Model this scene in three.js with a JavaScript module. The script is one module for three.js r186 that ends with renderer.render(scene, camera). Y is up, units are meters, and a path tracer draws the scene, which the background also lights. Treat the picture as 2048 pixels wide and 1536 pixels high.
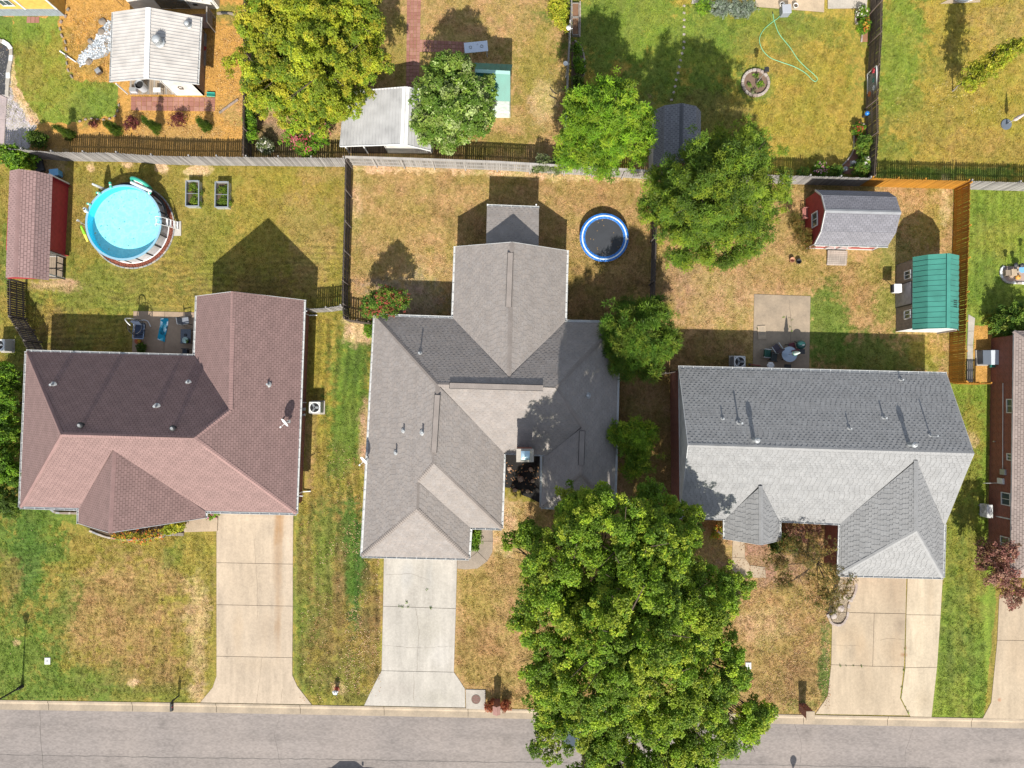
import * as THREE from 'three';
import { mergeGeometries } from 'three/addons/utils/BufferGeometryUtils.js';
import { RoundedBoxGeometry } from 'three/addons/geometries/RoundedBoxGeometry.js';

// ------------------------------------------------------------------ camera, sky, sun, exposure
const HGT = 50, FPX = 1365, TILT = Math.atan(40 / FPX);
const scene = new THREE.Scene();
const camera = new THREE.PerspectiveCamera(2 * Math.atan(768 / FPX) * 180 / Math.PI, 4 / 3, 0.5, 2000);
camera.position.set(0, HGT, 0);
camera.rotation.set(-Math.PI / 2 + TILT, 0, 0);
const SUN_EL = 42 * Math.PI / 180;
const sunDir = new THREE.Vector3(-0.032 * Math.cos(SUN_EL), Math.sin(SUN_EL), Math.cos(SUN_EL)).normalize();
const sun = new THREE.DirectionalLight(new THREE.Color(1, 0.94, 0.84), 4.5);
sun.position.copy(sunDir).multiplyScalar(140);
sun.castShadow = true;
sun.shadow.mapSize.set(4096, 4096);
Object.assign(sun.shadow.camera, { left: -60, right: 60, top: 60, bottom: -60, near: 1, far: 320 });
sun.shadow.radius = 1;
scene.add(sun, sun.target);
{ // clear sky: blue overhead, paler towards the horizon, brighter round the sun
  const w = 256, h = 128, d = new Float32Array(w * h * 4), v = new THREE.Vector3();
  for (let j = 0; j < h; j++) for (let i = 0; i < w; i++) {
    const lat = ((j + 0.5) / h - 0.5) * Math.PI, lon = ((i + 0.5) / w - 0.5) * 2 * Math.PI;
    v.set(Math.cos(lat) * Math.cos(lon), Math.sin(lat), Math.cos(lat) * Math.sin(lon));
    const up = Math.max(0, v.y), t = Math.pow(1 - up, 2.2), c = Math.max(0, v.dot(sunDir)), g = 0.35 * Math.pow(c, 6);
    const k = v.y < 0 ? 0.45 : 1, o = (j * w + i) * 4;
    d[o] = k * (0.215 + 0.28 * t + g); d[o + 1] = k * (0.26 + 0.26 * t + g * 0.95); d[o + 2] = k * (0.345 + 0.2 * t + g * 0.85); d[o + 3] = 1;
  }
  const sky = new THREE.DataTexture(d, w, h, THREE.RGBAFormat, THREE.FloatType);
  sky.mapping = THREE.EquirectangularReflectionMapping; sky.magFilter = THREE.LinearFilter; sky.needsUpdate = true;
  scene.background = sky; scene.environment = sky; scene.environmentIntensity = 1;
}
const renderer = new THREE.WebGLRenderer({ antialias: true });
renderer.setSize(1024, 768);
renderer.toneMapping = THREE.LinearToneMapping;
renderer.toneMappingExposure = 1.82;
renderer.shadowMap.enabled = true;

// ------------------------------------------------------------------ small tools
const V = (x, y, z) => new THREE.Vector3(x, y, z);
function rng(s) { return () => { s = (s + 0x6d2b79f5) | 0; let t = Math.imul(s ^ (s >>> 15), 1 | s); t = (t + Math.imul(t ^ (t >>> 7), 61 | t)) ^ t; return ((t ^ (t >>> 14)) >>> 0) / 4294967296; }; }
const R = rng(20240817), rr = (a, b) => a + (b - a) * R();
const CT = Math.cos(-Math.PI / 2 + TILT), ST = Math.sin(-Math.PI / 2 + TILT);
// survey of the site: a sighting in the aerial photograph, with a known height above ground, gives the place in metres
function P(px, py, h = 0) {
  const u = (px - 1024) / FPX, v = (py - 768) / FPX;
  const dy = -v * CT + ST, dz = -v * ST - CT, k = (HGT - h) / -dy;
  return V(u * k, h, dz * k);
}
const G = (px, py) => { const p = P(px, py); return [p.x, p.z]; };
const polyG = (list, h = 0) => list.map(([x, y]) => { const p = P(x, y, h); return [p.x, p.z]; });
const names = new Map();
function num(n) { const k = names.get(n) || 0; names.set(n, k + 1); return k ? n + '_' + String(k).padStart(3, '0') : n; }
function thing(name, label, category, at, group) {
  const o = new THREE.Group(); o.name = num(name); scene.add(o);
  if (at) o.position.copy(at);
  if (label) o.userData.label = label;
  if (category) o.userData.category = category;
  if (group) o.userData.group = group;
  return o;
}
function structure(name, at) { const o = new THREE.Group(); o.name = num(name); o.userData.kind = 'structure'; if (at) o.position.copy(at); scene.add(o); return o; }
function metric(g, s = 1) { // uv in metres from the dominant axis of each face
  if (g.index) g = g.toNonIndexed();
  const p = g.attributes.position, n = g.attributes.normal, uv = new Float32Array(p.count * 2);
  for (let i = 0; i < p.count; i += 3) {
    let ax = 0, ay = 0, az = 0;
    for (let k = 0; k < 3; k++) { ax += n.getX(i + k); ay += n.getY(i + k); az += n.getZ(i + k); }
    const X = Math.abs(ax), Y = Math.abs(ay), Z = Math.abs(az);
    for (let k = 0; k < 3; k++) {
      const x = p.getX(i + k), y = p.getY(i + k), z = p.getZ(i + k), o = (i + k) * 2;
      if (Y >= X && Y >= Z) { uv[o] = x * s; uv[o + 1] = -z * s; } else if (X >= Z) { uv[o] = z * s; uv[o + 1] = y * s; } else { uv[o] = x * s; uv[o + 1] = y * s; }
    }
  }
  g.setAttribute('uv', new THREE.BufferAttribute(uv, 2));
  return g;
}
function mg(list) {
  if (list.length === 1) return list[0];
  const l = list.map((g) => { g = g.index ? g.toNonIndexed() : g; for (const k of Object.keys(g.attributes)) if (!['position', 'normal', 'uv'].includes(k)) g.deleteAttribute(k); if (!g.attributes.uv) metric(g); return g; });
  return mergeGeometries(l);
}
// add a mesh under t. Shapes are given in site coordinates and moved to the base of t.
function part(t, name, geo, mat, under, local) {
  if (Array.isArray(geo)) geo = mg(geo);
  if (mat.userData.m) geo = metric(geo);
  if (!local) geo.translate(-t.position.x, -t.position.y, -t.position.z);
  const m = new THREE.Mesh(geo, mat); m.name = name; m.castShadow = m.receiveShadow = true;
  (under || t).add(m);
  return m;
}
function solo(name, geo, mat, label, category, group, kind) {
  if (Array.isArray(geo)) geo = mg(geo);
  if (mat.userData.m) geo = metric(geo);
  const m = new THREE.Mesh(geo, mat); m.name = num(name); m.castShadow = m.receiveShadow = true; scene.add(m);
  if (label) m.userData.label = label; if (category) m.userData.category = category; if (group) m.userData.group = group; if (kind) m.userData.kind = kind;
  return m;
}
function copyOf(o, at, ry, label, group) { const c = o.clone(); c.name = num(o.name.replace(/_\d{3}$/, '')); c.userData = { ...o.userData }; if (at) c.position.copy(at); c.rotation.y = ry || 0; if (label) c.userData.label = label; if (group) c.userData.group = group; scene.add(c); return c; }
const _e = new THREE.Euler(), _q = new THREE.Quaternion(), _m = new THREE.Matrix4();
function put(g, x, y, z, ry = 0, rx = 0, rz = 0) { _e.set(rx, ry, rz, 'YXZ'); g.applyMatrix4(_m.compose(V(x, y, z), _q.setFromEuler(_e), V(1, 1, 1))); return g; }
const bx = (w, h, d, x, y, z, ry, rx, rz) => put(new THREE.BoxGeometry(w, h, d), x, y, z, ry, rx, rz);
const rbx = (w, h, d, r, x, y, z, ry, rx, rz) => put(new RoundedBoxGeometry(w, h, d, 2, r), x, y, z, ry, rx, rz);
const cyl = (r0, r1, h, x, y, z, n = 12, ry, rx, rz, open) => put(new THREE.CylinderGeometry(r0, r1, h, n, 1, !!open), x, y, z, ry, rx, rz);
const ball = (r, x, y, z, sy = 1, n = 10) => { const g = new THREE.SphereGeometry(r, n, Math.max(6, n * 0.7 | 0)); g.scale(1, sy, 1); g.translate(x, y, z); return g; };
const tor = (r, t, x, y, z, rx = Math.PI / 2, n = 32, ry = 0) => put(new THREE.TorusGeometry(r, t, 8, n), x, y, z, ry, rx);
function bar(a, b, w, h) { // a beam from a to b, w wide (level), h high
  const d = b.clone().sub(a), l = d.length(), g = new THREE.BoxGeometry(w, h, l);
  const z = d.normalize(), x = V(0, 1, 0).cross(z); if (x.lengthSq() < 1e-6) x.set(1, 0, 0); x.normalize();
  _m.makeBasis(x, z.clone().cross(x), z).setPosition(a.clone().add(b).multiplyScalar(0.5)); g.applyMatrix4(_m); return g;
}
function rod(a, b, r0, r1 = r0, n = 6) {
  const d = b.clone().sub(a), l = d.length(), g = new THREE.CylinderGeometry(r1, r0, l, n, 1);
  g.applyQuaternion(_q.setFromUnitVectors(V(0, 1, 0), d.normalize())); g.translate((a.x + b.x) / 2, (a.y + b.y) / 2, (a.z + b.z) / 2); return g;
}
const tube = (pts, r, n = 40, k = 6, closed = false) => new THREE.TubeGeometry(new THREE.CatmullRomCurve3(pts, closed), n, r, k, closed);
function shapeXZ(pts, holes = []) { const s = new THREE.Shape(pts.map(([x, z]) => new THREE.Vector2(x, -z))); for (const h of holes) s.holes.push(new THREE.Path(h.map(([x, z]) => new THREE.Vector2(x, -z)))); return s; }
function sheet(pts, y, holes) { const g = new THREE.ShapeGeometry(shapeXZ(pts, holes)); g.rotateX(-Math.PI / 2); g.translate(0, y, 0); return g; }
function slab(pts, y0, y1, holes, bevel = 0) { const g = new THREE.ExtrudeGeometry(shapeXZ(pts, holes), { depth: y1 - y0 - bevel, bevelEnabled: bevel > 0, bevelSize: bevel, bevelOffset: -bevel, bevelThickness: bevel, bevelSegments: 1 }); g.rotateX(-Math.PI / 2); g.translate(0, y0, 0); return g; }
function inset(pts, d) { // move every edge of a polygon inwards by d
  let area = 0; const n = pts.length;
  for (let i = 0; i < n; i++) { const a = pts[i], b = pts[(i + 1) % n]; area += a[0] * b[1] - b[0] * a[1]; }
  const s = Math.sign(area), out = [];
  for (let i = 0; i < n; i++) {
    const a = pts[(i + n - 1) % n], b = pts[i], c = pts[(i + 1) % n];
    let x1 = b[0] - a[0], z1 = b[1] - a[1], x2 = c[0] - b[0], z2 = c[1] - b[1];
    const l1 = Math.hypot(x1, z1), l2 = Math.hypot(x2, z2); x1 /= l1; z1 /= l1; x2 /= l2; z2 /= l2;
    const n1 = [-z1 * s, x1 * s], n2 = [-z2 * s, x2 * s], k = 1 + n1[0] * n2[0] + n1[1] * n2[1];
    out.push([b[0] + (n1[0] + n2[0]) / Math.max(k, 0.3) * d, b[1] + (n1[1] + n2[1]) / Math.max(k, 0.3) * d]);
  }
  return out;
}
function face(pts, uvs) { // flat polygon through points in space
  const n = newell(pts), x = pts[1].clone().sub(pts[0]).normalize(), y = n.clone().cross(x);
  const two = pts.map((p) => { const d = p.clone().sub(pts[0]); return new THREE.Vector2(d.dot(x), d.dot(y)); });
  const tri = THREE.ShapeUtils.triangulateShape(two, []), pos = [], nor = [], uv = [];
  for (const t of tri) for (const i of t) { pos.push(pts[i].x, pts[i].y, pts[i].z); nor.push(n.x, n.y, n.z); uv.push(uvs ? uvs[i][0] : two[i].x, uvs ? uvs[i][1] : two[i].y); }
  const g = new THREE.BufferGeometry();
  g.setAttribute('position', new THREE.Float32BufferAttribute(pos, 3)); g.setAttribute('normal', new THREE.Float32BufferAttribute(nor, 3)); g.setAttribute('uv', new THREE.Float32BufferAttribute(uv, 2));
  return g;
}
function newell(p) { const n = V(0, 0, 0); for (let i = 0; i < p.length; i++) { const a = p[i], b = p[(i + 1) % p.length]; n.x += (a.y - b.y) * (a.z + b.z); n.y += (a.z - b.z) * (a.x + b.x); n.z += (a.x - b.x) * (a.y + b.y); } return n.normalize(); }

// ------------------------------------------------------------------ noise and textures
const PERM = new Float32Array(65536); { const q = rng(77); for (let i = 0; i < 65536; i++) PERM[i] = q(); }
function vn(x, y) { const i = Math.floor(x), j = Math.floor(y), f = x - i, g = y - j, u = f * f * (3 - 2 * f), v = g * g * (3 - 2 * g);
  const a = PERM[((i & 255) << 8) | (j & 255)], b = PERM[(((i + 1) & 255) << 8) | (j & 255)], c = PERM[((i & 255) << 8) | ((j + 1) & 255)], d = PERM[(((i + 1) & 255) << 8) | ((j + 1) & 255)];
  return a + (b - a) * u + (c - a) * v + (a - b - c + d) * u * v; }
const fbm = (x, y) => 0.5 * vn(x, y) + 0.27 * vn(x * 2.03 + 17, y * 2.03 + 5) + 0.15 * vn(x * 4.1 + 3, y * 4.1 + 41) + 0.08 * vn(x * 8.3 + 9, y * 8.3 + 7);
const lin2s = (c) => { c = Math.min(1, Math.max(0, c)); return 255 * (c < 0.0031308 ? 12.92 * c : 1.055 * Math.pow(c, 1 / 2.4) - 0.055); };
function tex(w, h, f, color = true) { // f(u, v) in 0..1 gives a grey or [r, g, b], linear for colour maps
  const d = new Uint8Array(w * h * 4);
  for (let j = 0; j < h; j++) for (let i = 0; i < w; i++) {
    const c = f(i / w, j / h), o = (j * w + i) * 4, a = Array.isArray(c);
    for (let k = 0; k < 3; k++) { const x = a ? c[k] : c; d[o + k] = color ? lin2s(x) : Math.max(0, Math.min(255, x * 255)); }
    d[o + 3] = 255;
  }
  const t = new THREE.DataTexture(d, w, h); t.wrapS = t.wrapT = THREE.RepeatWrapping; t.magFilter = THREE.LinearFilter; t.minFilter = THREE.LinearMipmapLinearFilter; t.generateMipmaps = true;
  if (color) t.colorSpace = THREE.SRGBColorSpace; t.needsUpdate = true; return t;
}
const rep = (t, sx, sy = sx) => { const c = t.clone(); c.repeat.set(sx, sy); c.needsUpdate = true; return c; };
// seamless fbm over the unit square with whole-number frequencies
function tfbm(u, v, fq, oct = 4, sx = 1) { let s = 0, a = 0.5, n = 0; for (let o = 0; o < oct; o++) { const F = fq << o, X = u * F * sx, Y = v * F; const i = Math.floor(X), j = Math.floor(Y), f = X - i, g = Y - j, uu = f * f * (3 - 2 * f), w = g * g * (3 - 2 * g), FX = F * sx; const q = (p, r) => PERM[((((p % FX + FX) % FX) * 57 + o * 31) & 255) << 8 | ((((r % F + F) % F) * 13 + o * 71) & 255)]; const A = q(i, j), B = q(i + 1, j), C = q(i, j + 1), D = q(i + 1, j + 1); s += a * (A + (B - A) * uu + (C - A) * w + (A - B - C + D) * uu * w); n += a; a *= 0.55; } return s / n; }
const TX = {
  grime: tex(512, 512, (u, v) => 0.72 + 0.5 * (tfbm(u, v, 4, 6) - 0.5) + 0.06),
  concrete: tex(1024, 1024, (u, v) => { const a = tfbm(u, v, 3, 6), b = tfbm(v, u, 128, 2), c = tfbm(u, v, 24, 2, 1); const k = 0.74 + 0.5 * (a - 0.5) + 0.22 * (b - 0.5) + 0.14 * (c - 0.5); return [k, k * (0.985 - 0.05 * (a - 0.5)), k * (0.96 - 0.1 * (a - 0.5))]; }),
  asphalt: tex(1024, 1024, (u, v) => { const a = tfbm(u, v, 2, 5), b = tfbm(v, u, 256, 2), c = tfbm(u, v, 64, 2); const k = 0.72 + 0.28 * (a - 0.5) + 0.5 * (b - 0.5) + 0.2 * (c - 0.5); return [k, k * 0.985, k * 0.985]; }),
  wood: tex(512, 512, (u, v) => { const g = tfbm(u, v, 2, 4, 32), b = tfbm(u, v, 3, 3); return 0.7 + 0.6 * (g - 0.5) + 0.35 * (b - 0.5); }),
  granule: tex(512, 512, (u, v) => { const a = tfbm(u, v, 128, 2), b = tfbm(u, v, 3, 4); return 0.74 + 0.42 * (a - 0.5) + 0.26 * (b - 0.5); }),
  brick: tex(512, 512, (u, v) => { // 8 courses of 2 bricks over 0.6 m
    const r = Math.floor(v * 8), x = u * 3 + (r & 1) * 0.5, c = Math.floor(x), fx = x - c, fy = v * 8 - r, m = fx < 0.05 || fy < 0.13;
    const t = PERM[((r * 37 + (c % 3) * 91) & 255) << 8 | 7], n = 0.85 + 0.3 * (tfbm(u, v, 32, 3) - 0.5);
    return m ? [0.3 * n, 0.24 * n, 0.2 * n] : [(0.2 + 0.1 * t) * n, (0.055 + 0.035 * t) * n, (0.035 + 0.02 * t) * n]; }),
  leaf: null,
};
const bumpOf = (f) => tex(512, 512, f, false);
const inv = (x, z) => { const y = -HGT, cy = y * CT + z * ST, cz = -y * ST + z * CT; return [1024 + FPX * x / -cz, 768 - FPX * cy / -cz]; };
// stains on the front slabs (tyre tracks, oil, damp, weathering), as surveyed: x, y, rx, ry, darkening r g b
const STAIN = [[556, 1130, 10, 120, 0.2, 0.28, 0.36], [556, 1050, 14, 30, 0.12, 0.2, 0.28], [475, 1270, 12, 50, 0.08, 0.1, 0.13], [535, 1262, 26, 40, 0.14, 0.15, 0.16], [500, 1150, 60, 120, 0.02, 0.03, 0.05], [556, 1260, 8, 60, 0.1, 0.14, 0.18], [510, 1330, 60, 20, 0.05, 0.06, 0.08], [815, 1150, 14, 30, 0.12, 0.1, 0.06], [858, 1150, 10, 40, 0.1, 0.08, 0.05], [790, 1230, 20, 30, 0.12, 0.12, 0.12], [850, 1260, 30, 40, 0.08, 0.08, 0.1], [880, 1310, 20, 30, -0.1, -0.11, -0.14], [800, 1380, 40, 24, 0.12, 0.13, 0.13], [870, 1395, 40, 16, 0.1, 0.1, 0.12], [832, 1155, 5, 40, -0.06, -0.06, -0.06], [1790, 1190, 26, 50, 0.16, 0.18, 0.2], [1800, 1250, 16, 24, 0.28, 0.3, 0.3], [1790, 1300, 24, 40, 0.12, 0.16, 0.2], [1720, 1310, 26, 30, 0.1, 0.13, 0.16], [1730, 1370, 24, 40, 0.1, 0.11, 0.12], [1700, 1270, 30, 30, 0.05, 0.08, 0.12], [1860, 1190, 10, 60, 0.08, 0.1, 0.12], [1838, 1250, 16, 60, -0.05, -0.05, -0.04], [1850, 1400, 20, 26, 0.1, 0.12, 0.15], [1690, 1200, 30, 40, 0.06, 0.06, 0.07], [1808, 1310, 6, 5, 0.2, 0.45, 0.6], [1810, 1296, 3, 5, 0.2, 0.45, 0.6], [2030, 1300, 20, 60, 0.06, 0.08, 0.1], [1997, 1400, 4, 4, 0.1, 0.4, 0.5], [1760, 1150, 60, 8, 0.12, 0.14, 0.16], [520, 1030, 60, 6, 0.1, 0.12, 0.14]];
const AREA = { x0: -32, z0: 6, w: 80, h: 20 };
TX.paved = tex(2048, 512, (u, v) => { const x = AREA.x0 + u * AREA.w, z = AREA.z0 + (1 - v) * AREA.h, [px, py] = inv(x, z); let r = 0, g = 0, b = 0; const e = fbm(px * 0.05, py * 0.02), st = fbm(px * 0.16 + 9, py * 0.014);
  for (const s of STAIN) { const dx = (px - s[0]) / s[2], dy = (py - s[1]) / s[3]; if (Math.abs(dx) > 1.7 || Math.abs(dy) > 1.7) continue; let k = 1.25 - Math.hypot(dx, dy) + (e - 0.5) * 1.1 + (st - 0.5) * 0.8; k = Math.max(0, Math.min(1, k)); r += s[4] * k; g += s[5] * k; b += s[6] * k; }
  const n = 0.8 + 0.3 * (e - 0.5) + 0.22 * (st - 0.5) + 0.16 * (vn(px * 0.9, py * 0.9) - 0.5) + 0.1 * (vn(px * 0.3 + 7, py * 0.3) - 0.5); return [n * (1 - r), n * (1 - g), n * (1 - b)]; });
TX.paved.repeat.set(1 / AREA.w, 1 / AREA.h); TX.paved.offset.set(-AREA.x0 / AREA.w, 1 + AREA.z0 / AREA.h);
TX.road = tex(2048, 512, (u, v) => { const y = v * 10, x = u * 80; // metres across and along; the tile repeats every 80 m
  const wear = 0.05 * Math.exp(-(((y - 3.1) / 0.5) ** 2)) + 0.05 * Math.exp(-(((y - 4.7) / 0.5) ** 2)) + 0.05 * Math.exp(-(((y - 7.1) / 0.5) ** 2)) - 0.05 * Math.exp(-(((y - 1.2) / 0.5) ** 2)), a = tfbm(u, v, 3, 5, 8), f = tfbm(u, v, 128, 2, 4), s = tfbm(u, v, 24, 3, 1), oil = Math.max(0, tfbm(u, v, 8, 3, 6) - 0.7) * 0.8;
  const k = 0.76 + wear + 0.3 * (a - 0.5) + 0.34 * (f - 0.5) + 0.16 * (s - 0.5) - oil; return [k * 1.0, k * (0.985 - 0.03 * (a - 0.5)), k * (0.985 - 0.08 * (a - 0.5))]; });
TX.road.repeat.set(1 / 80, 1 / 10); TX.road.offset.set(0.4, 3.2);
const BP = {
  fine: bumpOf((u, v) => tfbm(u, v, 64, 3)),
  grass: tex(1024, 1024, (u, v) => 0.6 * tfbm(u, v, 96, 3) + 0.4 * tfbm(u, v, 24, 3), false),
  wave: bumpOf((u, v) => tfbm(u, v, 6, 4)),
};
function mat(c, rough = 0.85, o = {}) {
  const { map, rs = 1, bump, bs = 0.004, phys, ...rest } = o;
  const K = phys ? THREE.MeshPhysicalMaterial : THREE.MeshStandardMaterial, m = new K({ roughness: rough, ...rest });
  m.color.setRGB(...c);
  if (map) { m.map = rs === 1 ? map : rep(map, rs); m.userData.m = true; }
  if (bump) { m.bumpMap = rep(bump, rs); m.bumpScale = bs; m.userData.m = true; }
  return m;
}
const M = {
  concrete: mat([0.465, 0.378, 0.285], 0.9, { map: TX.paved }),
  concreteGrey: mat([0.43, 0.4, 0.36], 0.9, { map: TX.concrete, rs: 1 / 5, bump: BP.fine, bs: 0.003 }),
  slabGrey: mat([0.44, 0.41, 0.365], 0.9, { map: TX.paved }),
  slabTan: mat([0.455, 0.365, 0.26], 0.9, { map: TX.paved }),
  slabPale: mat([0.51, 0.425, 0.31], 0.9, { map: TX.paved }),
  concreteTan: mat([0.46, 0.37, 0.27], 0.9, { map: TX.concrete, rs: 1 / 5, bump: BP.fine, bs: 0.003 }),
  concreteOld: mat([0.34, 0.29, 0.24], 0.92, { map: TX.concrete, rs: 1 / 4, bump: BP.fine, bs: 0.004 }),
  kerb: mat([0.42, 0.345, 0.26], 0.9, { map: TX.concrete, rs: 1 / 3 }),
  asphalt: mat([0.27, 0.24, 0.222], 0.93, { map: TX.road }),
  tar: mat([0.14, 0.125, 0.115], 0.8, { map: TX.grime }),
  joint: mat([0.13, 0.1, 0.075], 0.95, { map: TX.grime }),
  brick: mat([1, 1, 1], 0.9, { map: TX.brick, rs: 1 / 0.6, bump: BP.fine, bs: 0.003 }),
  white: mat([0.78, 0.79, 0.79], 0.5, { map: TX.grime, rs: 0.5 }),
  trim: mat([0.6, 0.61, 0.61], 0.5, { map: TX.grime, rs: 0.8 }),
  vinyl: mat([0.74, 0.72, 0.68], 0.6, { map: TX.grime, rs: 0.4 }),
  grey: mat([0.3, 0.31, 0.32], 0.6, { map: TX.grime }),
  dark: mat([0.03, 0.032, 0.036], 0.6, { map: TX.grime }),
  black: mat([0.012, 0.012, 0.013], 0.7),
  steel: mat([0.55, 0.57, 0.58], 0.35, { metalness: 0.8 }),
  galv: mat([0.5, 0.53, 0.55], 0.5, { metalness: 0.35, map: TX.grime }),
  glass: mat([0.05, 0.07, 0.085], 0.08, { phys: true, clearcoat: 1 }),
  redWood: mat([0.42, 0.05, 0.05], 0.75, { map: TX.wood, rs: 1 }),
  redPaint: mat([0.42, 0.035, 0.05], 0.6, { map: TX.grime }),
  deck: mat([0.34, 0.27, 0.2], 0.85, { map: TX.wood, rs: 0.8 }),
  deckGrey: mat([0.34, 0.31, 0.28], 0.85, { map: TX.wood, rs: 0.8 }),
  bark: mat([0.12, 0.085, 0.06], 0.95, { map: TX.wood, rs: 1.5, bump: BP.fine, bs: 0.02 }),
  paleBark: mat([0.3, 0.27, 0.23], 0.95, { map: TX.wood, rs: 1.5 }),
  rock: mat([0.26, 0.22, 0.18], 0.95, { map: TX.grime, bump: BP.fine, bs: 0.01 }),
  mulchRed: mat([0.2, 0.055, 0.03], 0.97, { map: TX.granule, rs: 2, bump: BP.fine, bs: 0.02 }),
  mulchBlack: mat([0.022, 0.02, 0.019], 0.97, { map: TX.granule, rs: 2, bump: BP.fine, bs: 0.02 }),
  soil: mat([0.12, 0.085, 0.055], 0.97, { map: TX.granule, rs: 2, bump: BP.fine, bs: 0.02 }),
  paver: [0, 1, 2].map((i) => mat([[0.36, 0.17, 0.13], [0.4, 0.2, 0.155], [0.33, 0.145, 0.11]][i], 0.9, { map: TX.granule, rs: 1.3 })),
  teal: mat([0.02, 0.2, 0.155], 0.5, { map: TX.grime, rs: 0.4 }),
  purple: mat([0.3, 0.25, 0.5], 0.6),
};

// ------------------------------------------------------------------ ground: far sheet, near lawn sheet
const GX0 = -46, GX1 = 46, GZ0 = -36, GZ1 = 24.5;
{
  const far = solo('ground', sheet([[-700, -700], [700, -700], [700, 700], [-700, 700]], -0.3), mat([0.13, 0.12, 0.035], 1, { map: rep(TX.granule, 0.3), bump: BP.grass, bs: 0.02 }));
  far.userData.kind = 'structure';
}
const C = {
  tan: [0.262, 0.176, 0.064], pale: [0.42, 0.305, 0.155], olive: [0.182, 0.148, 0.026], yel: [0.222, 0.172, 0.026], green: [0.09, 0.135, 0.016], bright: [0.125, 0.168, 0.018],
  deep: [0.05, 0.1, 0.012], brown: [0.155, 0.1, 0.033], rust: [0.215, 0.13, 0.04], mulch: [0.4, 0.215, 0.05], gravel: [0.34, 0.31, 0.29], dirt: [0.33, 0.225, 0.115], grey: [0.21, 0.18, 0.15], soil: [0.1, 0.07, 0.045], leafy: [0.23, 0.14, 0.085],
};
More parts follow.
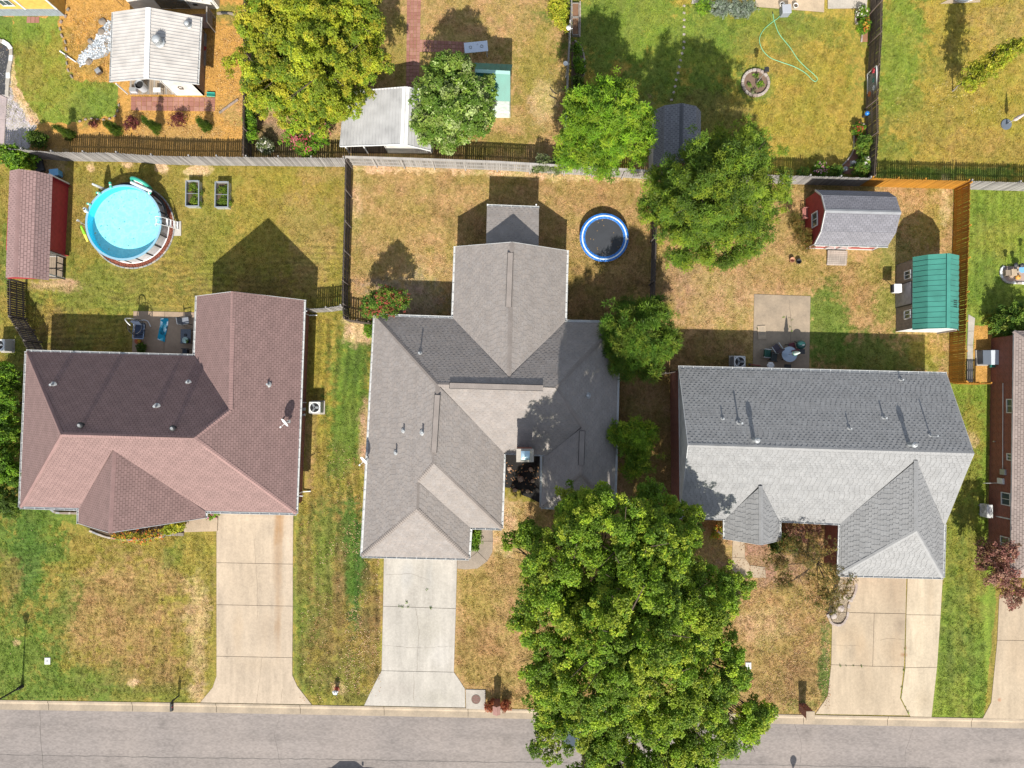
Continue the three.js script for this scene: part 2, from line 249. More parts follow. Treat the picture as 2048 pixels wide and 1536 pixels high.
// patches of turf, dry grass, bark and dirt as surveyed: p = outline, b = soft round patch (x, y, rx, ry), colour, how strong, how ragged the edge
const PATCH = [
  ['p', [[484, -80], [1142, -80], [1135, 345], [484, 335]], 'tan', 1, 3],
  ['b', 790, 110, 60, 90, 'olive', 0.55], ['b', 1070, 130, 60, 130, 'olive', 0.7], ['b', 1010, 30, 80, 50, 'tan', 0.8], ['b', 980, 290, 90, 30, 'olive', 0.55], ['b', 1090, 200, 34, 50, 'pale', 0.55], ['b', 640, 230, 150, 90, 'dirt', 0.5], ['b', 560, 280, 90, 40, 'soil', 0.6],
  ['p', [[1141, -80], [1755, -80], [1742, 352], [1134, 345]], 'yel', 1, 3],
  ['b', 1260, 40, 150, 140, 'green', 0.9], ['b', 1370, 90, 140, 120, 'bright', 0.9], ['b', 1500, 50, 130, 60, 'green', 0.7], ['b', 1400, 230, 110, 90, 'green', 0.6], ['b', 1330, 200, 90, 90, 'green', 0.45], ['b', 1620, 60, 100, 40, 'green', 0.55], ['b', 1560, 110, 90, 60, 'olive', 0.5], ['b', 1620, 230, 120, 90, 'yel', 0.8], ['b', 1290, 290, 50, 70, 'dirt', 0.8], ['b', 1420, 250, 100, 60, 'brown', 0.45], ['b', 1650, 320, 100, 20, 'olive', 0.6], ['b', 1510, 168, 40, 40, 'green', 0.7],
  ['p', [[1757, -80], [2200, -80], [2200, 362], [1745, 358]], 'yel', 1, 3],
  ['b', 1790, 100, 70, 190, 'bright', 0.9], ['b', 1850, 250, 90, 60, 'olive', 0.6], ['b', 1960, 300, 110, 50, 'rust', 0.35], ['b', 2000, 60, 60, 60, 'tan', 0.35], ['b', 1780, 310, 60, 60, 'green', 0.5], ['b', 1900, 140, 60, 60, 'olive', 0.5], ['b', 1900, 345, 180, 14, 'green', 0.9],
  ['p', [[-200, -80], [486, -80], [490, 330], [-200, 320]], 'mulch', 1, 2],
  ['b', 360, 265, 130, 24, 'tan', 0.5], ['b', 470, 230, 30, 40, 'tan', 0.7], ['b', 200, 90, 60, 60, 'tan', 0.35], ['b', 455, 20, 34, 26, 'olive', 1],
  ['p', [[24, 32], [116, 32], [120, 60], [132, 110], [135, 140], [148, 162], [200, 164], [232, 166], [240, 215], [228, 232], [170, 236], [140, 250], [90, 246], [66, 232], [48, 200], [30, 170], [26, 110]], 'bright', 1, 5], ['b', 110, 150, 110, 110, 'yel', 0.4],
  ['b', 60, 150, 40, 60, 'olive', 0.6], ['b', 180, 210, 60, 40, 'green', 0.6], ['b', 60, 60, 30, 30, 'green', 0.6], ['b', 110, 100, 20, 60, 'yel', 0.4],
  ['p', [[-20, 30], [24, 34], [26, 95], [-20, 90]], 'green', 1, 2],
  ['p', [[-40, 82], [21, 98], [28, 190], [50, 210], [72, 250], [60, 300], [-40, 296]], 'gravel', 1, 4],
  ['p', [[20, 100], [28, 110], [34, 170], [60, 215], [84, 245], [62, 250], [30, 200], [20, 160]], 'pale', 0.8, 3],
  ['p', [[60, 262], [484, 280], [488, 322], [60, 312]], 'brown', 0.5, 4],
  // yard with the pool
  ['p', [[54, 318], [690, 330], [690, 625], [612, 1040], [54, 705], [40, 560]], 'olive', 1, 2],
  ['b', 560, 380, 130, 60, 'yel', 0.7], ['b', 620, 480, 70, 120, 'tan', 0.45], ['b', 480, 470, 90, 60, 'yel', 0.5], ['b', 220, 580, 170, 70, 'green', 0.5], ['b', 420, 500, 60, 110, 'green', 0.3], ['b', 330, 560, 100, 60, 'rust', 0.25], ['b', 150, 400, 40, 80, 'rust', 0.3], ['b', 110, 570, 60, 14, 'dirt', 0.9], ['b', 322, 336, 14, 10, 'pale', 1], ['b', 396, 342, 34, 12, 'pale', 1], ['b', 180, 335, 10, 12, 'pale', 0.9], ['b', 252, 330, 14, 6, 'pale', 0.8], ['b', 375, 362, 10, 10, 'pale', 0.6], ['b', 120, 690, 90, 22, 'green', 0.4], ['b', 110, 660, 40, 50, 'brown', 0.6], ['b', 100, 330, 36, 30, 'dirt', 0.8], ['b', 640, 350, 60, 20, 'tan', 0.5], ['b', 500, 600, 90, 60, 'brown', 0.5],
  // strip between the red and the grey house
  ['p', [[606, 625], [745, 632], [726, 1115], [766, 1112], [764, 1345], [726, 1420], [624, 1420], [585, 1345], [587, 1030]], 'olive', 1, 2],
  ['b', 648, 760, 34, 150, 'yel', 0.6], ['b', 700, 770, 50, 200, 'green', 0.95], ['b', 712, 720, 26, 70, 'deep', 0.5], ['b', 660, 1180, 90, 240, 'brown', 0.55], ['b', 715, 660, 34, 30, 'pale', 1], ['b', 692, 640, 14, 12, 'pale', 0.6], ['b', 620, 900, 16, 90, 'tan', 0.7], ['b', 730, 880, 14, 70, 'dirt', 1], ['b', 727, 1060, 9, 26, 'dirt', 0.9], ['b', 690, 900, 30, 120, 'green', 0.5], ['b', 703, 990, 20, 60, 'rust', 0.45], ['b', 640, 1100, 60, 90, 'green', 0.4], ['b', 708, 1140, 36, 150, 'deep', 1], ['b', 600, 1200, 22, 180, 'green', 0.6], ['b', 650, 1150, 30, 200, 'green', 0.5], ['b', 680, 1200, 16, 120, 'brown', 0.75], ['b', 610, 1120, 24, 80, 'rust', 0.35], ['b', 740, 1250, 24, 130, 'brown', 0.7], ['b', 660, 1350, 80, 80, 'green', 0.35], ['b', 640, 1270, 50, 80, 'brown', 0.55], ['b', 677, 1375, 13, 14, 'dirt', 0.9], ['b', 610, 1240, 30, 60, 'green', 0.4], ['b', 700, 1090, 10, 160, 'green', 0.4],
  // yard with the trampoline
  ['p', [[692, 334], [1306, 346], [1310, 650], [1240, 660], [700, 640]], 'tan', 1, 2],
  ['p', [[700, 330], [1306, 342], [1306, 366], [1100, 360], [900, 348], [700, 344]], 'pale', 0.75, 7], ['b', 712, 420, 14, 90, 'pale', 0.55], ['b', 712, 480, 12, 60, 'olive', 0.5], ['b', 800, 440, 80, 50, 'yel', 0.25], ['b', 850, 560, 80, 60, 'pale', 0.2], ['b', 1000, 360, 80, 12, 'olive', 0.45], ['b', 1140, 540, 40, 30, 'olive', 0.4], ['b', 1200, 380, 90, 40, 'rust', 0.25], ['b', 1210, 590, 80, 60, 'brown', 0.7], ['b', 960, 440, 90, 60, 'brown', 0.4], ['b', 820, 600, 110, 50, 'grey', 0.4],
  ['p', [[1226, 640], [1360, 640], [1362, 1080], [1222, 1080]], 'brown', 1, 4], ['b', 1290, 800, 60, 60, 'dirt', 0.3], ['b', 1320, 950, 60, 90, 'tan', 0.6], ['b', 1245, 960, 30, 60, 'dirt', 0.5],
  // yard with the barn
  ['p', [[1306, 346], [1745, 360], [1908, 376], [1900, 770], [1345, 750], [1308, 640]], 'tan', 1, 2],
  ['b', 1450, 600, 130, 70, 'dirt', 0.3], ['b', 1560, 560, 90, 40, 'rust', 0.3], ['b', 1700, 590, 90, 60, 'rust', 0.45], ['b', 1655, 650, 60, 90, 'green', 0.9], ['b', 1770, 610, 24, 60, 'bright', 0.55], ['b', 1750, 715, 180, 46, 'green', 0.8], ['b', 1860, 700, 50, 40, 'yel', 0.7], ['b', 1760, 530, 40, 40, 'olive', 0.6], ['b', 1860, 440, 46, 60, 'yel', 0.6], ['b', 1790, 500, 30, 60, 'green', 0.4], ['b', 1610, 545, 60, 30, 'olive', 0.45], ['b', 1420, 700, 90, 40, 'brown', 0.6], ['b', 1890, 400, 12, 60, 'pale', 0.6], ['b', 1640, 372, 80, 10, 'brown', 0.5], ['b', 1340, 560, 40, 70, 'leafy', 0.4],
  ['p', [[1908, 376], [2200, 380], [2200, 690], [1900, 690]], 'bright', 1, 2],
  ['b', 2000, 470, 60, 50, 'yel', 0.3], ['b', 1965, 560, 40, 60, 'green', 0.6], ['b', 1985, 640, 40, 14, 'yel', 0.5], ['b', 1960, 440, 40, 40, 'green', 0.4],
  ['p', [[1948, 652], [1984, 652], [1984, 766], [1948, 766]], 'mulch', 1, 2],
  ['p', [[1896, 764], [1978, 766], [1974, 1010], [1992, 1200], [1966, 1445], [1860, 1445], [1888, 1150]], 'bright', 1, 2], ['b', 1920, 1150, 50, 330, 'olive', 0.5],
  ['b', 1950, 860, 24, 50, 'yel', 0.6], ['b', 1945, 880, 14, 20, 'pale', 0.5], ['b', 1910, 1250, 30, 180, 'green', 0.65], ['b', 1950, 1330, 26, 90, 'green', 0.8], ['b', 1890, 1300, 16, 120, 'deep', 0.35],
  // front lawn of the red house
  ['p', [[-200, 1012], [434, 1030], [434, 1345], [400, 1412], [-200, 1406]], 'olive', 1, 2],
  ['b', 240, 1220, 160, 150, 'tan', 0.8], ['b', 60, 1080, 90, 170, 'green', 1], ['b', 54, 1080, 44, 130, 'deep', 0.75], ['b', 190, 1030, 130, 26, 'green', 0.75], ['b', 20, 1160, 24, 60, 'rust', 0.5], ['b', 50, 1320, 100, 120, 'green', 0.95], ['b', 130, 1370, 130, 50, 'green', 0.8], ['b', 280, 1388, 160, 22, 'green', 0.5], ['b', 250, 1250, 120, 110, 'rust', 0.35], ['b', 395, 1240, 26, 140, 'pale', 0.45], ['b', 350, 1110, 26, 30, 'green', 0.5], ['b', 300, 1200, 50, 40, 'brown', 0.35], ['b', 320, 1360, 60, 40, 'brown', 0.35], ['b', 267, 1366, 13, 9, 'pale', 0.9], ['b', 395, 1390, 24, 24, 'pale', 0.5], ['b', 130, 1190, 20, 90, 'green', 0.4], ['b', 35, 1285, 8, 6, 'pale', 0.9],
  // front lawn of the grey house and of the pale grey house
  ['p', [[905, 1000], [1420, 1010], [1420, 1440], [905, 1422]], 'tan', 1, 2], ['b', 1010, 1050, 40, 60, 'pale', 0.65], ['b', 950, 1200, 40, 60, 'yel', 0.35], ['b', 960, 1320, 60, 60, 'rust', 0.45], ['b', 1200, 1300, 140, 140, 'brown', 0.4],
  ['p', [[1400, 1030], [1690, 1040], [1680, 1160], [1662, 1240], [1655, 1390], [1630, 1436], [1400, 1428]], 'tan', 1, 2],
  ['b', 1540, 1100, 110, 60, 'leafy', 0.8], ['b', 1560, 1300, 80, 70, 'rust', 0.3], ['b', 1590, 1370, 60, 50, 'brown', 0.55], ['b', 1648, 1340, 12, 90, 'deep', 0.8], ['b', 1610, 1410, 40, 20, 'green', 0.5], ['b', 1520, 1250, 60, 50, 'pale', 0.3],
  ['p', [[-200, 560], [52, 560], [52, 1016], [-200, 1016]], 'olive', 1, 3], ['b', 30, 760, 20, 90, 'green', 0.5], ['b', 20, 500, 20, 90, 'green', 0.8], ['b', 35, 860, 14, 60, 'yel', 0.5],
];
const KERB = [[-260, 1396], [0, 1400], [433, 1406.5], [930, 1416], [1300, 1424], [1640, 1430], [2048, 1438], [2300, 1442]];
function kerbY(px) { for (let i = 0; i + 1 < KERB.length; i++) if (px <= KERB[i + 1][0] || i + 2 === KERB.length) { const [a, b] = KERB[i], [c, d] = KERB[i + 1]; return b + (d - b) * (px - a) / (c - a); } }
function inside(p, x, y) { let r = false; for (let i = 0, j = p.length - 1; i < p.length; j = i++) { const [a, b] = p[i], [c, d] = p[j]; if ((b > y) !== (d > y) && x < (c - a) * (y - b) / (d - b) + a) r = !r; } return r; }
{
  const w = 2048, h = Math.round(w * (GZ1 - GZ0) / (GX1 - GX0)), d = new Uint8Array(w * h * 4), c = [0, 0, 0], q = rng(5);
  for (const p of PATCH) { if (p[0] === 'p') { const xs = p[1].map((a) => a[0]), ys = p[1].map((a) => a[1]); p.box = [Math.min(...xs) - 14, Math.max(...xs) + 14, Math.min(...ys) - 14, Math.max(...ys) + 14]; } else p.box = [p[1] - p[3] * 1.6, p[1] + p[3] * 1.6, p[2] - p[4] * 1.6, p[2] + p[4] * 1.6]; }
  for (let j = 0; j < h; j++) for (let i = 0; i < w; i++) {
    const x = GX0 + (i + 0.5) / w * (GX1 - GX0), z = GZ1 - (j + 0.5) / h * (GZ1 - GZ0), [px, py] = inv(x, z);
    const n1 = fbm(px * 0.03, py * 0.03), n2 = vn(px * 0.16 + 50, py * 0.16), n3 = vn(px * 0.45, py * 0.42 + 90), n5 = vn(px * 0.9 + 31, py * 0.9);
    const ex = (vn(px * 0.11 + 3, py * 0.11) - 0.5) * 2, ey = (vn(px * 0.11 + 200, py * 0.11 + 9) - 0.5) * 2;
    c[0] = C.olive[0]; c[1] = C.olive[1]; c[2] = C.olive[2]; let turf = 1;
    for (const p of PATCH) {
      const b = p.box; if (px < b[0] || px > b[1] || py < b[2] || py > b[3]) continue;
      let k, col;
      if (p[0] === 'p') { if (!inside(p[1], px + ex * p[4], py + ey * p[4])) continue; k = p[3]; col = p[2]; }
      else { const a = (px - p[1]) / p[3], e = (py - p[2]) / p[4], r = Math.sqrt(a * a + e * e) + (n1 - 0.5) * 1.3 + (n2 - 0.5) * 0.55 + (n3 - 0.5) * 0.25; k = r > 1.15 ? 0 : r < 0.55 ? 1 : (1.15 - r) / 0.6; k = k * k * (3 - 2 * k) * p[6]; col = p[5]; }
      if (k > 0) { const t = C[col]; c[0] += (t[0] - c[0]) * k; c[1] += (t[1] - c[1]) * k; c[2] += (t[2] - c[2]) * k; if (k > 0.5) turf = col === 'mulch' || col === 'gravel' ? 0 : 1; }
    }
    // blades and clumps: darker gaps, straw-coloured and green flecks, faint mower lines
    const f = q(), n6 = vn(px * 0.7 + 77, py * 0.28 + 9), s = turf ? 0.33 + 0.24 * n1 + 0.2 * n2 + 0.4 * n3 + 0.38 * n5 + 0.3 * n6 + 0.4 * (f - 0.5) : 0.62 + 0.3 * n2 + 0.4 * n5 + 0.5 * (f - 0.5);
    const gs = (vn(px * 0.05 + 300, py * 0.05) - 0.5) * 0.7 + (n3 - 0.5) * 0.5 + (n5 - 0.5) * 0.3;
    let mow = 1; // mower lines: across the back and front lawns, down the side strip, round one turning circle, criss-cross in the far yards
    if (turf) {
      const patch = vn(px * 0.012, py * 0.03 + 60);
      if (px < 690 && py > 480 && py < 710) mow += 0.26 * Math.sin(py * 0.55 + vn(px * 0.02, py * 0.02) * 9) * patch;
      if (px < 434 && py > 1030) { const dx = px - 290, dy = py - 1200, d = Math.hypot(dx, dy * 1.05) + (n2 - 0.5) * 7; mow += 0.29 * Math.sin(py * 0.72 + vn(px * 0.02, py * 0.02) * 9) * patch * vn(px * 0.05, py * 0.4); if (dx + dy * 0.5 > -12) mow += 0.42 * Math.exp(-(((d - 34) / 4) ** 2)) * n2 + 0.34 * Math.exp(-(((d - 58) / 5) ** 2)) * n2; if (px > 352) mow += 0.3 * (vn((px + (py - 1200) ** 2 * 0.0006) * 0.22, py * 0.012) - 0.5); }
      if (px > 590 && px < 765 && py > 640) mow += 0.27 * Math.sin(px * 0.33 + vn(py * 0.01, 3) * 5) * vn(px * 0.03, py * 0.008);
      if (px > 1870 && px < 1990 && py > 1000) mow += 0.12 * Math.sin(px * 0.3);
      if (px > 1150 && py < 350) mow += 0.12 * Math.sin((px * 0.7 + py * 0.3) * 0.3) * vn(px * 0.02, py * 0.02);
      if (px > 1940 && py > 376 && py < 660) mow += 0.1 * Math.sin(px * 0.35);
    }
    const o = (j * w + i) * 4, k = s * mow;
    d[o] = lin2s(c[0] * k * (1 + (turf ? gs * 0.32 : 0))); d[o + 1] = lin2s(c[1] * k * (1 + (turf ? gs * 0.02 : 0))); d[o + 2] = lin2s(c[2] * k * (1 + (turf ? 0.6 * gs + (f - 0.5) * 0.3 : (f - 0.5) * 0.6))); d[o + 3] = 255;
  }
  { // standing tufts of grass, coloured like the turf they grow from, clear of paving, beds, buildings and water
    const NO = [[[425, 1010], [594, 1010], [594, 1345], [632, 1412], [392, 1412], [425, 1345]], [[758, 1095], [922, 1095], [992, 1040], [990, 1110], [962, 1146], [920, 1146], [914, 1340], [938, 1375], [980, 1374], [980, 1425], [720, 1420], [757, 1340]], [[1652, 1130], [1894, 1130], [1870, 1440], [1622, 1440], [1648, 1390]], [[1958, 1180], [2200, 1180], [2200, 1450], [1955, 1445], [1978, 1400]], [[1455, 1070], [1500, 1075], [1540, 1130], [1540, 1162], [1470, 1160]], [[258, 614], [412, 614], [412, 720], [258, 720]], [[1500, 582], [1628, 582], [1628, 760], [1498, 760]], [[362, 1030], [444, 1030], [444, 1070], [362, 1072]], [[1926, 620], [1990, 640], [1985, 772], [1926, 772]], [[340, 436], [370, 436], [370, 478], [340, 478]], [[184, 370], [250, 362], [310, 372], [352, 430], [352, 490], [310, 540], [240, 545], [180, 490]], [[62, 700], [605, 700], [605, 1010], [420, 1040], [390, 1066], [150, 1072], [62, 1005]], [[420, 600], [618, 610], [620, 1000], [420, 1000]], [[770, 650], [1240, 660], [1215, 1005], [1000, 1010], [990, 1050], [930, 1095], [750, 1095]], [[920, 500], [1130, 500], [1130, 680], [920, 680]], [[1340, 740], [1890, 750], [1885, 1030], [1870, 1125], [1690, 1125], [1690, 1040], [1350, 1025]], [[1985, 660], [2300, 660], [2300, 1150], [1985, 1140]], [[806, -60], [850, -60], [848, 70], [940, 70], [940, 112], [845, 112], [845, 190], [806, 190]], [[690, 190], [870, 185], [870, 318], [690, 318]], [[940, 120], [1030, 120], [1030, 246], [940, 246]], [[225, 0], [440, 0], [440, 232], [225, 200]], [[1380, -60], [1745, -60], [1740, 36], [1380, 36]], [[1478, 135], [1544, 135], [1544, 202], [1478, 202]], [[1295, 205], [1392, 205], [1392, 330], [1295, 330]], [[1610, 392], [1790, 392], [1780, 535], [1610, 512]], [[1790, 505], [1880, 505], [1880, 650], [1790, 655]], [[1140, -60], [1172, -60], [1172, 215], [1138, 215]], [[1700, 10], [1745, 10], [1740, 356], [1670, 350], [1700, 300]], [[1000, 900], [1110, 900], [1090, 1010], [1000, 985]], [[366, 355], [412, 355], [412, 425], [366, 425]], [[426, 358], [474, 358], [474, 428], [426, 428]], [[2000, 525], [2100, 525], [2100, 572], [2000, 572]], [[50, 335], [145, 335], [140, 570], [45, 570]], [[-100, -40], [145, -40], [140, 55], [-100, 55]]];
    for (const p of NO) { const xs = p.map((e) => e[0]), ys = p.map((e) => e[1]); p.box = [Math.min(...xs), Math.max(...xs), Math.min(...ys), Math.max(...ys)]; }
    const pos = [], r2 = rng(71); for (let i = 0; i < 10; i++) { const a2 = r2() * 6.283, rd = Math.sqrt(r2()) * 0.15, bx0 = Math.cos(a2) * rd, bz = Math.sin(a2) * rd, l = 0.05 + r2() * 0.05, dr = r2() * 6.283, ln = 0.05 + r2() * 0.06, wd = 0.012 + r2() * 0.008, cx = Math.cos(dr), sx = Math.sin(dr); pos.push(bx0 - sx * wd, 0, bz + cx * wd, bx0 + sx * wd, 0, bz - cx * wd, bx0 + cx * ln, l, bz + sx * ln); }
    const tg = new THREE.BufferGeometry(); tg.setAttribute('position', new THREE.Float32BufferAttribute(pos, 3)); tg.computeVertexNormals();
    const L = [], N = 130000; for (let i = 0; i < N; i++) { const px = -30 + r2() * 2110, py = -30 + r2() * 1470; if (py > kerbY(px) - 4) continue; if (px < 488 && py < 318 && !(px < 240 && py > 35 && py < 245)) continue; if (NO.some((p) => px > p.box[0] && px < p.box[1] && py > p.box[2] && py < p.box[3] && inside(p, px, py))) continue; L.push([px, py]); }
    const im = new THREE.InstancedMesh(tg, new THREE.MeshStandardMaterial({ roughness: 0.95, side: THREE.DoubleSide }), L.length), M4 = new THREE.Matrix4(), cc = new THREE.Color(), ee = new THREE.Euler(), qq = new THREE.Quaternion();
    L.forEach(([px, py], i) => { const p = P(px, py), u = Math.min(w - 1, Math.max(0, (p.x - GX0) / (GX1 - GX0) * w | 0)), v = Math.min(h - 1, Math.max(0, (GZ1 - p.z) / (GZ1 - GZ0) * h | 0)), k = (v * w + u) * 4, s = 0.6 + r2() * 0.7, t = 1.0 + r2() * 0.42; ee.set(0, r2() * 6.283, 0); M4.compose(V(p.x, 0, p.z), qq.setFromEuler(ee), V(s, s * (0.6 + 0.6 * r2()), s)); im.setMatrixAt(i, M4); cc.setRGB(Math.pow(d[k] / 255, 2.2) * t, Math.pow(d[k + 1] / 255, 2.2) * t, Math.pow(d[k + 2] / 255, 2.2) * t); im.setColorAt(i, cc); });
    im.name = 'grass'; im.userData = { label: 'short dry and green grass standing on the lawns of all the yards', category: 'grass', kind: 'stuff' }; im.castShadow = im.receiveShadow = true; scene.add(im);
  }
  const t = new THREE.DataTexture(d, w, h); t.magFilter = THREE.LinearFilter; t.minFilter = THREE.LinearMipmapLinearFilter; t.generateMipmaps = true; t.colorSpace = THREE.SRGBColorSpace; t.needsUpdate = true;
  const m = new THREE.MeshStandardMaterial({ roughness: 1, map: t });
  m.bumpMap = BP.grass.clone(); m.bumpMap.repeat.set(16, 16 * (GZ1 - GZ0) / (GX1 - GX0)); m.bumpScale = 0.05; m.bumpMap.needsUpdate = true;
  const edge = KERB.map(([x, y]) => G(x, y)); edge[0][0] = GX0; edge[edge.length - 1][0] = GX1;
  const g = sheet([[GX0, GZ0], [GX1, GZ0], ...edge.reverse()], 0), uv = g.attributes.uv, p = g.attributes.position;
  for (let i = 0; i < p.count; i++) uv.setXY(i, (p.getX(i) - GX0) / (GX1 - GX0), (GZ1 - p.getZ(i)) / (GZ1 - GZ0));
  solo('lawn', g, m, null, null, null, 'structure');
}
// ------------------------------------------------------------------ street, kerb, driveways, paths
{
  const road = structure('road');
  const edge = KERB.map(([x, y]) => { const p = P(x, y + 20 - (x < 900 ? 1 : 2)); return [p.x, p.z]; }); edge[0][0] = -240; edge[edge.length - 1][0] = 240;
  part(road, 'asphalt_surface', sheet([...edge, [240, 32.2], [-240, 32.2]], -0.1), M.asphalt);
  // sealed cracks and the seam down the middle of the street
  const crack = (pts, w) => { const l = [], q = rng(pts[0][0] | 0); for (let i = 0; i + 1 < pts.length; i++) { const [a, b] = pts[i], [c, d] = pts[i + 1], n = Math.max(2, Math.hypot(c - a, d - b) / 12 | 0); for (let k = 0; k < n; k++) l.push([a + (c - a) * k / n + (q() - 0.5) * 2.4, b + (d - b) * k / n + (q() - 0.5) * 1.8]); } l.push(pts[pts.length - 1]);
    const gs = []; for (let i = 0; i + 1 < l.length; i++) { const A = P(...l[i]), B = P(...l[i + 1]); A.y = B.y = -0.096; const wi = w * (0.5 + q()); gs.push(bar(A, B, wi, 0.004)); } return mg(gs); };
  for (const [pts, w] of [[[[-200, 1508], [0, 1511], [300, 1516], [640, 1520], [1000, 1526], [1400, 1529], [2048, 1541]], 0.035], [[[78, 1421], [79, 1470], [84, 1536], [90, 1580]], 0.03], [[[560, 1432], [548, 1470], [561, 1536]], 0.014], [[[1590, 1450], [1605, 1490], [1601, 1545]], 0.018], [[[1830, 1456], [1812, 1500], [1812, 1545]], 0.01]])
    part(road, 'crack', crack(pts, w), M.tar);
  // rolled concrete kerb in cast lengths
  const kerb = structure('kerb'); let n = 0;
  for (let x = -240; x < 2290; x += 168) {
    const a = x + 0.4, b = x + 167.6, pr = [[0, 0.035], [0.13, 0.03], [0.24, -0.05], [0.3, -0.088], [0.72, -0.08]], pos = [], A = P(a, kerbY(a)), B = P(b, kerbY(b));
    const sh = (p, s) => [p.x, s[1], p.z + s[0]];
    const full = [[0, -0.25], ...pr, [0.72, -0.25]];
    for (let i = 0; i + 1 < full.length; i++) { const p = sh(A, full[i]), q = sh(B, full[i]), r = sh(B, full[i + 1]), s = sh(A, full[i + 1]); pos.push(...p, ...s, ...r, ...p, ...r, ...q); }
    const g = new THREE.BufferGeometry(); g.setAttribute('position', new THREE.Float32BufferAttribute(pos, 3)); g.computeVertexNormals();
    part(kerb, 'kerb_stone', metric(g), M.kerb); n++;
  }
}
function slabs(name, list, m, y1 = 0.03, gap = 0.012) { const t = structure(name); for (const pl of list) part(t, 'slab', slab(inset(polyG(pl), gap), -0.2, y1, [], 0.008), m); part(t, 'joint', list.map((pl, i) => sheet(polyG(pl), y1 - 0.02 - i * 0.0007)), M.joint); return t; }
const hair = (t, pts, y, w = 0.012) => { const q = rng(pts[0][0] * 7 | 0), l = []; for (let i = 0; i + 1 < pts.length; i++) { const [a, b] = pts[i], [c, d] = pts[i + 1], n = Math.max(2, Math.hypot(c - a, d - b) / 9 | 0); for (let k = 0; k < n; k++) l.push([a + (c - a) * k / n + (q() - 0.5) * 2, b + (d - b) * k / n + (q() - 0.5) * 2]); } l.push(pts[pts.length - 1]); const gs = []; for (let i = 0; i + 1 < l.length; i++) { const A = P(...l[i]), B = P(...l[i + 1]); A.y = B.y = y; gs.push(bar(A, B, w * (0.4 + q()), 0.004)); } part(t, 'crack', gs, M.joint); };
{
  const d1 = slabs('driveway', [[[433, 1016], [587, 1018], [586, 1128], [433, 1125]], [[433, 1125], [586, 1128], [586, 1212], [433, 1209]], [[433, 1209], [586, 1212], [585, 1315], [433, 1312]], [[433, 1312], [585, 1315], [585, 1350], [595, 1372], [624, 1409], [400, 1405], [425, 1375], [433, 1352]]], M.concrete);
  hair(d1, [[508, 1080], [512, 1125], [516, 1210], [514, 1240]], 0.032); hair(d1, [[524, 1315], [518, 1370], [514, 1408]], 0.032); hair(d1, [[565, 1378], [562, 1409]], 0.032);
  const d2 = slabs('driveway', [[[768, 1100], [915, 1102], [912, 1217], [766, 1212]], [[766, 1212], [912, 1217], [908, 1344], [763, 1341]], [[763, 1341], [908, 1344], [918, 1358], [930, 1377], [931, 1415], [829, 1413], [728, 1411], [745, 1375]]], M.slabGrey);
  hair(d2, [[832, 1217], [838, 1260], [834, 1341]], 0.032); hair(d2, [[770, 1150], [820, 1147], [860, 1160]], 0.032); hair(d2, [[765, 1290], [830, 1296], [905, 1292]], 0.032, 0.008); hair(d2, [[828, 1343], [827, 1380], [828, 1412]], 0.032);
  const d3 = slabs('driveway', [[[1684, 1140], [1813, 1144], [1811, 1227], [1664, 1224], [1668, 1190]], [[1664, 1224], [1748, 1226], [1745, 1332], [1662, 1329], [1663, 1280]], [[1748, 1226], [1811, 1227], [1808, 1333], [1745, 1332]], [[1662, 1329], [1745, 1332], [1808, 1333], [1800, 1396], [1818, 1431], [1630, 1428], [1655, 1392]]], M.slabTan);
  hair(d3, [[1808, 1280], [1780, 1277], [1760, 1280]], 0.032); hair(d3, [[1660, 1290], [1720, 1292]], 0.032, 0.006);
  slabs('driveway', [[[1815, 1144], [1886, 1146], [1881, 1230], [1812, 1229]], [[1812, 1229], [1881, 1230], [1874, 1334], [1810, 1335]], [[1810, 1335], [1874, 1334], [1863, 1434], [1820, 1433], [1802, 1396]]], M.slabPale);
  slabs('driveway', [[[1998, 1190], [2130, 1194], [2130, 1282], [1994, 1280]], [[1994, 1280], [2130, 1282], [2130, 1450], [1964, 1438], [1982, 1404]]], M.slabTan);
  // weeds along the joints of the wide driveway
  slabs('walkway', [[[940, 1050], [985, 1052], [986, 1082], [944, 1082]], [[944, 1082], [986, 1082], [985, 1104], [975, 1122], [955, 1103], [938, 1117], [915, 1117], [915, 1102], [938, 1100]], [[915, 1117], [938, 1117], [955, 1103], [975, 1122], [955, 1137], [930, 1139], [914, 1137]]], M.concreteOld);
  slabs('walkway', [[[1465, 1080], [1489, 1082], [1490, 1116], [1464, 1114]], [[1464, 1114], [1490, 1116], [1500, 1130], [1530, 1134], [1532, 1156], [1480, 1154], [1464, 1140]]], M.concreteTan);
  slabs('patio', [[[267, 622], [330, 623], [328, 714], [264, 714]], [[330, 623], [406, 625], [406, 714], [328, 714]]], mat([0.42, 0.31, 0.22], 0.9, { map: TX.concrete, rs: 1 / 4 }));
  const pt = slabs('patio', [[[1508, 588], [1621, 592], [1618, 752], [1505, 750]]], mat([0.36, 0.29, 0.215], 0.92, { map: TX.concrete, rs: 1 / 3 }));
  hair(pt, [[1545, 690], [1600, 692]], 0.032); hair(pt, [[1577, 600], [1583, 650], [1580, 690]], 0.032, 0.02);
  slabs('doorstep', [[[370, 1036], [437, 1034], [436, 1062], [369, 1064]]], M.concreteTan, 0.12);
  slabs('storm_drain_lid_pad', [[[931, 1378], [971, 1379], [971, 1419], [932, 1417]]], M.concreteGrey, 0.05);
  slabs('walkway', [[[1936, 628], [1950, 636], [1948, 662], [1935, 662]], [[1935, 662], [1948, 662], [1946, 690], [1934, 690]], [[1934, 690], [1946, 690], [1946, 718], [1934, 718]], [[1934, 718], [1946, 718], [1946, 764], [1933, 764]]], mat([0.46, 0.43, 0.38], 0.9, { map: TX.concrete, rs: 1 / 3 }));
